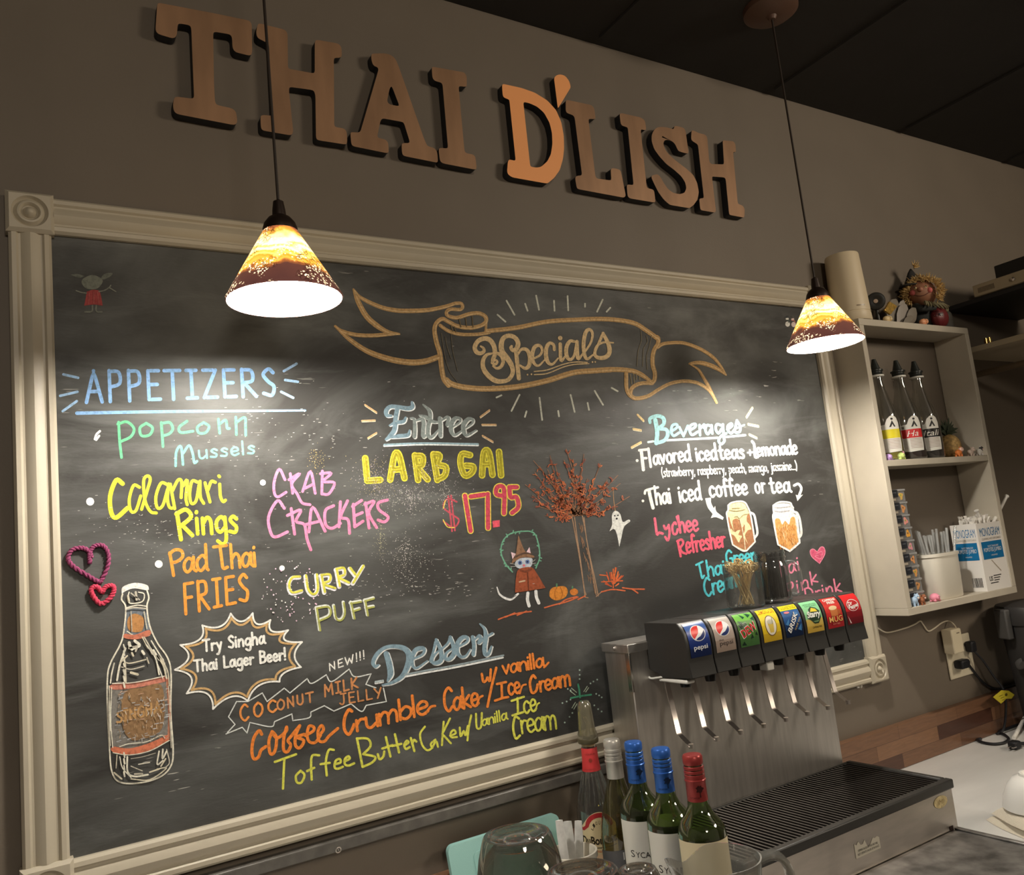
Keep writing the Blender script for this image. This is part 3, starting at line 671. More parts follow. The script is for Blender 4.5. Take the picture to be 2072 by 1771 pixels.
k.draw('270,470 240,430 180,520 162,660 185,742 235,720 260,650 315,605;385,440 350,540 360,670 395,685 425,620 432,500 385,440 440,512 540,435 545,390;545,390 515,500 512,640 555,662 590,590 560,540 600,485 690,375;690,375 645,480 642,590 690,620 735,540 660,502 740,470', qM, 6.4, ORN); k.draw('752,485 840,432 842,388 792,382 772,470 792,548 860,560 920,480;902,482 952,422 932,372 892,432 902,538 962,548 1012,490 1110,405', qM, 6, ORN)
k.draw('1265,215 1230,200 1185,290 1182,410 1230,472 1275,400 1290,360', qM, 6.4, ORN); k.word('rumble', pt(qM, 1302, 440), pt(qN, 170, 872), 37, 44, 6, ORN, track=-2); k.draw('130,880 190,800 245,785', qN, 5, ORN)
k.draw('450,600 410,560 362,640 368,780 415,850 460,790', qN, 5.6, ORN); k.word('ake', pt(qN, 470, 845), pt(qN, 790, 775), 42, 42, 5.6, ORN, track=-2); k.draw('760,780 790,690 832,660', qN, 4.4, ORN)
k.draw('822,390 842,488 882,462 892,430 922,480 932,335', qN, 5, ORN); k.draw('1000,315 940,560 892,795', qN, 5.2, ORN)
k.word('vanilla', pt(qN, 1078, 395), pt(qN, 1600, 298), 29, 30, 4.6, ORN, track=-1); k.draw('1590,310 1610,290 1645,250', qN, 4, ORN)
k.draw('1010,515 1120,490;1065,502 1072,690;985,720 1080,688 1148,675', qN, 5, ORN); k.word('ce', pt(qN, 1150, 655), pt(qN, 1300, 618), 38, 36, 5, ORN, track=2); k.draw('1290,630 1320,540 1365,520', qN, 4, ORN); k.draw('1485,440 1450,408 1415,500 1440,620 1490,600 1510,520', qN, 5.2, ORN); k.word('ream', pt(qN, 1535, 610), pt(qN, 1925, 528), 34, 36, 5, ORN, track=-2)
k.done('menu_lettering', 'orange Coffee Crumble Cake lettering')
k = Chalk()
k.draw('415,775 650,690;520,745 512,900 505,1070;700,872 648,930 660,1000 710,1000 742,920 700,872;905,702 830,705 815,800 822,970;770,875 850,840;1065,642 1010,645 978,770 988,925;920,800 1020,785;1080,800 1140,780 1130,742 1085,765 1075,835 1110,850 1165,828;1182,770 1240,740 1225,712 1188,745 1188,800 1230,815 1290,790;1322,520 1350,660 1382,828;1320,516 1440,520 1470,600 1390,690;1395,690 1520,720 1490,780 1385,830;1550,690 1572,745 1612,715 1622,660;1640,502 1690,715;1600,628 1712,590;1740,470 1785,670;1712,600 1810,575;1848,592 1890,560 1870,542 1842,590 1862,632 1902,612;1915,512 1955,655;1930,575 1950,532 1975,550', qM, 4.8, LIME)
k.draw('120,1040 62,1130 85,1260 150,1332 215,1300;250,1200 195,1250 212,1292 258,1220 282,1290;352,980 340,1120 330,1268;430,940 335,1130* 440,1245;430,1152 500,1122 480,1082 442,1112 445,1170 515,1168;550,1052 562,1160 600,1092 622,1150 650,1032;692,900 660,1060 645,1210;750,882 760,1050 812,1042 822,872', qN, 4.2, LIME)
k.word('anilla', pt(qN, 825, 1035), pt(qN, 1140, 948), 21, 22, 3.2, LIME, track=2); k.draw('1190,722 1340,672;1262,690 1268,870;1200,902 1330,862', qN, 4.6, LIME); k.word('ce', pt(qN, 1340, 885), pt(qN, 1500, 840), 40, 40, 4.4, LIME, track=2); k.draw('1485,840 1505,770 1530,748', qN, 3.4, LIME)
k.draw('1282,940 1232,922 1208,1050 1240,1185 1292,1150', qN, 4.8, LIME); k.word('ream', pt(qN, 1305, 1125), pt(qN, 1755, 1062), 44, 46, 4.4, LIME, track=-2)
k.done('menu_lettering', 'yellow Toffee Butter Cake lettering')
k = Chalk()
k.draw('45,490 70,715', qO, 6.6, WHT); k.draw('20,482 128,470;55,580 105,575', qO, 5.2, WHT); k.word('l', pt(qO, 150, 680), pt(qO, 168, 678), 37, 37, 5.4, WHT); k.word('avored', pt(qO, 190, 655), pt(qO, 640, 605), 30, 33, 4.7, WHT, track=6)
k.word('iced', pt(qO, 705, 612), pt(qO, 955, 592), 30, 33, 4.7, WHT, track=7); k.word('teas', pt(qO, 985, 588), pt(qO, 1285, 576), 30, 30, 4.7, WHT, track=7); k.draw('1345,480 1350,540;1320,510 1378,505', qO, 3.8, WHT)
k.draw('1372,375 1398,420 1408,555 1440,562', qO, 5.4, WHT); k.word('emonade', pt(qO, 1432, 550), pt(qO, 1918, 525), 27, 30, 4.3, WHT, track=6)
k.word('(strawberry, raspberry, peach, mango, jasmine...)', pt(qU, 335, 612), pt(qU, 1490, 550), 18.5, 18, 2.4, WHT, track=7)
k.done('menu_lettering', 'white Flavored iced teas and lemonade lines'); k = Chalk(); k.draw('190,185 212,290 238,392', qP, 6.8, WHT); k.draw('142,225 152,190 205,172 295,152', qP, 4.8, WHT); k.word('hai', pt(qP, 272, 352), pt(qP, 452, 332), 37, 34, 4.8, WHT, track=7); k.word('iced', pt(qP, 545, 325), pt(qP, 802, 292), 35, 38, 4.8, WHT, track=7)
k.word('coffee', pt(qP, 900, 265), pt(qP, 1342, 232), 35, 34, 5.0, WHT, track=8); k.word('or', pt(qP, 1432, 220), pt(qP, 1552, 212), 34, 33, 4.2, WHT, track=12); k.word('tea', pt(qP, 1610, 218), pt(qP, 1845, 205), 34, 33, 4.8, WHT, track=8)
k.done('menu_lettering', 'white Thai iced coffee or tea line')
k = Chalk()
k.fill('845,280* 915,270* 915,330 945,395* 962,368* 972,425 1000,455 1062,502* 1050,530* 970,500 910,510* 932,462* 872,380', qP, WHT); k.done('arrow_drawing', 'fat white chalk arrow pointing at the drawn coffee'); k = Chalk(); k.draw('1882,130 1930,112 1965,165 1940,245', qP, 5.2, WHT); k.fill('1900,238* 1940,250* 1985,236* 1920,312*', qP, WHT)
k.done('arrow_drawing', 'small curled white chalk arrow pointing at the drawn tea')
k = Chalk()
k.fill('345,235 420,180 590,150 700,180 755,270 808,400 862,700 910,1000* 730,1190* 640,1185 440,1060* 380,800 322,480 315,390 345,335', qK, (238, 226, 176), 0)
k.fill('345,505 372,495 400,600 470,790* 400,720 395,820 480,880 540,980 575,1020* 600,950 640,880 560,850 600,760 540,760 480,790 440,560 545,520 590,660 560,560 600,540 640,700 690,640 690,780 660,860 760,1040 700,870 760,760 830,740 800,650 740,560 745,450 800,440 850,700 905,1000* 720,1180* 440,1050* 380,800', qK, (176, 122, 84), 1)
k.draw('345,235 420,180 590,150 700,180 755,270 808,400 862,700 910,1000* 730,1190* 640,1185 440,1060* 380,800 322,480 315,390 345,335 345,235', qK, 3.2, WHT, 2); k.draw('820,390 890,440 930,620 958,820 900,920', qK, 4.6, WHT, 2); k.draw('370,335 520,355 700,320;430,300 600,290;470,490 530,465 590,510 660,440 790,410', qK, 1.2, (176, 160, 116), 2); k.draw('590,520 640,720 690,1000 705,1170', qK, 1.6, (240, 226, 190), 2)
k.done('drink_drawing', 'chalk drawn jar mug of iced coffee'); k = Chalk()
k.fill('1290,240 1380,180 1480,160 1640,180 1680,240 1712,290* 1740,360 1780,420 1815,700 1848,1020* 1640,1200* 1390,1060* 1330,760 1282,480 1300,400 1290,310', qK, (240, 238, 234), 0)
k.fill('1330,540 1420,520 1480,640 1540,560 1620,640 1660,500 1740,490 1770,700 1820,1000* 1640,1170* 1410,1040* 1360,800', qK, (228, 168, 100), 1)
rg = random.Random(8)
for i in range(46):
    x = rg.uniform(1400, 1760); y = rg.uniform(600, 1060)
    k.line([pt(qK, x, y), pt(qK, x + rg.uniform(-20, 30), y + 50), pt(qK, x + rg.uniform(-10, 40), y + 110)], rg.uniform(0.8, 1.6), rg.choice([(196, 128, 64), (240, 200, 150), (214, 146, 80)]), 2)
k.draw('1290,240 1380,180 1480,160 1640,180 1680,240 1712,290;1780,420 1815,700 1848,1020* 1640,1200* 1390,1060* 1330,760 1282,480 1300,400 1290,310 1290,240', qK, 3.2, (246, 246, 242), 2); k.draw('1740,375 1800,410 1850,560 1880,820 1830,920', qK, 4.8, WHT, 2); k.draw('1300,270 1450,280 1650,250;1310,350 1450,365 1640,340', qK, 1.2, (170, 170, 178), 2)
k.done('drink_drawing', 'chalk drawn jar mug of orange iced tea')
k = Chalk()
k.draw('258,515 270,600 285,700 310,680 350,690', qP, 5.2, ROSE); k.draw('365,600 385,640 420,600;420,590 430,680 412,770 380,730', qP, 4.8, ROSE); k.draw('505,580 490,560 462,610 475,690 510,690 525,640', qP, 4.8, ROSE); k.word('hee', pt(qP, 545, 680), pt(qP, 768, 655), 34, 36, 4.8, ROSE, track=7); k.draw('515,495 545,590', qP, 4.8, ROSE)
k.draw('525,775 560,955;520,780 570,760 590,800 555,855;550,855 575,905 625,925', qP, 4.8, (228, 96, 118)); k.word('efresher', pt(qP, 628, 920), pt(qP, 1085, 838), 36, 34, 4.8, (228, 96, 118), track=4)
k.done('menu_lettering', 'pink Lychee Refresher lettering')
k = Chalk(); k.draw('740,1055 815,1018;775,1050 795,1150 812,1210 832,1180', qP, 4.2, CYAN); k.word('hai', pt(qP, 872, 1195), pt(qP, 1085, 1155), 33, 30, 4.2, CYAN, track=4); k.word('Green', pt(qP, 1095, 1062), pt(qP, 1452, 1005), 30, 28, 4.2, CYAN, track=4); k.word('Cream', pt(qU, 700, 1640), pt(qU, 1010, 1535), 37, 36, 4.4, CYAN, track=3); k.done('menu_lettering', 'cyan Thai Green Cream lettering behind the jar of picks')
k = Chalk(); PK2 = (240, 140, 168); k.word('Thai', pt(qU, 1255, 1500), pt(qU, 1512, 1405), 34, 30, 3.4, PK2, track=6); k.word('Pink', pt(qU, 1400, 1650), pt(qU, 1668, 1505), 28, 26, 3.4, PK2, track=10); k.word('Drink', pt(qU, 1560, 1690), pt(qU, 1872, 1590), 29, 29, 3.4, PK2, track=8); k.done('menu_lettering', 'pink Thai Pink Drink lettering beside the mug jar')
k = Chalk(); k.fill('1660,1252* 1690,1212 1718,1218 1725,1270 1680,1352* 1615,1295 1600,1245 1625,1228', qU, (222, 96, 130), 0); k.draw('1660,1252* 1690,1212 1718,1218 1725,1270 1680,1352* 1615,1295 1600,1245 1625,1228 1660,1252', qU, 1.6, (240, 150, 174), 1); k.draw('1650,1270 1700,1250 1690,1310 1640,1290 1670,1280', qU, 1.2, (240, 150, 174), 1); k.done('heart_drawing', 'pink chalk heart near the right rail')
# --- drawings
k = Chalk(); rg = random.Random(11)
k.draw('745,770 770,900 800,1060 830,1250 860,1470;770,790 790,950 820,1150 850,1380 868,1450;835,770 860,900 890,1080 920,1250 955,1450;850,790 870,960 900,1120 940,1300 972,1460;860,1470 885,1475;955,1465 1005,1420', qS, 2.0, (164, 132, 104))
for i in range(26):
    x, y = rg.uniform(0, 1), rg.uniform(0, 1); X = 800 + x * 40 + y * 95; Y = 830 + y * 560
    k.line([pt(qS, X, Y), pt(qS, X + 8, Y + 22), pt(qS, X + 10, Y + 50)], 1.3, (140, 108, 84))
tips = [(440, 690), (520, 775), (410, 600), (350, 510), (430, 405), (470, 350), (420, 305), (560, 260), (700, 205), (850, 250), (990, 330), (1140, 430), (1160, 500), (1240, 610), (1000, 660), (1010, 740), (600, 330), (640, 440), (540, 380), (480, 480), (820, 400), (880, 460), (950, 520), (1050, 470), (740, 380), (680, 300), (610, 520), (560, 600), (500, 560), (720, 520), (830, 560), (900, 600), (1040, 590), (640, 640), (560, 720), (640, 800), (940, 700), (760, 290)]
for tx, ty in tips:
    bx, by = 740 + rg.uniform(0, 100), 755 + rg.uniform(-10, 20)
    mx_, my = (bx + tx) / 2 + rg.uniform(-25, 25), (by + ty) / 2 + 30 + rg.uniform(-20, 20)
    p = smooth_path([(bx, by), (mx_, my), (tx, ty)], n=8)
    k.line([pt(qS, *q) for q in p], [1.8, 1.3, 1.1], (158, 112, 82), 0)
    for j in range(9):
        f = rg.uniform(0.4, 1.0); q = p[int(f * (len(p) - 1))]; a = rg.uniform(0, 2 * PI); L = rg.uniform(20, 44)
        col = rg.choice([(176, 92, 62), (200, 106, 66), (222, 128, 76), (150, 78, 60), (190, 100, 64)])
        d = np.array((math.cos(a), math.sin(a))) * L; nn = np.array((-d[1], d[0])) * rg.uniform(0.1, 0.28)
        q = np.array(q, float)
        if rg.random() < 0.55: k.line([pt(qS, *q), pt(qS, *(q + d * 0.5 + nn)), pt(qS, *(q + d)), pt(qS, *(q + d * 0.5 - nn)), pt(qS, *q)], 1.1, col, 1)
        else: k.line([pt(qS, *q), pt(qS, *(q + d * 0.5 + nn)), pt(qS, *(q + d))], rg.uniform(1.1, 2.1), col, 1)
k.done('tree_drawing', 'bare autumn tree drawn in brown and orange chalk')
k = Chalk()
k.draw('1100,560 1105,650 1118,735', qS, 1.2, (178, 138, 96)); k.fill('1088,775 1105,740 1130,735 1160,762 1182,828 1230,808 1243,825 1192,870 1168,970 1152,1040* 1130,930 1105,888 1068,908* 1090,850', qS, (226, 227, 222), 0)
for x, y, r in ((1113, 775, 1.6), (1140, 772, 1.6), (1130, 800, 2)): k.dot(*pt(qS, x, y), r, (40, 40, 42), 1)
k.done('ghost_drawing', 'white chalk ghost hanging from a branch of the drawn tree')
k = Chalk()
for i in range(22):
    a = rg.uniform(-2.9, -0.25); L = rg.uniform(70, 175); f = rg.uniform(0.25, 0.6)
    d = np.array((math.cos(a) * 0.62, math.sin(a))) * L
    k.line([pt(qS, 1100 + d[0] * f, 1385 + d[1] * f), pt(qS, 1100 + d[0] + rg.uniform(-14, 14), 1385 + d[1])], rg.uniform(1.6, 2.6), rg.choice([(214, 104, 56), (226, 120, 64), (190, 84, 50)]))
k.draw('1100,1390 1100,1230;1000,1340 1180,1330;985,1280 1040,1285', qS, 2.2, (214, 104, 56))
for sx in ('515,1560 600,1535 700,1510 800,1470', '640,1530 700,1490 790,1465', '120,1660 200,1630 300,1605 400,1592', '180,1640 260,1605', '800,1490 860,1460', '1000,1425 1090,1405 1200,1415', '1180,1390 1260,1400 1365,1402', '1260,1400 1310,1435', '280,1625 360,1590'): k.draw(sx, qS, 2.8, (206, 106, 66))
k.done('leaf_drawing', 'orange chalk bush and fallen leaves under the drawn tree')
k = Chalk(); k.fill('640,1378 690,1380 712,1420 690,1470 620,1498 565,1475 556,1430 580,1390', qS, (212, 134, 50)); k.draw('618,1380 618,1358', qS, 3, (92, 140, 100)); k.draw('620,1385 600,1430 612,1490;650,1385 668,1440 650,1485', qS, 1, (170, 96, 36), 1); k.done('pumpkin_drawing', 'bigger chalk pumpkin')
k = Chalk(); k.fill('765,1395 795,1410 798,1435 770,1455 738,1445 732,1415', qS, (206, 122, 50)); k.draw('752,1395 752,1380', qS, 3, (92, 140, 100)); k.done('pumpkin_drawing', 'smaller chalk pumpkin')
k = Chalk()
WR = '240,1255 185,1190 145,1100 155,1000 220,930 330,908 420,920 460,1010 472,1130 440,1222'
k.draw(WR, qS, 2.6, (112, 172, 142))
wp = smooth_path(parse(WR, qS)[0][0], n=4)
for i, q in enumerate(wp[1:-1]):
    a = rg.uniform(0, 2 * PI); k.line([tuple(q), (q[0] + 4.2 * math.cos(a), q[1] + 4.2 * math.sin(a))], 2.4, (112, 172, 142))
k.fill('262,1180 300,1140 400,1135 410,1175 390,1215 330,1230 275,1215', qS, (190, 198, 208), 1); k.fill('290,940* 350,1080 425,1118 410,1135 320,1132 230,1187* 248,1135 270,1095', qS, (140, 104, 78), 2); k.draw('258,1130 330,1098 400,1095', qS, 3.4, (92, 70, 58), 3)
k.fill('240,1145* 228,1085* 270,1100*', qS, (232, 200, 208), 3); k.fill('360,1085* 385,1042* 396,1095*', qS, (232, 200, 208), 3)
for x, y in ((305, 1176), (368, 1168)): k.dot(*pt(qS, x, y), 4.2, (92, 116, 168), 2); k.dot(*pt(qS, x, y), 1.6, (28, 30, 40), 3)
k.dot(*pt(qS, 338, 1200), 2.6, (222, 120, 130), 2); k.draw('280,1195 220,1180;280,1205 225,1210;390,1180 435,1150;392,1190 438,1180', qS, 0.8, (200, 200, 196), 2)
k.fill('300,1228 400,1215 450,1270 522,1392* 400,1412 262,1432* 272,1290', qS, (150, 76, 46), 1); k.draw('370,1260 378,1410', qS, 1.6, (96, 50, 34), 2); k.draw('300,1340 345,1330', qS, 3, (196, 170, 140), 2); k.draw('310,1240 350,1250 400,1232', qS, 4, (120, 62, 40), 2)
k.draw('372,1435 368,1490 382,1545;440,1420 445,1470 465,1520', qS, 6.4, (230, 230, 228), 0); k.draw('288,1442 220,1490 135,1450 108,1385', qS, [4, 5, 4, 2], (230, 230, 228), 0); k.draw('270,1455 220,1478 160,1452', qS, 1.4, (80, 80, 82), 1)
k.done('cat_drawing', 'chalk cat in a brown witch hat and rust coat inside a leafy ring')
k = Chalk()
CT, LT_ = (236, 232, 214), (222, 214, 190)
k.fill('650,268* 656,232 720,210 785,222 796,246* 780,250 720,240 680,250', qV, (246, 244, 236), 1)
k.draw('655,270 650,300 672,345 660,480 640,545 590,640 574,720 575,900 585,1100 598,1220 640,1275 740,1280 850,1250 912,1190 925,1100 912,900 914,700 895,610 840,530 800,440 785,340 795,290 785,250', qV, 3.2, CT, 1)
k.draw('690,260 680,300 700,320 760,310 770,270 740,260;672,345 730,330 780,335;680,470 740,505 800,490', qV, 2.4, CT, 1)
k.fill('672,355 700,350 770,350 800,480 740,505 668,500 668,480', qV, (118, 126, 134), 0); k.fill('682,405 715,375 760,390 770,420 755,470 690,465', qV, (188, 136, 84), 1); k.fill('668,482 720,488 795,462 802,490 730,512 664,505', qV, (204, 124, 98), 1)
k.fill('600,752 720,745 885,708* 905,900 902,1050* 800,1105 690,1128 605,1115* 595,950', qV, (134, 130, 124), 0)
k.fill('600,752 720,745 885,708* 892,735 720,772 600,780', qV, (212, 136, 116), 1); k.fill('602,1085 690,1095 800,1065 898,1020* 902,1050* 800,1105 690,1128 604,1115', qV, (220, 128, 96), 1); k.draw('895,740 905,900 902,1040', qV, 5.4, (206, 140, 112), 1)
k.fill('680,785 760,770 860,755 880,900 850,1010 740,1050 690,1040 655,980 650,850', qV, (150, 118, 84), 2); k.word('SINGHA', pt(qV, 622, 960), pt(qV, 862, 900), 21, 22, 4.2, (196, 154, 102), 3, track=8)
k.draw('596,770 592,950 602,1090;600,748 720,742 890,706;604,1118 690,1130 800,1108 905,1052;640,1085 690,1070 780,1060 860,1025 880,1040', qV, 2.0, CT, 3)
rg = random.Random(21)
for i in range(60):
    x, y = rg.uniform(612, 890), rg.uniform(775, 1060)
    k.line([pt(qV, x, y), pt(qV, x + rg.uniform(8, 28), y - rg.uniform(0, 8))], rg.uniform(0.8, 2.0), rg.choice([(196, 200, 204), (214, 176, 150), (172, 178, 184)]), 4)
for sx, w in (('670,560 640,650 625,730', 4), ('720,520 745,545 700,560 690,530', 6), ('780,540 830,610 850,700', 3), ('770,500 820,580 880,640', 2.6), ('655,620 690,640 780,620', 2.4), ('700,690 735,700', 5), ('870,620 885,690', 4), ('800,560 815,590', 4), ('668,640 672,740', 4), ('640,1140 655,1200 700,1250', 2.2), ('680,1140 682,1220 720,1245 790,1235', 3.6), ('850,1110 840,1180 870,1160', 3), ('740,1180 800,1170', 2), ('700,1258 800,1262 890,1200 840,1205', 2.4), ('890,1100 905,1170 880,1200', 2), ('625,1130 620,1200', 1.8), ('900,760 908,900', 1.6), ('583,760 590,1000', 1.8), ('700,1190 760,1215', 2), ('840,640 870,720', 2)):
    k.draw(sx, qV, w, rg.choice([CT, LT_, (210, 204, 186)]), 4)
rg = random.Random(91)
for yy in range(540, 1240, 34):
    if 745 < yy < 1090: continue
    k.line([pt(qV, 662 - (yy < 745) * 2, yy), pt(qV, 664, yy + 14), pt(qV, 666, yy + 24)], rg.uniform(2.4, 4.2), CT, 4)
for sx, w in (('840,600 872,650 890,720', 3.6), ('860,610 895,680 905,760', 2.2), ('808,520 845,580 870,620', 2.6), ('820,570 850,620', 4), ('760,500 790,560', 2), ('870,1100 868,1150 890,1110', 3.4), ('610,640 596,700 590,745', 3), ('690,560 730,550 725,575', 4), ('640,640 680,600', 3), ('905,910 912,1010 915,1090', 2.4), ('586,780 582,900 590,1080', 2.2), ('700,1150 760,1140 830,1120', 1.6), ('860,1190 885,1150', 3), ('610,1225 650,1258', 3.4), ('720,1232 760,1230', 3.6), ('800,1222 850,1205', 3), ('684,280 690,310', 4), ('725,260 730,300', 4.4), ('700,265 745,300', 2.6), ('680,350 720,342 780,348', 3), ('700,362 705,470', 2), ('770,365 785,455', 2.2), ('690,540 705,565', 6), ('705,585 712,600', 4), ('760,575 770,590', 5), ('785,610 795,640', 2.4), ('650,660 700,672 770,655', 2.6)):
    k.draw(sx, qV, w, rg.choice([CT, LT_, (196, 190, 174)]), 4)
for i in range(70):
    x, y = rg.uniform(625, 880), rg.uniform(790, 1050)
    k.line([pt(qV, x, y), pt(qV, x + rg.uniform(-6, 10), y + rg.uniform(8, 24))], rg.uniform(0.8, 1.8), rg.choice([(180, 178, 172), (206, 176, 140), (168, 140, 104), (206, 204, 198)]), 4)
k.done('bottle_drawing', 'large chalk drawn beer bottle with a pink and grey label')
k = Chalk(); k.fill('225,150 288,122 350,145 358,175 320,215 255,215 222,185', qY, (124, 128, 118), 0)
k.fill('140,120* 190,115 238,130* 200,140', qY, (112, 116, 108), 0); k.fill('345,148* 372,115 425,108 415,130 370,152', qY, (112, 116, 108), 0)
k.fill('252,235* 295,222 340,228* 352,280 360,330* 300,322 235,330* 245,280', qY, (166, 74, 74), 0); k.draw('250,245 215,240 180,228;335,235 375,225 405,205 415,192;405,208 450,235', qY, 2.4, (132, 134, 124), 1); k.draw('290,330 286,368 240,372;316,330 318,368 355,372', qY, 3, (128, 132, 122), 1)
k.draw('270,240 265,320;300,235 300,315;325,240 335,320', qY, 1, (196, 110, 104), 1); k.done('figure_drawing', 'faint chalk child in a red dress at the top left')
k = Chalk(); qZ = (1560, 500, 8.05)
k.dot(*pt(qZ, 265, 1170), 3, WHT); k.dot(*pt(qZ, 272, 1255), 4.8, WHT, ry=5.4); k.draw('240,1150 285,1145;255,1130 280,1128', qZ, 2, (70, 72, 76), 1); k.draw('255,1190 285,1195 290,1230', qZ, 1.6, (84, 100, 92), 1)
k.done('snowman_drawing', 'tiny white snowman beside the right pendant lamp'); k = Chalk(); k.dot(*pt(qZ, 355, 1178), 3, (240, 214, 206)); k.dot(*pt(qZ, 370, 1262), 4.8, (240, 220, 214), ry=5.4); k.draw('325,1155 375,1150;335,1130 362,1130', qZ, 2, (92, 92, 90), 1); k.draw('340,1195 380,1200 395,1230', qZ, 1.6, (206, 130, 120), 1); k.done('snowman_drawing', 'tiny pinkish snowman beside the right pendant lamp')
k = Chalk(); k.draw('1890,350 1896,380 1900,418;1852,422 1900,412 1958,404', qW, 3.6, (88, 178, 138)); k.draw('1855,370 1882,392;1850,386 1876,406;1920,388 1938,360;1930,390 1945,368;1858,474 1876,444;1868,480 1884,452;1925,440 1945,460', qW, 1.6, (206, 224, 196))
for x, y in ((1898, 275), (1898, 300), (1898, 322), (1820, 360), (1836, 374), (1850, 382), (1955, 345), (1970, 335), (1990, 325), (1985, 400), (2000, 408), (2014, 418), (1975, 460), (1995, 480), (2013, 492), (1850, 430), (1830, 440), (1808, 448), (1860, 500), (1845, 520), (1820, 550)): k.dot(*pt(qW, x, y), 1.7, (196, 220, 206))
k.done('sparkle_drawing', 'green chalk firework above the liqueur bottle')
k = Chalk(); rg = random.Random(33)
for (x, y, rx, ry, n, cols) in ((760, 975, 70, 45, 420, [(206, 190, 130), (222, 206, 214)]), (640, 930, 25, 25, 90, [(212, 186, 110)]), (830, 1010, 80, 30, 330, [(226, 210, 220), (230, 226, 210)]), (820, 1130, 72, 58, 360, [(214, 212, 200), (230, 222, 214)]), (770, 1090, 20, 40, 90, [(214, 206, 160)]), (900, 1000, 40, 40, 120, [(220, 214, 206)]), (860, 960, 90, 40, 160, [(226, 206, 220)])):
    for i in range(n):
        a = rg.uniform(0, 2 * PI); r = rg.gauss(0, 0.5)
        px, py = x + rx * r * math.cos(a), y + ry * rg.gauss(0, 0.5)
        s_ = rg.uniform(0.35, 0.85)
        k.mb.add([k.P((px - s_, py), 5), k.P((px, py - s_), 5), k.P((px + s_, py), 5), k.P((px, py + s_), 5)], [(0, 1, 2, 3)], k.mi(rg.choice(cols)), False)
for i in range(420):
    x, y = rg.choice([(rg.gauss(560, 90), rg.gauss(880, 40)), (rg.gauss(400, 120), rg.gauss(1085, 40)), (rg.gauss(820, 120), rg.gauss(1190, 14)), (rg.gauss(300, 80), rg.gauss(1060, 30)), (rg.gauss(700, 150), rg.gauss(1000, 120))])
    L = rg.uniform(1, 5.5); k.mb.add([k.P((x, y - 0.4), 5), k.P((x + L, y - 0.6), 5), k.P((x + L, y + 0.1), 5), k.P((x, y + 0.4), 5)], [(0, 1, 2, 3)], k.mi((196, 194, 186)), False)
k.done('chalk_dust_marks', 'speckles and short dashes of rubbed chalk')['kind'] = 'stuff'
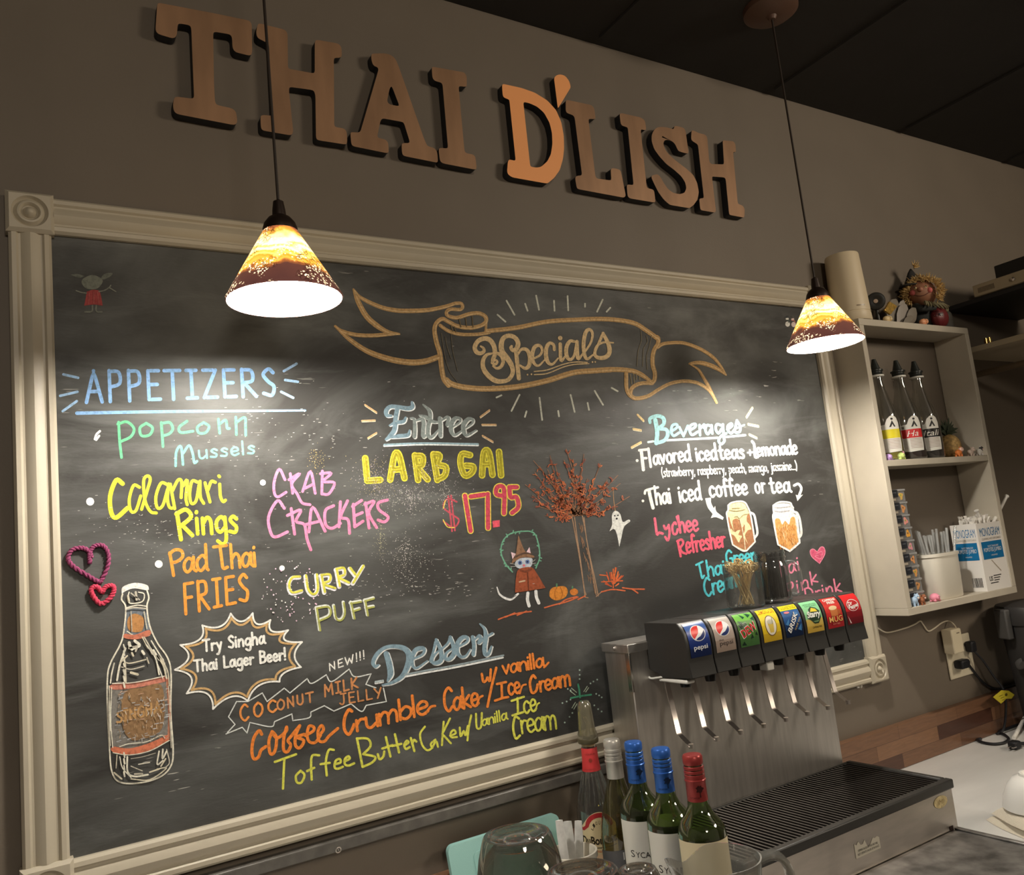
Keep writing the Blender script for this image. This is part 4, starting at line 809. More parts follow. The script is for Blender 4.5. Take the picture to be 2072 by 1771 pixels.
# ---------------------------------------------------------------- sign letters
COPPER = mat('brushed_copper_paint', srgb(160, 124, 94), 0.42, metal=0.25, var=0.16, vscale=22, stretch=(1, 1, 0.25))
ORANGE = mat('bright_orange_paint', srgb(252, 172, 108), 0.5)
EDGE = mat('sign_edge_black', srgb(34, 34, 37), 0.6)
YS = -0.021
LET = [
 ('letter_t', qA, '95,25 700,140 1060,215 1085,250 1090,550 1070,585 910,545 882,500 878,390 855,358 680,330 690,900 700,1070 720,1100 880,1135 920,1170 935,1280 905,1312 300,1195 265,1160 258,1090 275,1010 480,1035 450,290 430,262 310,242 300,370 265,405 100,355 75,315', '', 'copper letter T at the start of the sign'),
 ('letter_h', qA, '1150,240 1430,310 1460,345 1465,720 1745,770 1745,440 1760,415 1990,455 2025,490 2030,580 2015,605 1945,605 1950,1330 2050,1345 2080,1376 2087,1479 2077,1516 1780,1470 1758,1450 1752,1000 1735,945 1480,910 1475,950 1520,1380 1500,1420 1200,1368 1180,1340 1175,1220 1200,1203 1305,1215 1265,480 1255,455 1205,428 1140,395 1130,330', '', 'copper letter H crossed by the left lamp cord'),
 ('letter_a', qB, '385,180 550,175 640,195 700,250 745,360 1060,1260 1105,1365 1190,1385 1230,1430 1243,1560 1225,1575 800,1490 780,1450 775,1325 885,1325 810,1080 790,1055 530,1008 505,1040 465,1235 480,1260 570,1280 605,1320 612,1440 590,1455 150,1365 130,1330 120,1200 135,1185 245,1190 480,385 470,355 415,335 390,270', '650,595 750,855 620,830 590,790 600,740 625,620', 'copper letter A with a small triangular hole'),
 ('letter_i', qB, '1160,345 1580,420 1610,470 1610,595 1595,605 1505,595 1580,1420 1600,1455 1690,1470 1720,1500 1738,1650 1715,1665 1300,1585 1265,1550 1250,1410 1265,1385 1370,1395 1300,575 1280,550 1200,530 1170,490', '', 'copper letter I between the copper A and the orange D'),
 ('letter_d', qC, '100,205 115,188 350,240 520,300 680,400 790,520 860,680 890,850 895,1020 880,1150 840,1290 770,1390 680,1465 230,1385 180,1350 165,1310 175,1180 195,1155 275,1175 195,400 180,385 125,365 108,330', '372,418 450,435 550,480 640,560 710,690 740,820 745,960 725,1090 680,1180 600,1250 540,1260 475,1250 460,1230', 'bright orange letter D in the middle of the sign'),
 ('apostrophe', qC, '765,110 800,75 850,65 910,85 960,150 982,230 815,507', '', 'bright orange teardrop apostrophe after the orange D'),
 ('letter_l', qC, '915,400 945,395 1250,460 1280,500 1300,640 1205,635 1295,1370 1315,1400 1500,1425 1490,1280 1520,1265 1590,1280 1620,1300 1685,1620 1660,1645 1070,1535 1055,1510 1035,1390 1055,1365 1125,1360 1030,620 1010,590 930,560 915,530', '', 'copper letter L right under the orange apostrophe'),
 ('letter_i', qD, '100,150 130,140 420,205 480,250 500,380 480,395 415,380 505,1230 520,1260 600,1280 620,1310 637,1460 620,1475 250,1412 220,1375 208,1220 225,1205 310,1215 225,370 215,350 145,330 118,300', '', 'copper letter I between the copper L and S'),
 ('letter_s', qD, '700,345 800,350 910,382 920,335 950,330 1060,360 1085,400 1132,730 1110,745 985,710 960,670 930,600 880,555 800,535 760,560 755,620 790,700 870,790 980,880 1100,970 1200,1060 1260,1180 1285,1320 1265,1430 1210,1510 1145,1560 850,1510 760,1430 680,1320 620,1200 570,1090 600,1065 670,1050 710,1090 760,1180 820,1270 900,1330 1000,1350 1070,1330 1100,1260 1080,1170 1020,1080 920,990 800,900 700,790 620,680 580,560 580,470 610,400 650,360', '', 'copper letter S near the end of the sign'),
 ('letter_h', qD, '1175,400 1210,400 1290,440 1380,460 1410,500 1440,860 1465,900 1660,905 1640,545 1800,560 1830,600 1840,720 1795,720 1865,1480 1880,1500 1940,1520 1970,1570 1965,1690 1945,1698 1745,1660 1735,1630 1685,1120 1660,1100 1480,1085 1540,1600 1520,1625 1320,1590 1305,1570 1290,1415 1360,1410 1275,640 1265,605 1180,550 1170,520', '', 'copper letter H at the right end of the sign')]
def chaikin(p):
    out = []
    for i in range(len(p)):
        a = np.array(p[i]); b = np.array(p[(i + 1) % len(p)]); L = np.hypot(*(b - a)); c = min(0.25, 0.012 / max(L, 1e-6) * 0.25)
        out += [tuple(a + (b - a) * c), tuple(b - (b - a) * c)]
    return out
for nm, q, sx, hole, lab in LET:
    def loop(t):
        w = [at(*p, y=YS) for p in parse(t, q)[0][0]]
        return chaikin(chaikin([(v.x, v.z) for v in w]))
    o_ = loop(sx); hs = [loop(hole)] if hole else []
    xs = [p[0] for p in o_]; zs = [p[1] for p in o_]
    mb = MB().prism(o_, lambda a, b: (a, YS, b), lambda a, b: (a, -0.0004, b), hs, m=0, ms=1)
    o = mb.build(nm, [ORANGE if 'orange letter' in lab or 'teardrop' in lab else COPPER, EDGE], origin=((min(xs) + max(xs)) / 2, 0, min(zs)))
    b = o.modifiers.new('bevel', 'BEVEL'); b.width = 0.0012; b.segments = 2; b.limit_method = 'ANGLE'; b.angle_limit = math.radians(60); b.material = 0
    tag(o, lab, 'sign letter', 'raised letters of the wall sign')
# ---------------------------------------------------------------- pendant lamps
CORD = mat('bronze_cord', srgb(44, 34, 26), 0.5); CAPM = mat('dark_bronze', srgb(52, 40, 34), 0.45, metal=0.5)
def shade_material():
    m = bpy.data.materials.new('art_glass_amber'); m.use_nodes = True
    n, l = nodes(m); b = n['Principled BSDF']
    tc = n.new('ShaderNodeTexCoord'); sep = n.new('ShaderNodeSeparateXYZ'); l.new(tc.outputs['Object'], sep.inputs[0])
    nz = n.new('ShaderNodeTexNoise'); nz.inputs['Scale'].default_value = 26; nz.inputs['Detail'].default_value = 4; l.new(tc.outputs['Object'], nz.inputs['Vector'])
    ad = n.new('ShaderNodeMath'); ad.operation = 'MULTIPLY_ADD'; ad.inputs[1].default_value = 0.050; l.new(nz.outputs[0], ad.inputs[0]); l.new(sep.outputs[2], ad.inputs[2])
    mr = n.new('ShaderNodeMapRange'); mr.inputs[1].default_value = 0.025; mr.inputs[2].default_value = 0.132; l.new(ad.outputs[0], mr.inputs[0])
    rp = n.new('ShaderNodeValToRGB'); cr = rp.color_ramp
    stops = [(0.0, (0.055, 0.020, 0.016)), (0.26, (0.075, 0.026, 0.018)), (0.32, (0.30, 0.09, 0.02)), (0.37, (0.95, 0.42, 0.05)), (0.43, (0.75, 0.28, 0.02)), (0.47, (1.2, 0.75, 0.16)), (0.53, (0.80, 0.40, 0.03)), (0.59, (1.9, 1.4, 0.6)), (0.66, (1.1, 0.66, 0.08)), (0.72, (2.0, 1.5, 0.7)), (0.86, (0.85, 0.36, 0.04)), (0.93, (0.35, 0.10, 0.03)), (1.0, (0.12, 0.035, 0.02))]
    while len(cr.elements) < len(stops): cr.elements.new(0.5)
    for e_, (p, c) in zip(cr.elements, stops): e_.position = p; e_.color = (*c, 1)
    l.new(mr.outputs[0], rp.inputs[0])
    # frit: pale chips in drifting patches, thin brown veins between them
    vo = n.new('ShaderNodeTexVoronoi'); vo.inputs['Scale'].default_value = 260; l.new(tc.outputs['Object'], vo.inputs['Vector'])
    chip = n.new('ShaderNodeMapRange'); chip.inputs[1].default_value = 0.42; chip.inputs[2].default_value = 0.34; l.new(vo.outputs['Distance'], chip.inputs[0])
    n2 = n.new('ShaderNodeTexNoise'); n2.inputs['Scale'].default_value = 30; n2.inputs['Detail'].default_value = 2; l.new(tc.outputs['Object'], n2.inputs['Vector'])
    zone = n.new('ShaderNodeMapRange'); zone.inputs[1].default_value = 0.52; zone.inputs[2].default_value = 0.57; l.new(n2.outputs[0], zone.inputs[0])
    mu = n.new('ShaderNodeMath'); mu.operation = 'MULTIPLY'; l.new(chip.outputs[0], mu.inputs[0]); l.new(zone.outputs[0], mu.inputs[1])
    mx = n.new('ShaderNodeMix'); mx.data_type = 'RGBA'; l.new(mu.outputs[0], mx.inputs[0]); l.new(rp.outputs[0], mx.inputs[6]); mx.inputs[7].default_value = (1.25, 0.95, 0.55, 1)
    ve = n.new('ShaderNodeTexVoronoi'); ve.feature = 'DISTANCE_TO_EDGE'; ve.inputs['Scale'].default_value = 120; l.new(tc.outputs['Object'], ve.inputs['Vector'])
    vm = n.new('ShaderNodeMapRange'); vm.inputs[1].default_value = 0.03; vm.inputs[2].default_value = 0.10; vm.inputs[3].default_value = 0.25; vm.inputs[4].default_value = 1.0; l.new(ve.outputs[0], vm.inputs[0])
    n3 = n.new('ShaderNodeTexNoise'); n3.inputs['Scale'].default_value = 22; l.new(tc.outputs['Object'], n3.inputs['Vector'])
    z3 = n.new('ShaderNodeMapRange'); z3.inputs[1].default_value = 0.50; z3.inputs[2].default_value = 0.60; l.new(n3.outputs[0], z3.inputs[0])
    mxv = n.new('ShaderNodeMath'); mxv.operation = 'MAXIMUM'; l.new(vm.outputs[0], mxv.inputs[0])
    inv = n.new('ShaderNodeMath'); inv.operation = 'SUBTRACT'; inv.inputs[0].default_value = 1.0; l.new(z3.outputs[0], inv.inputs[1]); l.new(inv.outputs[0], mxv.inputs[1])
    l.new(mx.outputs[2], b.inputs['Emission Color']); gn = n.new('ShaderNodeMath'); gn.operation = 'MULTIPLY'; gn.inputs[1].default_value = 1.9; l.new(mxv.outputs[0], gn.inputs[0]); l.new(gn.outputs[0], b.inputs['Emission Strength'])
    b.inputs['Base Color'].default_value = (0.10, 0.045, 0.035, 1); b.inputs['Roughness'].default_value = 0.18
    return m
SHADE = shade_material()
WIN = mat('shade_white_inside', (0.9, 0.88, 0.84), 0.5)
def bulbmat():
    m = bpy.data.materials.new('lit_bulb'); m.use_nodes = True; n, l = nodes(m); b = n['Principled BSDF']
    b.inputs['Base Color'].default_value = (1, 1, 1, 1); b.inputs['Emission Color'].default_value = (1.0, 0.93, 0.82, 1); b.inputs['Emission Strength'].default_value = BULB
    return m
BULBM = bulbmat()
def lamp(x, y, z, lab):
    R, H, r = 0.0817, 0.107, 0.0235
    t = thing('pendant_lamp', (x, y, z), lab, 'pendant lamp', 'pendant lamps over the bar')
    o = MB().lathe([(R, 0), (R + 0.0012, 0.003), (r, H), (r - 0.001, H + 0.0005)], (x, y, z), 64, cap=False).build('lamp_shade', SHADE, t, fixn=True)
    MB().lathe([(R - 0.0005, 0.0004), (r - 0.0024, H - 0.001), (0.001, H)], (x, y, z), 48, cap=False).build('shade_lining', WIN, o)
    MB().lathe([(0, 0), (0.012, 0.002), (0.023, 0.012), (0.028, 0.026), (0.025, 0.042), (0.016, 0.056), (0.013, 0.064), (0, 0.064)], (x, y, z + 0.004), 24).build('bulb', BULBM, t)
    MB().lathe([(r + 0.0015, -0.003), (r + 0.0015, 0.002), (r - 0.001, 0.010), (0.0165, 0.018), (0.010, 0.022), (0.0095, 0.030), (0.0075, 0.044), (0.004, 0.046), (0.003, 0.047)], (x, y, z + H), 32).build('socket_cap', CAPM, t)
    MB().tube([(x, y, z + H + 0.046), (x, y, ZCEIL - 0.02)], 0.0023, 8).build('cord', CORD, t)
    MB().lathe([(0.063, 0.024), (0.062, 0.012), (0.050, 0.003), (0.012, 0.0), (0.008, -0.008), (0.003, -0.008)][::-1], (x, y, ZCEIL - 0.024), 40).build('ceiling_canopy', mat('canopy_brown', srgb(92, 66, 52), 0.5), t)
    return t
lamp(0.3392, -0.275, 0.8136, 'larger looking lit pendant lamp hanging in front of the left half of the chalkboard')
lamp(1.5353, -0.275, 0.7992, 'lit pendant lamp hanging by the right end of the chalkboard near the shelf box')
# ---------------------------------------------------------------- yarn hearts stuck on the board
def yarn(sx, rgb, r, lab):
    p = [at(*q, y=YB - 0.004) for q in parse(sx, qV)[0][0]]
    P = smooth_path([tuple(v) for v in p], n=14)
    t0 = P[0]; mb = MB(); N = len(P)
    for s_ in (0, PI):
        q = []
        for i, a in enumerate(P):
            tn = P[min(i + 1, N - 1)] - P[max(i - 1, 0)]; tn = tn / max(1e-9, np.linalg.norm(tn)); nn = np.array((-tn[2], 0, tn[0]))
            ph = i * 0.62 + s_
            q.append(tuple(a + nn * math.cos(ph) * r * 0.62 + np.array((0, -1, 0)) * math.sin(ph) * r * 0.62))
        mb.tube(q, r * 0.8, 7)
    o = mb.build('yarn_heart', mat('yarn_%d' % rgb[0], srgb(*rgb), 0.9, bump=0.5, bscale=900), origin=tuple(P[len(P) // 2]))
    return tag(o, lab, 'heart', 'yarn hearts on the chalkboard')
yarn('480,105 478,70 480,45 505,14 550,12 578,55 575,120 545,190 525,203 470,172 395,125 364,82 385,35 440,24 478,45 488,75', (140, 62, 100), 0.0026, 'large plum twisted yarn heart stuck on the chalkboard')
yarn('545,262 565,232 600,226 608,250 590,290 540,322 500,285 487,245 515,230 545,260', (206, 66, 92), 0.0028, 'small red twisted yarn heart just below the plum one')
# ---------------------------------------------------------------- soda dispenser
STEEL_ = mat('stainless_steel', (0.66, 0.63, 0.59), 0.42, metal=1.0, var=0.10, vscale=14, stretch=(6, 6, 0.6), bump=0.04, bscale=400)
BLKP = mat('black_plastic', srgb(46, 45, 43), 0.42, bump=0.05, bscale=900); BLKG = mat('black_gloss_plastic', srgb(34, 31, 30), 0.28)
CHROME = mat('chrome_lever', (0.72, 0.66, 0.62), 0.34, metal=1.0)
WPL = mat('white_plastic', srgb(236, 234, 226), 0.4)
disp = thing('soda_dispenser', (1.31, -0.2, ZC), 'stainless eight valve soda fountain with a black drip tray', 'soda dispenser')
MB().box(1.02, 1.59, -0.104, -0.026, ZC + 0.001, 0.214).build('tower', STEEL_, disp, bevel=0.002)
MB().box(1.016, 1.594, -0.108, -0.022, 0.202, 0.219).build('tower_lid', STEEL_, disp, bevel=0.0015)
MB().box(1.0175, 1.0225, -0.1062, -0.094, 0.128, 0.204).build('corner_strip', mat('steel_bright', (0.66, 0.63, 0.58), 0.22, metal=1.0), disp, bevel=0.0008)
v_ = at(1243, 1312, x=1.015)
MB().sphere((1.0155, v_.y, v_.z), 0.0042, 12, 8).build('screw', CHROME, disp)
PR = [(-0.1342, 0.2547), (-0.1996, 0.2547), (-0.2085, 0.2472), (-0.2155, 0.2345), (-0.2190, 0.2180), (-0.2200, 0.2000), (-0.2193, 0.1835)]
BODY = [(-0.105, 0.2547)] + PR[1:] + [(-0.2240, 0.1533), (-0.1397, 0.1502), (-0.128, 0.158), (-0.105, 0.1640)]
# arc-length table of the curved front for the brand labels
CUR = [np.array(p) for p in smooth_path(PR[1:], n=6)][::-1]
CL = np.concatenate([[0], np.cumsum([np.hypot(*(CUR[i + 1] - CUR[i])) for i in range(len(CUR) - 1)])])
def onfront(X0, X1, off):
    def f(u, v):
        s_ = np.clip(0.006 + v * (CL[-1] - 0.012), 0, CL[-1])
        y = np.interp(s_, CL, [c[0] for c in CUR]); z = np.interp(s_, CL, [c[1] for c in CUR])
        y2 = np.interp(min(s_ + 0.001, CL[-1]), CL, [c[0] for c in CUR]); z2 = np.interp(min(s_ + 0.001, CL[-1]), CL, [c[1] for c in CUR])
        y1 = np.interp(max(s_ - 0.001, 0), CL, [c[0] for c in CUR]); z1 = np.interp(max(s_ - 0.001, 0), CL, [c[1] for c in CUR])
        t = np.array((y2 - y1, z2 - z1)); t /= max(1e-9, np.hypot(*t)); nn = np.array((-t[1], t[0]))
        return (X0 + u * (X1 - X0), y + nn[0] * off, z + nn[1] * off)
    return f
def flatmat(rgb, rough=0.3): return mat('print_%d_%d_%d' % rgb, srgb(*rgb), rough)
class Label:
    def __init__(s, X0, X1): s.X = (X0, X1); s.mb = MB(); s.ms = []; s.k = 0
    def m(s, rgb):
        q = flatmat(rgb)
        if q not in s.ms: s.ms.append(q)
        return s.ms.index(q)
    def f(s): s.k += 1; return onfront(*s.X, 0.0006 + 0.00012 * s.k)
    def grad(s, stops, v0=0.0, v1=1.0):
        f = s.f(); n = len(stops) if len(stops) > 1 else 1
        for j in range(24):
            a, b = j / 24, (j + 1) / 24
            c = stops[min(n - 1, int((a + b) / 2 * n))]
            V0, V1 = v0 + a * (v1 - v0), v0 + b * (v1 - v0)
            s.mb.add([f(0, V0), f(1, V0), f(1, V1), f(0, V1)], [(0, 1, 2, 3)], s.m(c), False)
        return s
    def poly(s, pts, rgb):
        # fine strips so that the shape hugs the curve
        s.mb.flat(pts, s.f(), m=s.m(rgb), sub=0.12); return s
    def text(s, t, u0, u1, v0, v1, rgb, bold=0.0, shear=0.0, rot=None):
        put_text(s.mb, t, s.f(), u0, u1, v0, v1, s.m(rgb), bold, shear, rot); return s
    def done(s, par, lab):
        o = s.mb.build('brand_label', s.ms, par, weld=False, fixn=False); o['label'] = lab; return o
def globe(L, cu, cv, r, asp=0.78):
    ry = r * asp
    L.poly(ell(cu, cv, r * 1.07, ry * 1.07, 36), (240, 240, 238)); L.poly(ell(cu, cv, r * 0.98, ry * 0.98, 36), (238, 240, 242))
    red = [(cu + r * 0.96 * math.cos(a), cv + ry * 0.96 * math.sin(a)) for a in np.linspace(1.25, 3.95, 22)]
    red += [(cu - 0.35 * r, cv - 0.40 * ry), (cu + 0.02 * r, cv - 0.05 * ry), (cu + 0.18 * r, cv + 0.4 * ry), (cu + 0.24 * r, cv + 0.75 * ry)]
    L.poly(red, (226, 48, 44))
    blu = [(cu + r * 0.96 * math.cos(a), cv + ry * 0.96 * math.sin(a)) for a in np.linspace(0.25, -2.1, 22)]
    blu += [(cu - 0.2 * r, cv - 0.62 * ry), (cu + 0.25 * r, cv - 0.45 * ry), (cu + 0.62 * r, cv - 0.1 * ry)]
    L.poly(blu, (24, 44, 104))
P0, PITCH = 1.066, 0.0655
VL = ['blue cola label with a red white and blue ball', 'silver diet cola label with a red white and blue ball', 'green soda label with slanted red lettering', 'yellow lemonade label with a glass in an oval', 'blue iced tea label with a yellow strip on top', 'green and gold lemon lime label', 'red caffeine free root beer label', 'dark red cola label with a white ringed badge']
for i in range(8):
    x0, x1 = P0 + i * PITCH + (0 if i == 0 else 0.0012), P0 + (i + 1) * PITCH - 0.0012
    mb = MB().prism(BODY, lambda a, b: (x0, a, b), lambda a, b: (x1, a, b), m=0)
    bo = mb.build('valve', BLKP, disp, bevel=0.0015)
    L = Label(x0 + 0.0075, x1 - 0.0035)
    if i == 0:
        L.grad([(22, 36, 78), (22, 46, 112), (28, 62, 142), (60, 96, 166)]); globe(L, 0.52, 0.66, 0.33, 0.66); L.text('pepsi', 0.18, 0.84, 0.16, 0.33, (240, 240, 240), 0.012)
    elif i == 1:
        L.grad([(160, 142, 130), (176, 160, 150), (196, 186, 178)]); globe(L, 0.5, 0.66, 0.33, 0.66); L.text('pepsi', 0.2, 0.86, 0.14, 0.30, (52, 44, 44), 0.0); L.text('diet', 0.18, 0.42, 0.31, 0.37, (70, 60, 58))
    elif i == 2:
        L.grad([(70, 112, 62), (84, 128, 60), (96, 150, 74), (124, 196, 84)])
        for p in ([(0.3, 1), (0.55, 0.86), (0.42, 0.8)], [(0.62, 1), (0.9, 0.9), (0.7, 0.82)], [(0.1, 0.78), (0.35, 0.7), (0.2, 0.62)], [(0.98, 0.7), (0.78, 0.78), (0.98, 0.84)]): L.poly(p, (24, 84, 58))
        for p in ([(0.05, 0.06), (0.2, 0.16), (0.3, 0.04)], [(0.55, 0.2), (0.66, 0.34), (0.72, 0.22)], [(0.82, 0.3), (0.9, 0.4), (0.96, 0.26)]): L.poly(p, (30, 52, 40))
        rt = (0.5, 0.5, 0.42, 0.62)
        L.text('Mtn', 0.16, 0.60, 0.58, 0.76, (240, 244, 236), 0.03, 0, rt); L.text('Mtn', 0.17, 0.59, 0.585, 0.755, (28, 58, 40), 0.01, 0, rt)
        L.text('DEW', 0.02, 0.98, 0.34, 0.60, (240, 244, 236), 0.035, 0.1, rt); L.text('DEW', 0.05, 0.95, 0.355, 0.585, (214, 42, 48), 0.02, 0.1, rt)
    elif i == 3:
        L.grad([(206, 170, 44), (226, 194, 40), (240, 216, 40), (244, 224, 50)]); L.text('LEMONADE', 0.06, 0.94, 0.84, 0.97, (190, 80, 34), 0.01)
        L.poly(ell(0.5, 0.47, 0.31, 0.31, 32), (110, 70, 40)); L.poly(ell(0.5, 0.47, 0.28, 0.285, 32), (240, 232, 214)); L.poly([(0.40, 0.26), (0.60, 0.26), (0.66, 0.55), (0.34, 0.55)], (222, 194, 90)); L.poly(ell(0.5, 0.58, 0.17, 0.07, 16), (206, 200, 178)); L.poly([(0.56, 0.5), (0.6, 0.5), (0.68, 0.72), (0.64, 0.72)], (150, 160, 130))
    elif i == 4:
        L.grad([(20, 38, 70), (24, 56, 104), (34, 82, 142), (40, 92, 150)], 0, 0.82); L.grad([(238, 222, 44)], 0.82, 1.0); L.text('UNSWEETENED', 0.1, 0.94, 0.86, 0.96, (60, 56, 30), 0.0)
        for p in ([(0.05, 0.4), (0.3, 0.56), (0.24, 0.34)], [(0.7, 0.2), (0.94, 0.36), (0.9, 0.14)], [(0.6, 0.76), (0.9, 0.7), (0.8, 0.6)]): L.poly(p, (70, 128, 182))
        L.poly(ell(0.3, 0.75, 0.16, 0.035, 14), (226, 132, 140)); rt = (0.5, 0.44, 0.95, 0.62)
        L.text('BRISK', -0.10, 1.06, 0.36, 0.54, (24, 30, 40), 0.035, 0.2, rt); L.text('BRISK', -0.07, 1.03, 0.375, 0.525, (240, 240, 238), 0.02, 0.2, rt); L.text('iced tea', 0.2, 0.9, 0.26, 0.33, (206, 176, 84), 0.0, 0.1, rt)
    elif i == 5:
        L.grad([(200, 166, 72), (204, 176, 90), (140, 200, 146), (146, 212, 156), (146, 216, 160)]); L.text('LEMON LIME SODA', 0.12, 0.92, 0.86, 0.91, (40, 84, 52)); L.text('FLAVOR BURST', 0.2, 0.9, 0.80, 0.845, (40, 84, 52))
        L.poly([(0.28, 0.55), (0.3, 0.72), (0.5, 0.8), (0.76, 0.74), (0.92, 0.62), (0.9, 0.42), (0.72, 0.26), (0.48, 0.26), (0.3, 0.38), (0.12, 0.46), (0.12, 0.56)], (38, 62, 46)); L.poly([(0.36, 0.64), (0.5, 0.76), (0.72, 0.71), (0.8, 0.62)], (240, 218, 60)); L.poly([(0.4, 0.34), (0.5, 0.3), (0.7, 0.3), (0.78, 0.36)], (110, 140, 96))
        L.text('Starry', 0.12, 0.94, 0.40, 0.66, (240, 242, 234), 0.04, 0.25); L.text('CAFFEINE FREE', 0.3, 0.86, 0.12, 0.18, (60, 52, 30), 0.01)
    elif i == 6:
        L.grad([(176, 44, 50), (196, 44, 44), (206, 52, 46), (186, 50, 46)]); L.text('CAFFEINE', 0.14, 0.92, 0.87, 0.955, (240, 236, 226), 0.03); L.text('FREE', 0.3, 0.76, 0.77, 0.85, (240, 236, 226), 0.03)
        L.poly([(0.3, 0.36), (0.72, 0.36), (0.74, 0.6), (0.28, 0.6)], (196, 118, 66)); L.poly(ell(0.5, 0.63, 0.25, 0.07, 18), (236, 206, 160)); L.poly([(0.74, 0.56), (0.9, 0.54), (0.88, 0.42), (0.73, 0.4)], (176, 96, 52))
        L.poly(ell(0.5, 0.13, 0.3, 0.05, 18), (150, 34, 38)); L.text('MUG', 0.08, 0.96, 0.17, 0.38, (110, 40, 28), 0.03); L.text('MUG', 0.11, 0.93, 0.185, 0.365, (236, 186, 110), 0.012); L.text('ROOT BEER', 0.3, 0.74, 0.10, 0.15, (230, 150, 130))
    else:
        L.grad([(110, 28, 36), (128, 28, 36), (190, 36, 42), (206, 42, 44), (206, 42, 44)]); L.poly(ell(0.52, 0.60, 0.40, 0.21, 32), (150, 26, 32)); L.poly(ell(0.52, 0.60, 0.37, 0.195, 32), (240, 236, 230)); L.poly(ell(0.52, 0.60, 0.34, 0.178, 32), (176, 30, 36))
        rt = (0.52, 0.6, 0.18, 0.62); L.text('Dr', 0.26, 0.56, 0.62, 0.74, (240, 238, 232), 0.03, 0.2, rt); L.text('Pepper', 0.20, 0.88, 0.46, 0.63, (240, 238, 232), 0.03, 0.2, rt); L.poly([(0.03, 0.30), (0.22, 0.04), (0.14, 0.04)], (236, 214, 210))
    lo = L.done(bo, VL[i])
    X = (x0 + x1) / 2
    lev = [(X, -0.113 - 0.001 * i, 0.152), (X, -0.116 - 0.0014 * i, 0.120), (X, -0.1215 - 0.0014 * i, 0.085), (X, -0.1290 - 0.0014 * i, 0.0405), (X, -0.134 - 0.0014 * i, 0.036), (X, -0.1605 - 0.0012 * i, 0.0190)]
    mb = MB()
    vs = []
    for (a, b, c) in lev:
        for dx in (-0.0062, 0.0062):
            for dy in (-0.0012, 0.0012): vs.append((a + dx, b + dy, c + (0.0009 if dy > 0 else -0.0009)))
    fs = []
    for j in range(len(lev) - 1):
        o4 = j * 4
        fs += [(o4, o4 + 1, o4 + 5, o4 + 4), (o4 + 2, o4 + 6, o4 + 7, o4 + 3), (o4, o4 + 4, o4 + 6, o4 + 2), (o4 + 1, o4 + 3, o4 + 7, o4 + 5)]
    fs += [(0, 2, 3, 1), (len(vs) - 4, len(vs) - 3, len(vs) - 1, len(vs) - 2)]
    mb.add(vs, fs, 0, False); mb.lathe([(0, -0.004), (0.0052, -0.004), (0.0052, 0.004), (0, 0.004)], lev[-1], 10)
    mb.build('lever', CHROME, bo, bevel=0.0007)
    MB().lathe([(0.010, 0.0), (0.012, 0.012), (0.013, 0.022), (0.013, 0.03)], (X, -0.168, 0.1305), 16).build('nozzle', BLKG, bo)
MB().box(1.0685, 1.0900, -0.205, -0.125, 0.1415, 0.1500).build('nozzle_cover', WPL, disp, bevel=0.003)
p_ = at(1555, 1353, y=-0.205); MB().box(p_.x - 0.010, p_.x + 0.010, -0.212, -0.19, p_.z - 0.003, p_.z + 0.022).build('nozzle_cover', WPL, disp, bevel=0.002)
MB().tube(smooth_path([(1.064, -0.100, 0.182), (1.064, -0.100, 0.158), (1.064, -0.106, 0.148), (1.066, -0.122, 0.149), (1.068, -0.14, 0.152)], n=5), 0.002, 8).build('drain_hose', WPL, disp)
TX0, TX1, TY0, TY1 = 1.012, 1.608, -0.345, -0.1045
MB().box(TX0, TX1, TY0, TY1, ZC + 0.0005, -0.140).build('tray_base', mat('tray_steel', (0.44, 0.41, 0.38), 0.40, metal=1.0, var=0.10, vscale=10, stretch=(1, 1, 5)), disp, bevel=0.0015)
mb = MB(); zr0, zr1 = -0.1425, -0.1245
for b in ((TX0 - 0.003, TX1 + 0.003, TY0 - 0.005, TY0 + 0.012, zr0, zr1), (TX0 - 0.003, TX0 + 0.012, TY0 + 0.0125, TY1, zr0, zr1), (TX1 - 0.012, TX1 + 0.003, TY0 + 0.0125, TY1, zr0, zr1), (TX0 + 0.0125, TX1 - 0.0125, TY1 - 0.008, TY1, zr0, zr1)): mb.box(*b)
mb.build('tray_rim', BLKP, disp, bevel=0.003)
mb = MB(); n_ = 50
for i in range(n_):
    x = TX0 + 0.016 + (TX1 - TX0 - 0.032) * i / (n_ - 1); mb.box(x - 0.0022, x + 0.0022, TY0 + 0.012, TY1 - 0.008, -0.1345, -0.1268)
for y in (TY0 + 0.075, TY0 + 0.155): mb.box(TX0 + 0.012, TX1 - 0.012, y - 0.002, y + 0.002, -0.1360, -0.1300)
mb.build('drip_grille', BLKG, disp)
mb = MB().box(1.02, TX1 - 0.03, TY0 - 0.0022, TY0 - 0.0002, ZC + 0.004, ZC + 0.0075); mb.build('tray_seam', mat('steel_bright', (0.66, 0.63, 0.58), 0.22, metal=1.0), disp)
MB().box(TX1 - 0.03, TX1 - 0.018, TY0 - 0.0012, TY0 + 0.0005, ZC + 0.0025, ZC + 0.013).build('tray_slot', mat('slot_dark', srgb(38, 22, 18), 0.7), disp)
def frontplane(off): return lambda a, b: at(a, b, y=TY0 - off)
c_ = at(1903, 1623, y=TY0 - 0.0004)
mb = MB(); mb.prism(ell(c_.x, c_.z, 0.0225, 0.0112, 32), lambda a, b: (a, TY0 - 0.0010, b), lambda a, b: (a, TY0 - 0.0001, b), m=0)
put_text(mb, 'IMI', lambda u, v: (u, TY0 - 0.0013, v), c_.x - 0.012, c_.x + 0.012, c_.z - 0.0045, c_.z + 0.0045, 1, 0.0, 0.2)
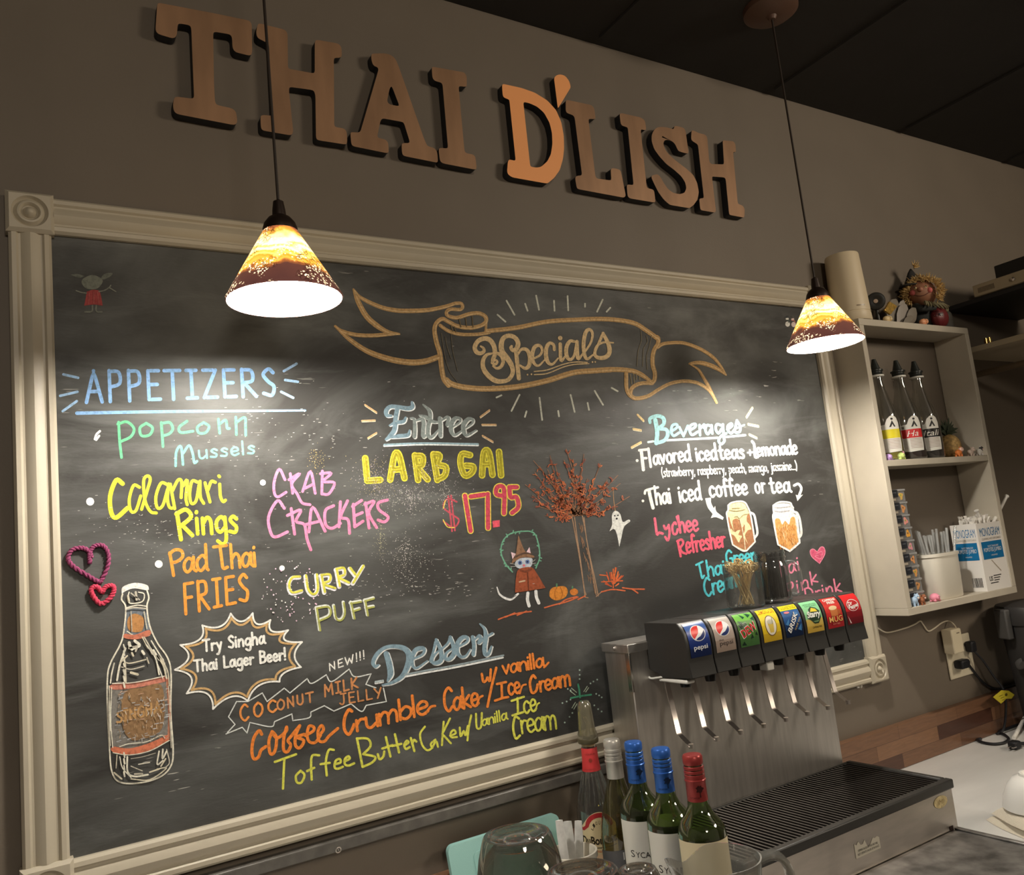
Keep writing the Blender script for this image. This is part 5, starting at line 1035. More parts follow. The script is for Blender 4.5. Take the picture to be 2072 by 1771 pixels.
o = mb.build('oval_badge', [mat('badge_paper', srgb(206, 188, 140), 0.6, var=0.25, vscale=160), flatmat((150, 130, 84))], disp, fixn=False); o['label'] = 'worn tan oval badge'
c_ = at(1755, 1712, y=TY0 - 0.0004); mb = MB(); rg = random.Random(3)
pts = [(c_.x - 0.036, c_.z - 0.013), (c_.x + 0.036, c_.z - 0.013)] + [(c_.x + 0.036 - 0.006 * i, c_.z + 0.010 + rg.uniform(-0.006, 0.004) - (0.006 if 3 < i < 7 else 0)) for i in range(13)]
mb.prism(pts, lambda a, b: (a, TY0 - 0.0008, b), lambda a, b: (a, TY0 - 0.0001, b), m=0)
put_text(mb, 'DEPRIME VALVES ON THE UNIT WILL', lambda u, v: (u, TY0 - 0.0011, v), c_.x - 0.028, c_.x + 0.03, c_.z - 0.0035, c_.z + 0.0005, 1); put_text(mb, 'NOT OPERATE VALVES UP IN PLACE', lambda u, v: (u, TY0 - 0.0011, v), c_.x - 0.03, c_.x + 0.032, c_.z - 0.0095, c_.z - 0.0055, 1)
o = mb.build('warning_sticker', [mat('sticker_paper', srgb(214, 208, 192), 0.6), flatmat((60, 54, 48))], disp, fixn=False); o['label'] = 'torn white warning sticker'
# ---------------------------------------------------------------- counter and backsplash
QZ = mat('white_quartz', srgb(214, 212, 208), 0.32, var=0.05, vscale=5, stretch=(1, 4, 1))
o = MB().box(-0.6, 3.4, -0.64, -0.0005, ZC - 0.03, ZC).build('countertop', QZ, origin=(1.4, -0.3, ZC - 0.03), bevel=0.002)
tag(o, 'long white stone back counter under the soda fountain', 'countertop')
def wood_material():
    m = bpy.data.materials.new('butcher_block'); m.use_nodes = True; n, l = nodes(m); b = n['Principled BSDF']
    tc = n.new('ShaderNodeTexCoord'); mp = n.new('ShaderNodeMapping'); mp.inputs['Rotation'].default_value = (PI / 2, 0, 0); l.new(tc.outputs['Object'], mp.inputs[0])
    br = n.new('ShaderNodeTexBrick'); br.inputs['Scale'].default_value = 1.0; br.inputs['Brick Width'].default_value = 0.26; br.inputs['Row Height'].default_value = 0.036; br.inputs['Mortar Size'].default_value = 0.0004; br.offset = 0.37
    br.inputs['Color1'].default_value = (*srgb(76, 48, 38), 1); br.inputs['Color2'].default_value = (*srgb(138, 102, 76), 1); br.inputs['Mortar'].default_value = (*srgb(50, 28, 20), 1)
    l.new(mp.outputs[0], br.inputs['Vector'])
    mp2 = n.new('ShaderNodeMapping'); mp2.inputs['Scale'].default_value = (6, 60, 60); l.new(tc.outputs['Object'], mp2.inputs[0])
    nz = n.new('ShaderNodeTexNoise'); nz.inputs['Scale'].default_value = 3; nz.inputs['Detail'].default_value = 6; nz.inputs['Distortion'].default_value = 0.8; l.new(mp2.outputs[0], nz.inputs['Vector'])
    mr = n.new('ShaderNodeMapRange'); mr.inputs[3].default_value = 0.55; mr.inputs[4].default_value = 1.25; l.new(nz.outputs[0], mr.inputs[0])
    mx = n.new('ShaderNodeMix'); mx.data_type = 'RGBA'; mx.blend_type = 'MULTIPLY'; mx.inputs[0].default_value = 1; l.new(br.outputs[0], mx.inputs[6]); l.new(mr.outputs[0], mx.inputs[7]); l.new(mx.outputs[2], b.inputs['Base Color'])
    b.inputs['Roughness'].default_value = 0.28
    return m
o = MB().box(-0.6, 3.4, -0.020, -0.0005, ZC + 0.0005, -0.118).build('backsplash', wood_material(), origin=(1.4, -0.01, ZC), bevel=0.0015)
tag(o, 'low varnished butcher block backsplash along the wall behind the counter', 'backsplash')
DRN = mat('worn_steel', (0.27, 0.26, 0.25), 0.40, metal=0.85, var=0.45, vscale=26, bump=0.05, bscale=80)
mb = MB().box(0.55, 1.597, -0.585, -0.3485, ZC + 0.0005, ZC + 0.006)
mb.box(1.588, 1.599, -0.585, -0.3485, ZC + 0.006, ZC + 0.010)
o = mb.build('drainboard', DRN, origin=(1.1, -0.47, ZC), bevel=0.0015)
tag(o, 'worn grey steel drainboard in front of the drip tray', 'drainboard')
BARM = mat('bar_top_laminate', srgb(70, 60, 52), 0.4)
o = MB().prism([(-0.9, -0.565), (0.49, -0.565), (0.60, -0.62), (0.66, -0.70), (0.66, -1.28), (-0.9, -1.28)], lambda a, b: (a, b, -0.0055), lambda a, b: (a, b, -0.045)).build('bar_top', BARM, origin=(0.1, -0.9, -0.045), bevel=0.003); tag(o, 'raised bar top in front of the counter holding upturned glasses', 'bar')
o2 = MB().box(-0.9, 0.6, -0.90, -0.80, -Z0, -0.0455).build('bar_front', BARM, origin=(0.1, -0.85, -Z0)); struct(o2)
MB().box(-0.6, 3.4, -0.60, -0.05, -Z0, ZC - 0.0305).build('back_counter_base', mat('base_cabinet', srgb(60, 55, 50), 0.5), origin=(1.4, -0.3, -Z0))['kind'] = 'structure'

# ---------------------------------------------------------------- bottles
def aim(x, y): return math.atan2(CAM[1] - y, CAM[0] - x)
def cyl(x, y, r, a0, a1, z0, z1, rf=None):
    """map (u, v) to a cylinder wall, u running left to right for the guest"""
    def f(u, v):
        a = a0 + (a1 - a0) * u; z = z0 + (z1 - z0) * v
        rr = rf(z) if rf else r
        return (x + rr * math.cos(a), y + rr * math.sin(a), z)
    return f
def wrap(mb, f, m, nu=24, nv=2, vmax=None):
    vs = []; fs = []
    for j in range(nv + 1):
        for i in range(nu + 1):
            u = i / nu; v = j / nv
            if vmax: v *= vmax(u)
            vs.append(f(u, v))
    for j in range(nv):
        for i in range(nu): fs.append((j * (nu + 1) + i, j * (nu + 1) + i + 1, (j + 1) * (nu + 1) + i + 1, (j + 1) * (nu + 1) + i))
    mb.add(vs, fs, m, True)
GRNG = glass('green_bottle_glass', (0.42, 0.56, 0.22), 0.03, 0.03); OLV = glass('olive_bottle_glass', (0.66, 0.62, 0.28), 0.03, 0.03); CLR = glass('clear_glass', (0.93, 0.94, 0.93), 0.03, 0.03)
WINE = mat('red_wine', srgb(24, 16, 12), 0.2); PAPER = mat('label_paper', srgb(226, 223, 214), 0.6)
def capsule(rgb, metal=0.35): return mat('capsule_%d_%d_%d' % rgb, srgb(*rgb), 0.32, metal=metal)
def tree_mark(mb, f, m, cu, cv, su, sv):
    rg = random.Random(5)
    pts = [(cu + su * (0.5 + 0.14 * math.sin(5 * a + 1)) * math.cos(a), cv + sv * 0.25 + sv * (0.34 + 0.07 * math.sin(7 * a)) * math.sin(a)) for a in np.linspace(0, 2 * PI, 28, endpoint=False)]
    mb.flat(pts, f, m=m, sub=0.12); mb.flat([(cu - su * 0.07, cv - sv * 0.5), (cu + su * 0.07, cv - sv * 0.5), (cu + su * 0.05, cv), (cu - su * 0.05, cv)], f, m=m)
def wine(x, y, top, cap, label, shape='bordeaux', gl=None, text='SYCAMORE', lab_rgb=(226, 223, 214), ltop=0.122, la=(-1.25, 1.35), fill=0.19, mark=True):
    h = top - ZC
    t = thing('wine_bottle', (x, y, ZC), label, 'bottle', 'wine bottles on the counter')
    if shape == 'bordeaux': pr = [(0, 0.002), (0.030, 0.0), (0.0365, 0.006), (0.0370, 0.02), (0.0370, h - 0.118), (0.0350, h - 0.106), (0.0295, h - 0.096), (0.0215, h - 0.087), (0.0165, h - 0.076), (0.0150, h - 0.062), (0.0146, h - 0.03), (0.0144, h - 0.004)]
    else: pr = [(0, 0.002), (0.032, 0.0), (0.0385, 0.006), (0.0390, 0.02), (0.0390, h - 0.165), (0.0370, h - 0.148), (0.0310, h - 0.122), (0.0235, h - 0.098), (0.0175, h - 0.078), (0.0145, h - 0.062), (0.0136, h - 0.004)]
    zs = [p[1] for p in pr[1:]]; rs = [p[0] for p in pr[1:]]
    MB().lathe(pr, (x, y, ZC + 0.0003), 40, cap=False).build('bottle_glass', gl or GRNG, t)
    if fill:
        fl = [(0, 0.004)] + [(max(0, np.interp(z, zs, rs) - 0.003), z) for z in np.linspace(0.006, fill, 14)]
        MB().lathe(fl, (x, y, ZC + 0.0003), 28).build('wine', WINE, t)
    c = capsule(cap); r0 = 0.0152
    cp = [(r0 + 0.0004, h - 0.067), (r0, h - 0.040), (r0 + 0.0012, h - 0.0385), (r0 + 0.0012, h - 0.0365), (r0 - 0.0003, h - 0.0355)]
    for q in (0.033, 0.027, 0.021): cp += [(r0 + 0.0003, h - q), (r0 + 0.0003, h - q + 0.0036), (r0 - 0.0011, h - q + 0.0048), (r0 - 0.0011, h - q + 0.0056)]
    cp += [(r0 + 0.0002, h - 0.012), (r0 + 0.0002, h - 0.003), (r0 - 0.0015, h - 0.0004), (r0 - 0.005, h), (0, h)]
    mb = MB().lathe(cp, (x, y, ZC), 36, cap=False)
    a = aim(x, y)
    dk = tuple(int(q * 0.35) for q in cap)
    if mark:
        f = cyl(x, y, r0 + 0.0007, a - 1.0, a + 1.0, ZC + h - 0.066, ZC + h - 0.041); tree_mark(mb, f, 1, 0.66, 0.55, 0.36, 0.62)
        put_text(mb, 'SYCAMORE', f, 0.15, 0.62, 0.16, 0.26, 1)
    mb.build('screw_cap', [c, flatmat(dk)], t, fixn=False)
    if label_text := text:
        mb = MB(); lr = 0.0373 if shape == 'bordeaux' else 0.0393
        f = cyl(x, y, lr, a + la[0], a + la[1], ZC + 0.035, ZC + h - ltop)
        wrap(mb, f, 0, 30, 1)
        f2 = cyl(x, y, lr + 0.0003, a + la[0], a + la[1], ZC + 0.035, ZC + h - ltop)
        put_text(mb, text[0], f2, 0.20, 0.275, 0.595, 0.675, 1, 0.0); put_text(mb, text[1:], f2, 0.295, 0.90, 0.595, 0.658, 1, 0.0)
        put_text(mb, 'CABERNET SAUVIGNON', f2, 0.36, 0.72, 0.24, 0.26, 1)
        lo = mb.build('paper_label', [mat('paper_%d' % lab_rgb[2], srgb(*lab_rgb), 0.6), flatmat((40, 38, 36))], t, fixn=False)
    return t
wine(0.911, -0.223, 0.0740, (52, 104, 190), 'blue capped green wine bottle standing behind the other blue capped one')
wine(0.893, -0.3165, 0.0795, (52, 104, 190), 'blue capped green wine bottle in front, next to the red capped one')
wine(0.8815, -0.404, 0.0845, (160, 62, 60), 'red capped green wine bottle nearest the drip tray', lab_rgb=(228, 214, 178), ltop=0.118, text='SYCAMORE')
w4 = wine(0.921, -0.148, 0.0665, (196, 192, 184), 'silver capped slim green wine bottle with a grey label', shape='burgundy', gl=OLV, text='', fill=0, mark=False)
a = aim(0.921, -0.148); mb = MB(); f = cyl(0.921, -0.148, 0.0394, a - 1.45, a + 1.2, ZC + 0.03, ZC + 0.118)
wrap(mb, f, 0, 24, 1, lambda u: 0.84 + 0.16 * u); f2 = cyl(0.921, -0.148, 0.0398, a - 1.45, a + 1.2, ZC + 0.03, ZC + 0.118)
put_text(mb, 'S', f2, 0.36, 0.44, 0.22, 0.42, 1); mb.flat([(0.52, 0.74), (0.6, 0.76), (0.6, 0.9), (0.52, 0.88)], f2, m=1, sub=0.12); mb.flat([(0.58, 0.58), (0.66, 0.58), (0.66, 0.62), (0.58, 0.62)], f2, m=1, sub=0.12)
mb.build('paper_label', [mat('grey_label', srgb(92, 92, 94), 0.5), flatmat((206, 206, 202))], w4, fixn=False)
# liqueur bottle with a pourer
x, y = 0.927, -0.066; top = 0.0455; h = top - ZC
t = thing('liqueur_bottle', (x, y, ZC), 'clear liqueur bottle with a red neck band and an olive pourer on top', 'bottle')
pr = [(0, 0.002), (0.032, 0), (0.0365, 0.006), (0.0370, 0.03), (0.0365, h - 0.120), (0.0355, h - 0.111), (0.0320, h - 0.104), (0.0290, h - 0.092), (0.0230, h - 0.070), (0.0175, h - 0.05), (0.0150, h - 0.030), (0.0140, h - 0.004), (0.0140, h)]
mb = MB().lathe(pr, (x, y, ZC + 0.0003), 40, cap=False)
for i in range(20):
    an = 2 * PI * i / 20; q = [(x + (r + 0.0004) * math.cos(an), y + (r + 0.0004) * math.sin(an), ZC + z) for r, z in ((0.0315, h - 0.104), (0.0290, h - 0.092), (0.0230, h - 0.070), (0.0175, h - 0.05))]
    mb.tube(q, 0.0014, 5)
mb.build('bottle_glass', CLR, t)
a = aim(x, y)
mb = MB().lathe([(0.0178, h - 0.047), (0.0158, h - 0.030), (0.0150, h - 0.006), (0.0148, h - 0.0055)], (x, y, ZC), 32, cap=False)
rf = lambda z: np.interp(z, [ZC + h - 0.047, ZC + h - 0.030, ZC + h - 0.006], [0.0184, 0.0164, 0.0156])
f = cyl(x, y, 0, a - 1.1, a + 1.1, ZC + h - 0.046, ZC + h - 0.007, rf); mb.flat(ell(0.5, 0.5, 0.09, 0.10, 16), f, m=1, sub=0.12)
put_text(mb, 'LIQUEUR', f, 0.22, 0.8, 0.74, 0.82, 1); put_text(mb, 'LIQUEURS', f, 0.1, 0.7, 0.06, 0.12, 1)
mb.build('neck_band', [mat('red_neck_band', srgb(206, 62, 64), 0.4), flatmat((150, 60, 50))], t, fixn=False)
mb = MB()
f = cyl(x, y, 0.0374, a - 1.15, a + 1.1, ZC + 0.02, ZC + h - 0.113); wrap(mb, f, 0, 24, 1, lambda u: 0.80 + 0.2 * math.sin(PI * min(1, max(0, (u - 0.1) / 0.9))))
f2 = cyl(x, y, 0.0377, a - 1.15, a + 1.1, ZC + 0.02, ZC + h - 0.113)
band = [(0.02, 0.80), (0.16, 0.80)] + [(0.55 + 0.34 * math.cos(q), 0.78 + 0.21 * math.sin(q)) for q in np.linspace(PI * 0.93, 0.15, 14)] + [(0.55 + 0.26 * math.cos(q), 0.76 + 0.17 * math.sin(q)) for q in np.linspace(0.15, PI * 0.9, 14)] + [(0.18, 0.76), (0.02, 0.76)]
mb.flat(band, f2, m=1, sub=0.12)
for i, ch in enumerate('LIQUEUR'):
    q = PI * (0.86 - 0.72 * i / 6); cu, cv = 0.55 + 0.185 * math.cos(q), 0.74 + 0.125 * math.sin(q); put_text(mb, ch, f2, cu - 0.02, cu + 0.02, cv - 0.025, cv + 0.025, 2, rot=(cu, cv, q - PI / 2, 1.0))
put_text(mb, 'DuBouchett', f2, 0.10, 0.98, 0.58, 0.69, 2, 0.03); mb.flat([(0.1, 0.535), (0.95, 0.535), (0.95, 0.545), (0.1, 0.545)], f2, m=2, sub=0.12)
mb.flat(ell(0.6, 0.26, 0.2, 0.13, 20), f2, m=3, sub=0.12); mb.flat(ell(0.5, 0.36, 0.16, 0.10, 20), f2, m=4, sub=0.12); put_text(mb, 'Amaretto', f2, 0.36, 0.72, 0.48, 0.52, 3)
mb.build('paper_label', [mat('cream_label', srgb(226, 206, 164), 0.55), flatmat((178, 46, 52)), flatmat((50, 40, 30)), flatmat((206, 104, 72)), flatmat((232, 196, 160))], t, fixn=False)
SMK = glass('smoky_olive_plastic', (0.62, 0.58, 0.42), 0.15, 0.22)
mb = MB().lathe([(0.0165, -0.004), (0.0190, -0.001), (0.0195, 0.006), (0.0185, 0.012), (0.0165, 0.018), (0.0140, 0.056), (0.0130, 0.066), (0.0095, 0.0715), (0, 0.0725)], (x, y, top + 0.008), 28, cap=False)
po = mb.build('pourer', SMK, t)
mb = MB().lathe([(0.0192, 0), (0.0200, 0.002), (0.0200, 0.007), (0.0192, 0.009)], (x, y, top + 0.003), 28); mb.build('pourer_collar', mat('olive_plastic', srgb(78, 72, 52), 0.35), po)
MB().lathe([(0.0125, 0), (0.0130, 0.010), (0.0130, 0.012)], (x, y, top - 0.003), 24).build('cork', mat('cork', srgb(196, 168, 120), 0.8), t)
MB().tube(smooth_path([(x, y, top + 0.014), (x + 0.003, y, top + 0.035), (x - 0.003, y, top + 0.05)], n=5), [0.006, 0.005, 0.0045, 0.004, 0.004, 0.004, 0.003, 0.003, 0.003, 0.003, 0.003], 10).build('spout', mat('spout_plastic', srgb(120, 112, 84), 0.3), po)
# ---------------------------------------------------------------- glasses on the bar top
GL = glass('tumbler_glass', (0.62, 0.60, 0.56), 0.025, 0.02); ZB_ = -0.0053
def tumbler(px, py, d, rb, rm, label):
    c = Vector(CAM + (_f + _r * (px - CX) / FPX - _u * (py - CY) / FPX) * d)
    x, y, zt = c; H = zt - ZB_
    t = thing('stemless_glass', (x, y, ZB_), label, 'glass', 'upturned glasses')
    out = [(rm * 0.80, 0.0), (rm * 0.92, H * 0.22), (rm, H * 0.48), (rm * 0.97, H * 0.66), (rm * 0.88, H * 0.83), (rb + 0.002, H - 0.004), (rb, H - 0.0005), (rb - 0.004, H), (rb - 0.008, H - 0.0022), (rb * 0.55, H - 0.005), (0, H - 0.006)]
    inn = [(0, H - 0.016), (rb - 0.008, H - 0.012), (rm * 0.86, H * 0.80), (rm * 0.96, H * 0.62), (rm * 0.985, H * 0.46), (rm * 0.90, H * 0.2), (rm * 0.79, 0.0)]
    MB().lathe(out, (x, y, ZB_), 56, cap=False).build('bowl', GL, t)
    MB().lathe(inn, (x, y, ZB_), 48, cap=False).build('inner_wall', glass('tumbler_inner', (0.90, 0.89, 0.86), 0.04, 0.04), t)
    mb = MB()
    for q in (0.86, 0.62, 0.40): mb.lathe([(rb * q - 0.0016, 0), (rb * q, 0.0012), (rb * q + 0.0016, 0)], (x, y, ZB_ + H - 0.0055 + 0.0025 * (q > 0.8)), 40, cap=False)
    mb.build('base_rings', glass('glass_ridge', (0.8, 0.79, 0.76), 0.05, 0.25), t)
    return t
tumbler(1045, 1686, 0.864, 0.0345, 0.0480, 'largest upturned stemless glass in front of the teal cutting board')
tumbler(1177, 1762, 0.77, 0.0330, 0.0465, 'upturned stemless glass half cut off, between the large glass and the small one')
tumbler(1290, 1757, 0.85, 0.0185, 0.0280, 'small upturned tasting glass beside the measuring pitcher')
# clear plastic pitcher
c = Vector(CAM + (_f + _r * (1452 - CX) / FPX - _u * (1737 - CY) / FPX) * 0.86); x, y, zt = c; H = zt - ZB_
t = thing('measuring_pitcher', (x, y, ZB_), 'clear plastic measuring pitcher with a spout and ribbed handle', 'pitcher')
PLS = glass('clear_plastic', (0.90, 0.90, 0.87), 0.06, 0.13)
ca = math.atan2(_r[1], _r[0])      # the guest's left-to-right direction on the floor plan
vs = []; fs = []; n = 56; rows = [(0.80, 0.0), (0.82, 0.08), (0.88, 0.4), (0.94, 0.75), (1.0, 1.0), (0.965, 1.0), (0.91, 0.75), (0.85, 0.4), (0.79, 0.1)]
for k, (rr, hh) in enumerate(rows):
    for i in range(n):
        a = 2 * PI * i / n; s_ = max(0, math.cos(a - PI)) ** 10
        r = 0.0445 * rr * (1 + 0.24 * s_ * hh ** 3)
        dip = 0.012 * math.exp(-((abs(a - PI) - 0.85) / 0.45) ** 2) * hh ** 4 - 0.004 * s_ * hh ** 4
        vs.append((x + r * math.cos(a + ca), y + r * math.sin(a + ca), ZB_ + H * hh - dip + 0.0003))
for k in range(len(rows) - 1):
    for i in range(n): fs.append((k * n + i, k * n + (i + 1) % n, (k + 1) * n + (i + 1) % n, (k + 1) * n + i))
fs.append(tuple(range(n - 1, -1, -1)))
MB().add(vs, fs, 0, True).build('pitcher_body', PLS, t)
mb = MB()
hd = [(0.040, 0.93), (0.058, 0.97), (0.070, 0.85), (0.073, 0.55), (0.066, 0.25), (0.040, 0.12)]
for dz in (-0.006, 0, 0.006):
    mb.tube(smooth_path([(x + q * math.cos(ca) - dz * math.sin(ca), y + q * math.sin(ca) + dz * math.cos(ca), ZB_ + H * hz) for q, hz in hd], n=6), 0.0038, 8)
mb.build('handle', PLS, t)
# ---------------------------------------------------------------- white crock with wrapped packets
c = at(1158, 1722, y=-0.125); x, y, zt = c
t = thing('crock', (x, y, ZC), 'small white crock holding paper packets', 'crock')
H = zt - ZC
MB().lathe([(0.030, 0), (0.034, 0.004), (0.039, H * 0.7), (0.042, H - 0.012), (0.044, H - 0.010), (0.044, H), (0.040, H), (0.037, H - 0.02), (0.033, 0.006), (0, 0.006)], (x, y, ZC + 0.0003), 36).build('crock_body', mat('crock_glaze', srgb(232, 226, 212), 0.25), t)
for i, (px, py, w, lean, pz) in enumerate(((1131, 1660, 0.0075, -0.05, 0.0), (1148, 1662, 0.0085, 0.02, 0.001), (1170, 1661, 0.0075, 0.16, 0.003))):
    tp = at(px, py, y=y - 0.012 + 0.008 * i); b0 = Vector((x - 0.020 + 0.014 * i, y - 0.012 + 0.008 * i, ZC + 0.02))
    mb = MB(); d = (tp - b0); n_ = Vector((-0.56, -0.83, 0)).normalized(); s_ = d.cross(n_).normalized()
    vs = []
    for k in range(7):
        q = b0 + d * k / 6; wv = w * (1.0 if k < 6 else 0.85)
        for sx, sn in ((-1, 0), (0, 1), (1, 0), (0, -1)): vs.append(q + s_ * wv * sx + n_ * (0.0022 * sn))
    fs = [(k * 4 + j, k * 4 + (j + 1) % 4, k * 4 + 4 + (j + 1) % 4, k * 4 + 4 + j) for k in range(6) for j in range(4)] + [(3, 2, 1, 0), (24, 25, 26, 27)]
    o = mb.add(vs, fs, 0, False).build('paper_packet', mat('packet_paper', srgb(226, 225, 222), 0.55, var=0.1, vscale=90), origin=b0)
    tag(o, ['white paper packet at the left of the crock', 'white paper packet standing upright in the middle of the crock', 'white paper packet leaning right in the crock'][i], 'packet', 'packets in the crock')
# teal cutting board leaning on the wall
A = at(903, 1712, y=-0.030); B = at(1127, 1648, y=-0.030)
zt = -0.070; xl, xr = A.x, B.x
def lean(a, b, off=0.0):
    f_ = (b - ZC) / (zt - ZC); return (a, -0.062 + 0.034 * f_ - off, b)
def rrect(x0, x1, z0, z1, r, n=6):
    out = []
    for cx_, cz, a0 in ((x1 - r, z1 - r, 0), (x0 + r, z1 - r, PI / 2), (x0 + r, z0 + r, PI), (x1 - r, z0 + r, 1.5 * PI)):
        out += [(cx_ + r * math.cos(a0 + PI / 2 * i / n), cz + r * math.sin(a0 + PI / 2 * i / n)) for i in range(n + 1)]
    return out
t = thing('cutting_board', ((xl + xr) / 2, -0.05, ZC), 'teal plastic cutting board leaning on the wall behind the glasses', 'cutting board')
TEAL = mat('teal_plastic', srgb(150, 196, 190), 0.45, bump=0.1, bscale=700)
hole = rrect(xl + 0.016, xl + 0.032, zt - 0.125, zt - 0.058, 0.0079)
rim_in = rrect(xl + 0.046, xr - 0.022, ZC + 0.02, zt - 0.020, 0.010)
mb = MB().prism(rrect(xl, xr, ZC + 0.0008, zt, 0.012), lambda a, b: lean(a, b, 0.005), lambda a, b: lean(a, b, -0.005), [hole])
mb.build('board_slab', TEAL, t, bevel=0.0012)
mb = MB().prism(rim_in, lambda a, b: lean(a, b, 0.0064), lambda a, b: lean(a, b, 0.0051), [rrect(xl + 0.050, xr - 0.026, ZC + 0.024, zt - 0.024, 0.008)]); mb.build('groove_ridge', TEAL, t)
# ---------------------------------------------------------------- jars on top of the fountain
ZT = 0.2550
x, y = 1.307, -0.153
t = thing('pick_jar', (x, y, ZT), 'clear glass jar full of knotted bamboo picks on the soda fountain', 'jar')
MB().lathe([(0.034, 0), (0.0385, 0.004), (0.0395, 0.02), (0.0395, 0.082), (0.0385, 0.090), (0.0375, 0.090), (0.0380, 0.08), (0.0378, 0.02), (0.034, 0.005), (0, 0.005)], (x, y, ZT + 0.0003), 40).build('jar_glass', CLR, t)
PICK = mat('bamboo', srgb(222, 194, 136), 0.5, var=0.15, vscale=60)
rg = random.Random(6)
def make_pick(bx, by, tx, ty, tz):
    b = Vector((bx, by, ZT + 0.0065)); e_ = Vector((tx, ty, tz))
    r = thing('bamboo_pick', b, 'knotted bamboo pick standing in the glass jar on the fountain', 'pick', 'bamboo picks in the jar')
    MB().tube([b, e_], 0.0011, 6).build('stick', PICK, r)
    d = (e_ - b).normalized(); s_ = d.orthogonal().normalized(); w_ = d.cross(s_); an = rg.uniform(0, PI); s_, w_ = s_ * math.cos(an) + w_ * math.sin(an), w_ * math.cos(an) - s_ * math.sin(an)
    L = []
    for k in range(15):
        q = 2 * PI * k / 14
        L.append(e_ + d * (0.007 - 0.007 * math.cos(q)) + s_ * 0.0075 * math.sin(q) + w_ * 0.003 * math.sin(2 * q))
    L.append(e_ + s_ * 0.004 - d * 0.002)
    MB().tube(smooth_path([tuple(p) for p in L], n=2), 0.0011, 5).build('knot', PICK, r)
    return r
for i in range(34):
    a = rg.uniform(0, 2 * PI); rb = 0.017 * math.sqrt(rg.random()); b2 = a + PI + rg.uniform(-1.2, 1.2); rt = 0.030 * math.sqrt(rg.random())
    make_pick(x + rb * math.cos(a), y + rb * math.sin(a), x + rt * math.cos(b2), y + rt * math.sin(b2), ZT + rg.uniform(0.070, 0.088))
x, y = 1.4005, -0.150
t = thing('mug_jar', (x, y, ZT), 'glass handled mug jar packed with black straws on the soda fountain', 'jar')
MB().lathe([(0.030, 0), (0.0350, 0.005), (0.0360, 0.02), (0.0360, 0.070), (0.0345, 0.080), (0.0315, 0.086), (0.0315, 0.092), (0.0330, 0.0925), (0.0330, 0.0955), (0.0315, 0.096), (0.0315, 0.101), (0.0330, 0.1015), (0.0330, 0.1045), (0.0318, 0.105), (0.0318, 0.110), (0.0295, 0.110), (0.0290, 0.086), (0.0335, 0.070), (0.0335, 0.02), (0.030, 0.007), (0, 0.007)], (x, y, ZT + 0.0003), 44).build('jar_glass', CLR, t)
ux, uy = _r[0], _r[1]; nn_ = math.hypot(ux, uy); ux /= nn_; uy /= nn_
MB().tube(smooth_path([(x + q * ux, y + q * uy, ZT + z) for q, z in ((0.034, 0.082), (0.048, 0.080), (0.0575, 0.066), (0.0590, 0.045), (0.055, 0.022), (0.046, 0.012), (0.0345, 0.014))], n=6), 0.0045, 10).build('handle', glass('jar_handle_glass', (0.86, 0.87, 0.87), 0.03, 0.14), t)
BST = mat('black_straw', srgb(26, 24, 24), 0.3); rg = random.Random(12); k_ = 0
for i in range(28):
    a = 2.399 * i; r = 0.0262 * math.sqrt((i + 0.5) / 28)
    b = Vector((x + r * 1.05 * math.cos(a), y + r * 1.05 * math.sin(a), ZT + 0.0085)); e_ = Vector((x + r * 0.98 * math.cos(a + 0.1), y + r * 0.98 * math.sin(a + 0.1), ZT + rg.uniform(0.100, 0.108)))
    o = MB().tube([b, e_], 0.0023, 7).build('drinking_straw', BST, origin=b); tag(o, 'short black straw packed upright inside the handled mug jar', 'straw', 'black straws in the mug jar')
# ---------------------------------------------------------------- open wall cabinet
CABM = mat('cabinet_grey_white_paint', srgb(196, 187, 170), 0.5, var=0.05, vscale=14, bump=0.06, bscale=90)
CX0, CX1, CYF, CZ0, CZ1, TB = 1.926, 2.442, -0.100, 0.157, 0.937, 0.0185
t = thing('wall_cabinet', ((CX0 + CX1) / 2, 0, CZ0), 'pale grey open wall cabinet with one middle shelf beside the chalkboard', 'cabinet')
MB().box(CX0, CX0 + TB, CYF, -0.0008, CZ0 + TB, CZ1 - TB).build('side_panel', CABM, t, bevel=0.001)
MB().box(CX1 - TB, CX1, CYF, -0.0008, CZ0 + TB, CZ1 - TB).build('side_panel', CABM, t, bevel=0.001)
MB().box(CX0, CX1, CYF, -0.0008, CZ1 - TB, CZ1).build('top_panel', CABM, t, bevel=0.001)
MB().box(CX0, CX1, CYF, -0.0008, CZ0, CZ0 + TB).build('bottom_panel', CABM, t, bevel=0.001)
ZS = 0.5545
MB().box(CX0 + TB + 0.0002, CX1 - TB - 0.0002, CYF + 0.001, -0.0008, ZS - 0.0165, ZS).build('shelf', CABM, t, bevel=0.001)
ZB2 = CZ0 + TB
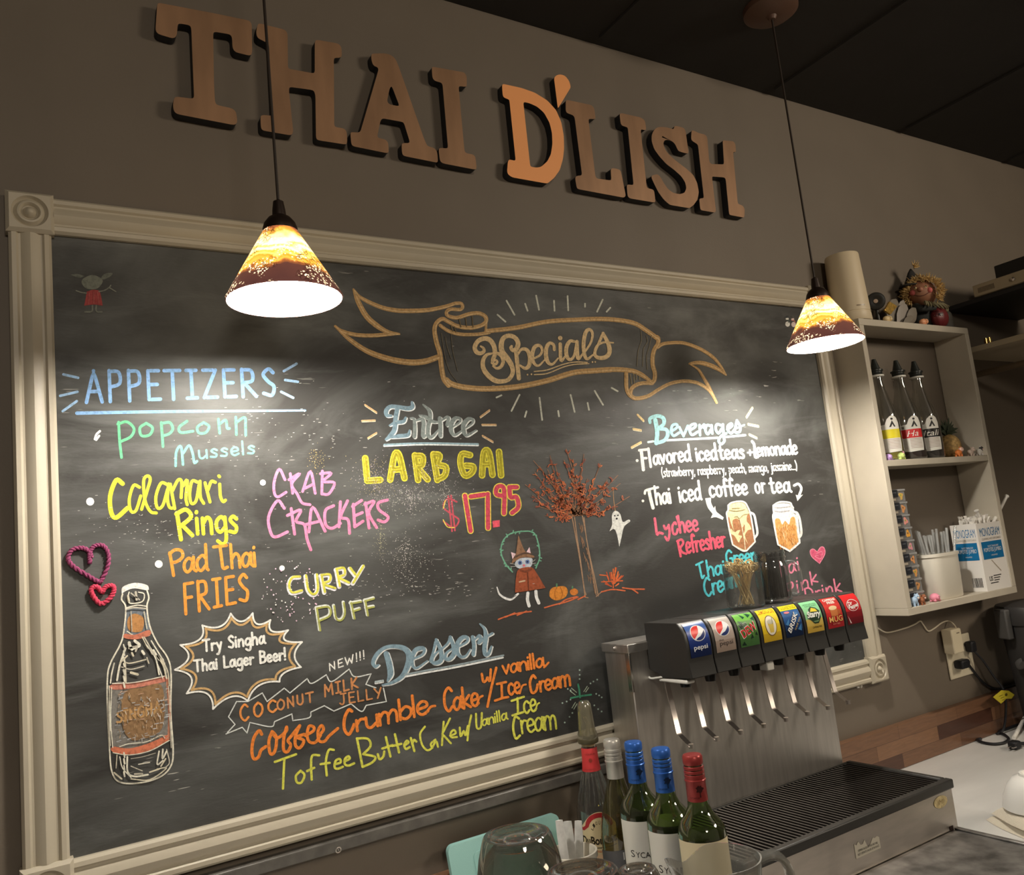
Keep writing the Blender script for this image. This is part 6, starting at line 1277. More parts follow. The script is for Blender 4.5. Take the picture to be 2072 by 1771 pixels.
# three syrup bottles
def onz(px, py, yy): return at(px, py, y=yy).x
GLC = glass('syrup_glass', (0.86, 0.86, 0.82), 0.04, 0.035)
for i, (px, band, liq, word_, lab) in enumerate(((1802, (222, 206, 46), (150, 140, 40), '', 'syrup bottle with a yellow label band at the left of the cabinet shelf'), (1850, (206, 44, 44), (46, 22, 18), 'Ha', 'syrup bottle with a red label band in the middle of the three'), (1885, (30, 26, 24), (34, 24, 20), 'Itali', 'syrup bottle with a black label band next to the pineapple'))):
    x, y = [2.0330, 2.1330, 2.2175][i], -0.052; hb = 0.245; R = 0.0385
    t = thing('syrup_bottle', (x, y, ZS), lab, 'bottle', 'syrup bottles on the cabinet shelf')
    pr = [(0, 0.002), (R - 0.004, 0), (R, 0.006), (R, 0.118), (R - 0.003, 0.132), (0.025, 0.165), (0.0165, 0.200), (0.0140, 0.222), (0.0140, hb)]
    MB().lathe(pr, (x, y, ZS + 0.0003), 36, cap=False).build('bottle_glass', GLC, t)
    MB().lathe([(0, 0.004), (R - 0.003, 0.005), (R - 0.002, 0.010), (R - 0.002, 0.080 if i == 0 else 0.095), (0, 0.080 if i == 0 else 0.095)], (x, y, ZS), 30).build('syrup', mat('syrup_%d' % liq[0], srgb(*liq), 0.15), t)
    mb = MB().lathe([(0.0150, 0.0), (0.0195, 0.002), (0.0195, 0.006), (0.015, 0.007)], (x, y, ZS + hb - 0.012), 28, m=1)
    mb.lathe([(0.0150, 0.007), (0.0165, 0.010), (0.0165, 0.016), (0.0195, 0.018), (0.0195, 0.021), (0.013, 0.024), (0.0085, 0.040), (0.0055, 0.052), (0, 0.053)], (x, y, ZS + hb - 0.012), 28)
    mb.build('pourer_cap', [mat('dark_pourer', srgb(40, 44, 42), 0.35), WPL], t)
    a = aim(x, y); mb = MB()
    f = cyl(x, y, R + 0.0004, a - 1.05, a + 1.05, ZS + 0.022, ZS + 0.122); f2 = cyl(x, y, R + 0.0007, a - 1.05, a + 1.05, ZS + 0.022, ZS + 0.122); f3 = cyl(x, y, R + 0.0010, a - 1.05, a + 1.05, ZS + 0.022, ZS + 0.122)
    mb.flat([(0.16, 0.12), (0.3, 0.02), (0.5, 0.0), (0.95, 0.02), (0.98, 0.2), (0.98, 0.78), (0.92, 0.92), (0.82, 0.99), (0.7, 0.98), (0.58, 0.9), (0.5, 0.76), (0.04, 0.72), (0.02, 0.5)], f, sub=0.1)
    mb.flat([(0.025, 0.38), (0.98, 0.38), (0.98, 0.62), (0.03, 0.62)], f2, m=1, sub=0.1)
    for k in range(9): mb.flat([(0.08 + 0.035 * k, 0.64), (0.095 + 0.035 * k + 0.008 * (k % 3), 0.64), (0.095 + 0.035 * k + 0.008 * (k % 3), 0.71), (0.08 + 0.035 * k, 0.71)], f2, m=2, sub=0.1)
    mb.flat([(0.62, 0.68), (0.74, 0.86), (0.84, 0.68), (0.78, 0.68), (0.74, 0.76), (0.68, 0.68)], f2, m=2, sub=0.1); mb.flat(ell(0.74, 0.90, 0.045, 0.03, 12), f2, m=2, sub=0.1)
    for k in range(7): mb.flat([(0.12 + 0.02 * (k > 3), 0.34 - 0.04 * k), (0.42, 0.34 - 0.04 * k), (0.42, 0.348 - 0.04 * k), (0.12 + 0.02 * (k > 3), 0.348 - 0.04 * k)], f2, m=3, sub=0.1); mb.flat([(0.52, 0.34 - 0.04 * k), (0.92, 0.34 - 0.04 * k), (0.92, 0.352 - 0.04 * k), (0.52, 0.352 - 0.04 * k)], f2, m=3, sub=0.1)
    if word_: put_text(mb, word_, f3, 0.45 if i == 1 else 0.40, 0.82 if i == 1 else 0.95, 0.42, 0.58, 4, 0.0, 0.3)
    mb.build('paper_label', [PAPER, flatmat(band), flatmat((50, 48, 46)), flatmat((150, 120, 110)), flatmat((236, 232, 222))], t, fixn=False)
# pineapple
c = at(1928, 893, y=-0.050); x, y = 2.335, -0.045
t = thing('pineapple_ornament', (x, y, ZS), 'small straw pineapple ornament with dark leaves beside the syrup bottles', 'ornament')
MB().sphere((x, y, ZS + 0.036), 0.034, 24, 16, sc=(0.92, 0.85, 1.04)).build('pineapple_body', mat('woven_straw', srgb(186, 152, 96), 0.7, var=0.4, vscale=120, bump=1.0, bscale=160), t)
mb = MB(); rg = random.Random(9)
for i in range(26):
    a = 2.4 * i; e_ = 0.35 + 1.0 * (i / 26); L = rg.uniform(0.045, 0.066)
    d = Vector((math.cos(a) * math.cos(e_), 0.45 * math.sin(a) * math.cos(e_), math.sin(e_))); b = Vector((x, y, ZS + 0.066)); s_ = d.cross(Vector((0, 1, 0.2))).normalized() * 0.0065
    m1 = b + d * L * 0.5 + Vector((0, 0, 0.004)); e2 = b + d * L - Vector((0, 0, 0.008 * (1 - i / 26)))
    mb.add([b - s_ * 0.5, b + s_ * 0.5, m1 + s_, m1 - s_, e2, m1 + Vector((0, -0.002, 0))], [(0, 1, 2, 5), (0, 5, 3), (3, 5, 4), (5, 2, 4)], 0, False)
mb.build('leaf_crown', mat('dark_leaf', srgb(62, 72, 56), 0.5), t, fixn=False)
# little animal figurines
def critter(px, py, yy, zz, s, rgb, label, ear='round', spots=None, face=True, dirx=1, name='toy_animal', squat=1.0):
    x = at(px, py, y=yy).x
    t = thing(name, (x, yy, zz), label, 'figurine', 'small toy animals in the cabinet')
    m = mat('toy_%d_%d_%d' % rgb, srgb(*rgb), 0.4)
    mb = MB().sphere((x, yy, zz + 0.52 * s * squat), 0.42 * s, 18, 12, sc=(1.15, 0.85, 0.9 * squat))
    mb.build('torso', m, t)
    for sx in (-1, 1):
        for sy in (-1, 1): MB().lathe([(0.11 * s, 0), (0.12 * s, 0.1 * s), (0.10 * s, 0.36 * s)], (x + sx * 0.26 * s, yy + sy * 0.2 * s, zz), 12).build('leg', m, t)
    hx, hy, hz = x + dirx * 0.34 * s, yy - 0.16 * s, zz + 0.86 * s * squat
    hd = MB().sphere((hx, hy, hz), 0.30 * s, 18, 12).build('head', m if not spots else mat('toy_%d_%d_%d' % spots, srgb(*spots), 0.4), t)
    for sx in (-1, 1):
        if ear == 'round': MB().sphere((hx + sx * 0.19 * s, hy + 0.02 * s, hz + 0.25 * s), 0.10 * s, 10, 8).build('ear', m, hd)
        else: MB().lathe([(0.10 * s, 0), (0.05 * s, 0.13 * s), (0, 0.2 * s)], (hx + sx * 0.17 * s, hy + 0.02 * s, hz + 0.20 * s), 10).build('ear', m, hd)
        MB().sphere((hx + sx * 0.11 * s - 0.1 * s, hy - 0.27 * s, hz + 0.06 * s), 0.035 * s, 8, 6).build('eye', BLKG, hd)
    MB().sphere((hx - 0.12 * s, hy - 0.26 * s, hz - 0.08 * s), 0.10 * s, 10, 8).build('muzzle', mat('toy_muzzle', srgb(240, 214, 200), 0.4), hd)
    return t
critter(1938, 908, -0.083, ZS, 0.024, (226, 130, 62), 'orange toy fox on the cabinet shelf in front of the pineapple', 'point', spots=(240, 196, 176))
critter(1962, 908, -0.078, ZS, 0.023, (206, 186, 172), 'pale brown toy pup between the orange fox and the black and white cow')
critter(1980, 908, -0.080, ZS, 0.024, (224, 220, 214), 'black and white toy cow at the right end of the cabinet shelf', 'point', spots=(60, 56, 54))
def blob(px, py, yy, zz, s, rgb, label, bump=None):
    x = at(px, py, y=yy).x; t = thing('toy_animal', (x, yy, zz), label, 'figurine', 'small toy animals in the cabinet')
    m = mat('toy_%d_%d_%d' % rgb, srgb(*rgb), 0.45)
    MB().sphere((x, yy, zz + 0.42 * s), 0.5 * s, 20, 12, sc=(1.1, 0.9, 0.84)).build('torso', m, t)
    for sx, sy in ((-0.36, -0.22), (0.36, -0.22), (-0.3, 0.25), (0.3, 0.25)): MB().sphere((x + sx * s, yy + sy * s, zz + 0.125 * s), 0.15 * s, 10, 8, sc=(1, 1, 0.8)).build('foot', m, t)
    hd = MB().sphere((x - 0.1 * s, yy - 0.34 * s, zz + 0.45 * s), 0.27 * s, 14, 10).build('head', m, t)
    for sx in (-0.1, 0.08): MB().sphere((x - 0.1 * s + sx * s, yy - 0.585 * s, zz + 0.50 * s), 0.035 * s, 8, 6).build('eye', BLKG, hd)
    if bump: MB().sphere((x + 0.25 * s, yy - 0.1 * s, zz + 0.74 * s), 0.26 * s, 12, 8).build('topping', mat('toy_%d_%d_%d' % bump, srgb(*bump), 0.45), t)
    return t
blob(1797, 926, -0.082, ZS, 0.022, (196, 160, 222), 'lilac toy animal at the left end of the cabinet shelf')
blob(1821, 924, -0.082, ZS, 0.026, (206, 226, 134), 'lime green toy animal with a pink topping on the cabinet shelf', (236, 168, 186))
blob(1891, 1207, -0.083, ZB2, 0.026, (238, 150, 172), 'pink toy animal in front of the white straw bin')
critter(1848, 1212, -0.086, ZB2, 0.026, (170, 196, 222), 'pale blue toy pony at the lower left of the cabinet')
critter(1863, 1210, -0.090, ZB2, 0.022, (150, 92, 62), 'brown toy animal between the blue pony and the pink one')
A = at(1787, 915, y=-0.06)
mb = MB().prism([(1.9475, ZS + 0.0005), (1.9790, ZS + 0.0005), (1.9640, ZS + 0.060), (1.9475, ZS + 0.085)], lambda a, b: (a, -0.060, b), lambda a, b: (a, -0.0585, b))
tag(mb.build('paper_card', PAPER, origin=(1.962, -0.06, ZS)), 'white paper card leaning on the left side inside the cabinet', 'card')
# nine clear bead boxes
CBX = glass('clear_box_plastic', (0.90, 0.90, 0.89), 0.08, 0.30)
PLACE = ['topmost', 'second from the top', 'third from the top', 'fourth from the top', 'fifth, in the middle', 'fourth from the bottom', 'third from the bottom', 'second from the bottom', 'lowest']
bh = (0.4790 - ZB2 - 0.0005) / 9
for i in range(9):
    z0 = ZB2 + 0.0003 + bh * (8 - i); x0 = 1.9672 + 0.0012 * (i - 0) * 0.8; x1 = x0 + 0.0655; y0, y1 = -0.0755, -0.028
    t = thing('bead_box', ((x0 + x1) / 2, (y0 + y1) / 2, z0), 'small clear plastic box with a dark tab, %s of the cabinet stack' % PLACE[i], 'box', 'stack of clear boxes')
    MB().box(x0, x1, y0, y1, z0, z0 + bh - 0.0065).build('box_body', CBX, t, bevel=0.001)
    MB().box(x0 - 0.0008, x1 + 0.0025, y0 - 0.002, y1 + 0.001, z0 + bh - 0.0062, z0 + bh - 0.0006).build('box_lid', glass('clear_lid_plastic', (0.86, 0.86, 0.85), 0.1, 0.5), t, bevel=0.0012)
    mb = MB().box(x0 + 0.003, x0 + 0.031, y0 - 0.0030, y0 - 0.0022, z0 + 0.0125, z0 + bh - 0.002); mb.box(x0 + 0.010, x0 + 0.024, y0 - 0.0034, y0 - 0.0031, z0 + bh - 0.0105, z0 + bh - 0.0085, 1)
    mb.build('dark_tab', [mat('tab_dark', srgb(44, 48, 56), 0.5), flatmat((116, 120, 128))], t)
    MB().box(x0 + 0.006, x0 + 0.022, y0 - 0.0012, y0 - 0.0003, z0 + 0.0035, z0 + 0.009).build('price_label', mat('tan_sticker', srgb(206, 196, 178), 0.6), t)
    rg = random.Random(40 + i); col = [(214, 176, 96), (212, 150, 96), (226, 150, 140), (230, 166, 70), (216, 150, 160), (222, 156, 100), (226, 164, 96), (206, 150, 96), (196, 130, 96)][i]
    cx_, cz_ = x0 + 0.047, z0 + bh * 0.44; pts = []
    for k in range(16):
        q = 2 * PI * k / 16; r = 0.0078 + 0.0022 * math.sin(3 * q + i) + rg.uniform(-0.001, 0.001); pts.append((cx_ + r * math.cos(q), cz_ + r * 1.15 * math.sin(q)))
    mb = MB().prism(pts, lambda a, b: (a, y0 - 0.0010, b), lambda a, b: (a, y0 - 0.0003, b)); mb.flat(ell(cx_ - 0.002, cz_ + 0.002, 0.003, 0.0026, 10), lambda a, b: (a, y0 - 0.0012, b), m=1)
    mb.build('animal_sticker', [flatmat(col), flatmat((120, 84, 60) if i % 2 else (150, 170, 70))], t, fixn=False)
# white bin of clear straws
x, y = 2.1560, -0.050
t = thing('straw_bin', (x, y, ZB2), 'white plastic bin holding clear straws in the lower cabinet', 'bin')
def sqring(rx, ry, p=4.0, n=40):
    out = []
    for i in range(n):
        a = 2 * PI * i / n; c_, s_ = math.cos(a), math.sin(a)
        k = (abs(c_) ** p + abs(s_) ** p) ** (-1 / p); out.append((rx * k * c_, ry * k * s_))
    return out
vs = []; fs = []; n = 40
rows = [(0.060, 0.036, 0.0), (0.0625, 0.038, 0.003), (0.0665, 0.0405, 0.112), (0.070, 0.0425, 0.113), (0.070, 0.0425, 0.1215), (0.0665, 0.0395, 0.1215), (0.0640, 0.038, 0.10), (0.060, 0.036, 0.006)]
for rx, ry, z in rows: vs += [(x + a, y + b, ZB2 + z + 0.0003) for a, b in sqring(rx, ry)]
for k in range(len(rows) - 1):
    for i in range(n): fs.append((k * n + i, k * n + (i + 1) % n, (k + 1) * n + (i + 1) % n, (k + 1) * n + i))
fs += [tuple(range(n - 1, -1, -1)), tuple(range((len(rows) - 1) * n, len(rows) * n))]
MB().add(vs, fs, 0, True).build('bin_body', mat('bin_white', srgb(226, 220, 206), 0.4), t)
rg = random.Random(15)
STR = glass('clear_straw', (0.97, 0.98, 0.97), 0.06, 0.28)
for i in range(20):
    bx = x + rg.uniform(-0.035, 0.035); by = y + rg.uniform(-0.016, 0.016); lean = (bx - x) * 0.9 + rg.uniform(-0.03, 0.035)
    b = Vector((bx, by, ZB2 + 0.0075)); e_ = Vector((min(2.245, bx + lean), by + rg.uniform(-0.012, 0.0), ZB2 + rg.uniform(0.165, 0.188)))
    o = MB().tube([b, e_], 0.0034, 10).build('clear_straw', STR, origin=b); tag(o, 'clear plastic straw standing in the white bin', 'straw', 'clear straws in the bin')
# carton of wrapped straws
sx0, sx1, sy0, sy1 = 2.2990, 2.4225, -0.0975, -0.022; zh = 0.1875
t = thing('straw_carton', ((sx0 + sx1) / 2, (sy0 + sy1) / 2, ZB2), 'white printed carton of wrapped straws in the lower cabinet', 'carton')
CWH = mat('carton_white', srgb(236, 232, 226), 0.6)
mb = MB(); w_ = 0.0016; zt = ZB2 + zh
mb.box(sx0, sx1, sy0, sy0 + w_, ZB2 + 0.0003, zt); mb.box(sx0, sx0 + w_, sy0 + w_, sy1, ZB2 + 0.0003, zt + 0.001, 0); mb.box(sx1 - w_, sx1, sy0 + w_, sy1, ZB2 + 0.0003, zt); mb.box(sx0 + w_, sx1 - w_, sy1 - w_, sy1, ZB2 + 0.0003, zt - 0.004); mb.box(sx0 + w_, sx1 - w_, sy0 + w_, sy1 - w_, ZB2 + 0.0003, ZB2 + 0.002)
mb.build('carton_walls', CWH, t)
def facep(side, off):
    if side == 'front': return lambda u, v: (sx0 + u * (sx1 - sx0), sy0 - off, ZB2 + v * zh)
    return lambda u, v: (sx0 - off, sy1 + u * (sy0 - sy1), ZB2 + v * zh)
for side in ('left', 'front'):
    mb = MB(); f1 = facep(side, 0.0004); f2 = facep(side, 0.0007)
    put_text(mb, 'MONOGRAM', f1, 0.10, 0.92, 0.80, 0.925, 0, 0.0); put_text(mb, 'CLEANING AND DISPOSABLES', f1, 0.14, 0.92, 0.745, 0.775, 1)
    mb.flat([(0.08, 0.46), (0.92, 0.46), (0.92, 0.72), (0.08, 0.72)], f1, m=0)
    put_text(mb, 'PLASTIC TRANSLUCENT', f2, 0.32, 0.76, 0.635, 0.662, 2); put_text(mb, 'POPOTES JUMBO', f2, 0.14, 0.86, 0.55, 0.625, 2, 0.0); put_text(mb, 'WRAPPED', f2, 0.4, 0.66, 0.502, 0.522, 2)
    if side == 'front':
        mb.flat([(0.36, 0.44), (0.39, 0.445), (0.70, 0.27), (0.68, 0.255)], f1, m=3)
        for k, (a, b) in enumerate(((0.34, 0.66), (0.34, 0.6), (0.34, 0.56), (0.18, 0.5))): mb.flat([(a, 0.205 - 0.034 * k), (b, 0.205 - 0.034 * k), (b, 0.218 - 0.034 * k), (a, 0.218 - 0.034 * k)], f1, m=4)
        put_text(mb, 'US', f1, 0.16, 0.30, 0.14, 0.21, 4, 0.02)
    else:
        rg = random.Random(2); u = 0.50
        while u < 0.86:
            w2 = rg.choice((0.012, 0.02, 0.03)); mb.flat([(u, 0.06), (u + w2, 0.06), (u + w2, 0.2), (u, 0.2)], f1, m=4); u += w2 + rg.choice((0.012, 0.02))
    mb.build('printed_panel', [flatmat((22, 112, 166)), flatmat((150, 140, 126)), flatmat((240, 240, 236)), flatmat((176, 164, 146)), flatmat((40, 38, 38))], t, fixn=False)
WRAP = mat('straw_wrapper', srgb(236, 232, 224), 0.6, var=0.08, vscale=80)
rg = random.Random(31)
for i in range(64):
    bx = rg.uniform(sx0 + 0.009, sx1 - 0.009); by = rg.uniform(sy0 + 0.008, sy1 - 0.008)
    b = Vector((bx, by, ZB2 + 0.004)); tz = zt + rg.uniform(0.006, 0.024)
    e_ = Vector((bx + rg.uniform(-0.004, 0.004), by + rg.uniform(-0.004, 0.004), tz - 0.009))
    e2 = e_ + Vector((rg.uniform(-0.006, 0.006), rg.uniform(-0.006, 0.004), 0.012))
    mb = MB().tube([b, e_], 0.0033, 7); d_ = (e2 - e_); s_ = Vector((rg.uniform(-1, 1), rg.uniform(-1, 1), 0)).normalized() * 0.0048; mb.add([e_ - s_ * 0.7, e_ + s_ * 0.7, e2 + s_, e2 - s_, e_ - s_ * 0.7 + Vector((0.0006, 0, 0)), e_ + s_ * 0.7 + Vector((0.0006, 0, 0)), e2 + s_ + Vector((0.0006, 0, 0)), e2 - s_ + Vector((0.0006, 0, 0))], [(0, 1, 2, 3), (7, 6, 5, 4), (0, 3, 7, 4), (1, 5, 6, 2), (3, 2, 6, 7)], 0, False)
    o = mb.build('wrapped_straw', WRAP, origin=b); tag(o, 'paper wrapped straw packed in the printed carton', 'straw', 'wrapped straws in the carton')
b = Vector((2.402, -0.072, ZB2 + 0.05)); e_ = at(2036, 1006, y=-0.088)
b2 = at(2011, 1055, y=-0.088); b = b2 + (b2 - e_) * 0.9
o = MB().tube([b, e_], 0.0046, 10).tube([e_, e_ + (e_ - b2).normalized() * 0.004], [0.0055, 0.007], 10).build('wrapped_straw', WRAP, origin=b); tag(o, 'paper wrapped straw sticking far out of the right side of the carton', 'straw', 'wrapped straws in the carton')
b2 = at(1987, 1058, y=-0.070); e_ = at(1977, 1036, y=-0.072); b = b2 + (b2 - e_) * 1.2
o = MB().tube([b, e_], 0.0040, 8).tube([e_, e_ + (e_ - b2).normalized() * 0.005], [0.005, 0.007], 8).build('wrapped_straw', WRAP, origin=b); tag(o, 'paper wrapped straw leaning out of the middle of the carton', 'straw', 'wrapped straws in the carton')
# ---------------------------------------------------------------- on top of the cabinet
x, y = 1.9660, -0.053
t = thing('wifi_router', (x, y, CZ1), 'tall pale tapered cylinder unit standing on the cabinet behind the right lamp', 'router')
MB().lathe([(0.0, 0.0), (0.050, 0.0), (0.052, 0.003), (0.0510, 0.0215), (0.0495, 0.0225), (0.0495, 0.0255), (0.0508, 0.0265), (0.0445, 0.188), (0.0435, 0.192), (0.041, 0.193), (0, 0.193)], (x, y, CZ1 + 0.0003), 48, cap=False).build('router_shell', mat('router_cream', srgb(216, 200, 170), 0.45), t)
a = aim(x, y); mb = MB(); f = cyl(x, y, 0.0508, a + 0.35, a + 0.85, CZ1 + 0.036, CZ1 + 0.0395); wrap(mb, f, 0, 8, 1); mb.build('maker_mark', flatmat((150, 134, 110)), t, fixn=False)
# scarecrow doll
x, y, z = 2.318, -0.052, CZ1
t = thing('scarecrow_doll', (x, y, z), 'seated straw haired scarecrow doll hugging a dark red pumpkin on the cabinet', 'doll')
SKIN = mat('doll_face_brown', srgb(146, 100, 74), 0.6); STRAW = mat('straw_hair', srgb(206, 174, 116), 0.7, var=0.3, vscale=200); CLO = mat('doll_clothes_dark', srgb(40, 42, 40), 0.8); LEAF = mat('doll_collar', srgb(120, 112, 84), 0.8)
MB().sphere((x, y + 0.012, z + 0.042), 0.040, 20, 14, sc=(1.05, 0.75, 1.05)).build('doll_body', CLO, t)
hd = MB().sphere((x - 0.004, y - 0.004, z + 0.112), 0.043, 28, 20, sc=(1.12, 0.85, 0.92)).build('head', SKIN, t)
hx, hy, hz = x - 0.004, y - 0.004, z + 0.112; a = aim(hx, hy) + 0.10
def onhead(da, el, off=0.0):
    d = Vector((math.cos(a + da) * math.cos(el) * 0.0482, math.sin(a + da) * math.cos(el) * 0.0366, math.sin(el) * 0.0396)); return Vector((hx, hy, hz)) + d * (1 + off)
MB().sphere(onhead(-0.02, 0.05, 0.05), 0.0072, 12, 8).build('nose', mat('doll_nose', srgb(176, 120, 96), 0.5), hd)
for s_ in (-1, 1):
    MB().sphere(onhead(0.62 * s_, -0.05, -0.06), 0.0085, 12, 8).build('cheek', mat('doll_cheek', srgb(206, 104, 100), 0.6), hd)
    MB().sphere(onhead(0.36 * s_, 0.24, -0.03), 0.0042, 10, 8).build('eye', mat('doll_eye_white', srgb(226, 206, 150), 0.4), hd)
    MB().sphere(onhead(0.36 * s_ + 0.02, 0.24, 0.06), 0.0022, 8, 6).build('pupil', BLKG, hd)
MB().tube([onhead(q, -0.42 + 0.26 * (q / 0.6) ** 2, 0.0) for q in np.linspace(-0.62, 0.62, 12)], 0.0012, 6).build('mouth', mat('doll_mouth', srgb(90, 50, 40), 0.6), hd)
mb = MB(); rg = random.Random(77)
def tuft(p, d, L, r):
    p = Vector(p); d = Vector(d).normalized(); mb.tube([p, p + d * L * 0.5, p + d * L + Vector((0, 0, rg.uniform(-0.004, 0.004)))], [r, r * 0.9, r * 0.35], 4)
fr = Vector((-math.sin(a), math.cos(a), 0)); fa = Vector((math.cos(a), math.sin(a), 0)); fz = Vector((0, 0, 1))
for i in range(420):
    ph = rg.uniform(-0.75, PI + 0.75); ex, ez = math.cos(ph), math.sin(ph)
    rr = rg.uniform(0.74, 1.10) if ez > -0.2 else rg.uniform(0.9, 1.10)
    p = Vector((hx, hy, hz)) + fr * (ex * 0.047 * rr) + fz * (ez * 0.041 * rr) + fa * max(0.0, 0.040 * math.sqrt(max(0.02, 1.2 - rr * rr)))
    tuft(p, fr * (ex * rg.uniform(0.2, 1.0) + rg.uniform(-0.7, 0.7)) + fz * (ez * rg.uniform(-0.3, 1.0) + rg.uniform(-0.7, 0.5)) + fa * rg.uniform(0.0, 0.7), rg.uniform(0.011, 0.019), 0.0016)
for i in range(26): tuft((hx - 0.012 + rg.uniform(-0.005, 0.005), hy, hz + 0.082 + rg.uniform(-0.004, 0.004)), (rg.uniform(-1, 1), rg.uniform(-1, 0.5), rg.uniform(-0.3, 1)), rg.uniform(0.012, 0.02), 0.0015)
mb.build('straw_hair', STRAW, t)
MB().lathe([(0.058, 0.0), (0.056, 0.004), (0.036, 0.010), (0.026, 0.026), (0.014, 0.046), (0.004, 0.058), (0, 0.06)], (hx - 0.008, hy + 0.016, hz + 0.022), 28, sq=0.55).build('hat', mat('doll_hat_black', srgb(38, 36, 34), 0.85), t)
pm = mat('dark_red_pumpkin', srgb(112, 40, 42), 0.4); px_, py_, pz_ = x + 0.026, y - 0.026, z + 0.034
vs = []; fs = []; n = 48
for j in range(15):
    b = -PI / 2 + PI * j / 14
    for i in range(n):
        an = 2 * PI * i / n; R = 0.0335 * (1 + 0.05 * abs(math.cos(5 * an)) - 0.04); vs.append((px_ + R * math.cos(b) * math.cos(an), py_ + 0.62 * R * math.cos(b) * math.sin(an), pz_ + 0.032 * math.sin(b)))
for j in range(14):
    for i in range(n): fs.append((j * n + i, j * n + (i + 1) % n, (j + 1) * n + (i + 1) % n, (j + 1) * n + i))
pk = MB().add(vs, fs, 0, True).build('pumpkin', pm, t)
mb = MB(); ap = aim(px_, py_) + 0.12
def onp(u, v):
    an = ap + (u - 0.5) * 1.5; bb = (v - 0.5) * 1.2; R = 0.0345; return (px_ + R * math.cos(bb) * math.cos(an), py_ + 0.64 * R * math.cos(bb) * math.sin(an), pz_ + 0.033 * math.sin(bb))
put_text(mb, 'WEL', onp, 0.16, 0.66, 0.74, 0.94, 0, 0.01); put_text(mb, 'COME', onp, 0.14, 0.90, 0.46, 0.70, 0, 0.01); mb.build('welcome_lettering', flatmat((34, 22, 22)), pk, fixn=False)
for s_ in (-1, 1): MB().tube(smooth_path([(x + s_ * 0.040, y, z + 0.070), (x + s_ * 0.052, y - 0.018, z + 0.058), (x + 0.02 + s_ * 0.030, y - 0.040, z + 0.056)], n=5), [0.011, 0.012, 0.012, 0.012, 0.012, 0.011, 0.010, 0.010, 0.009, 0.008, 0.007], 10).build('arm', LEAF if s_ > 0 else CLO, t)
mb = MB()
for i in range(9):
    q = PI * (0.1 + 0.8 * i / 8); tuft((x - 0.004 + 0.045 * math.cos(q + PI), y - 0.034, z + 0.074), (math.cos(q + PI), -0.7, -0.9), 0.024, 0.005)
mb.build('collar', LEAF, t)
# grey petal bundle with a gold label
x, y = 2.196, -0.055
t = thing('petal_ornament', (x, y, CZ1), 'grey petal shaped ornament with a gold label leaning on the cabinet top', 'ornament')
GRY = mat('petal_grey', srgb(124, 116, 104), 0.55); GRL = mat('petal_grey_pale', srgb(150, 142, 134), 0.5)
def petal(bx, by, bz, ang, L, w, m, ty=-0.012):
    d = Vector((math.sin(ang), -0.05, math.cos(ang))); s_ = Vector((math.cos(ang), 0, -math.sin(ang))); nn = Vector((0, -1, 0)); vs = []
    prof = [(0, 0.55), (0.3, 0.95), (0.6, 1.0), (0.85, 0.7), (1.0, 0.12)]
    for tt, ww in prof:
        c = Vector((bx, by, bz)) + d * L * tt
        vs += [c - s_ * w * ww, c + nn * 0.006 * ww, c + s_ * w * ww, c - nn * 0.002]
    fs = [(k * 4 + j, k * 4 + (j + 1) % 4, k * 4 + 4 + (j + 1) % 4, k * 4 + 4 + j) for k in range(4) for j in range(4)] + [(3, 2, 1, 0), (16, 17, 18, 19)]
    return MB().add(vs, fs, 0, False).build('petal', m, t, bevel=0.001)
petal(2.150, -0.046, CZ1 + 0.010, 0.50, 0.088, 0.029, GRY); petal(2.172, -0.058, CZ1 + 0.006, 0.62, 0.078, 0.026, GRL); petal(2.186, -0.048, CZ1 + 0.004, 0.42, 0.090, 0.022, GRL); petal(2.196, -0.068, CZ1 + 0.006, 0.75, 0.070, 0.020, GRY); petal(2.172, -0.072, CZ1 + 0.002, 1.1, 0.055, 0.016, GRY)
A = [at(*q, y=-0.068) for q in ((1799, 610), (1815, 620), (1801, 637), (1789, 628))]
mb = MB().prism([(v.x, v.z) for v in A], lambda a, b: (a, -0.070, b), lambda a, b: (a, -0.064, b)); mb.build('gold_label', mat('gold_foil', srgb(216, 176, 92), 0.3, metal=0.8, var=0.3, vscale=140), t, bevel=0.001)
# dark round gadget with a pale lens
c = at(1772, 610, y=-0.05)
t = thing('round_camera', (c.x, -0.05, CZ1), 'small black round gadget with a pale centre behind the right lamp', 'gadget')
a = aim(c.x, -0.05); ra = Matrix.Translation((c.x, -0.05, c.z)) @ Matrix.Rotation(a - PI, 4, 'Z') @ Matrix.Rotation(-PI / 2 - 0.12, 4, 'Y')
MB().lathe([(0, -0.008), (0.020, -0.008), (0.0245, -0.004), (0.0255, 0.002), (0.023, 0.006), (0.016, 0.0075), (0.011, 0.006), (0, 0.006)], n=36, T=ra).build('camera_ring', mat('gadget_black', srgb(44, 44, 42), 0.4), t)
MB().lathe([(0.0062, 0.005), (0.0055, 0.0095), (0, 0.0100)], n=20, T=ra).build('pale_lens', mat('lens_pale', srgb(214, 190, 170), 0.3), t)
MB().lathe([(0.013, 0), (0.012, 0.004), (0.005, 0.007), (0.0045, c.z - CZ1 - 0.02)], (c.x + 0.004, -0.046, CZ1 + 0.0003), 20).build('stand', mat('gadget_black', srgb(44, 44, 42), 0.4), t)
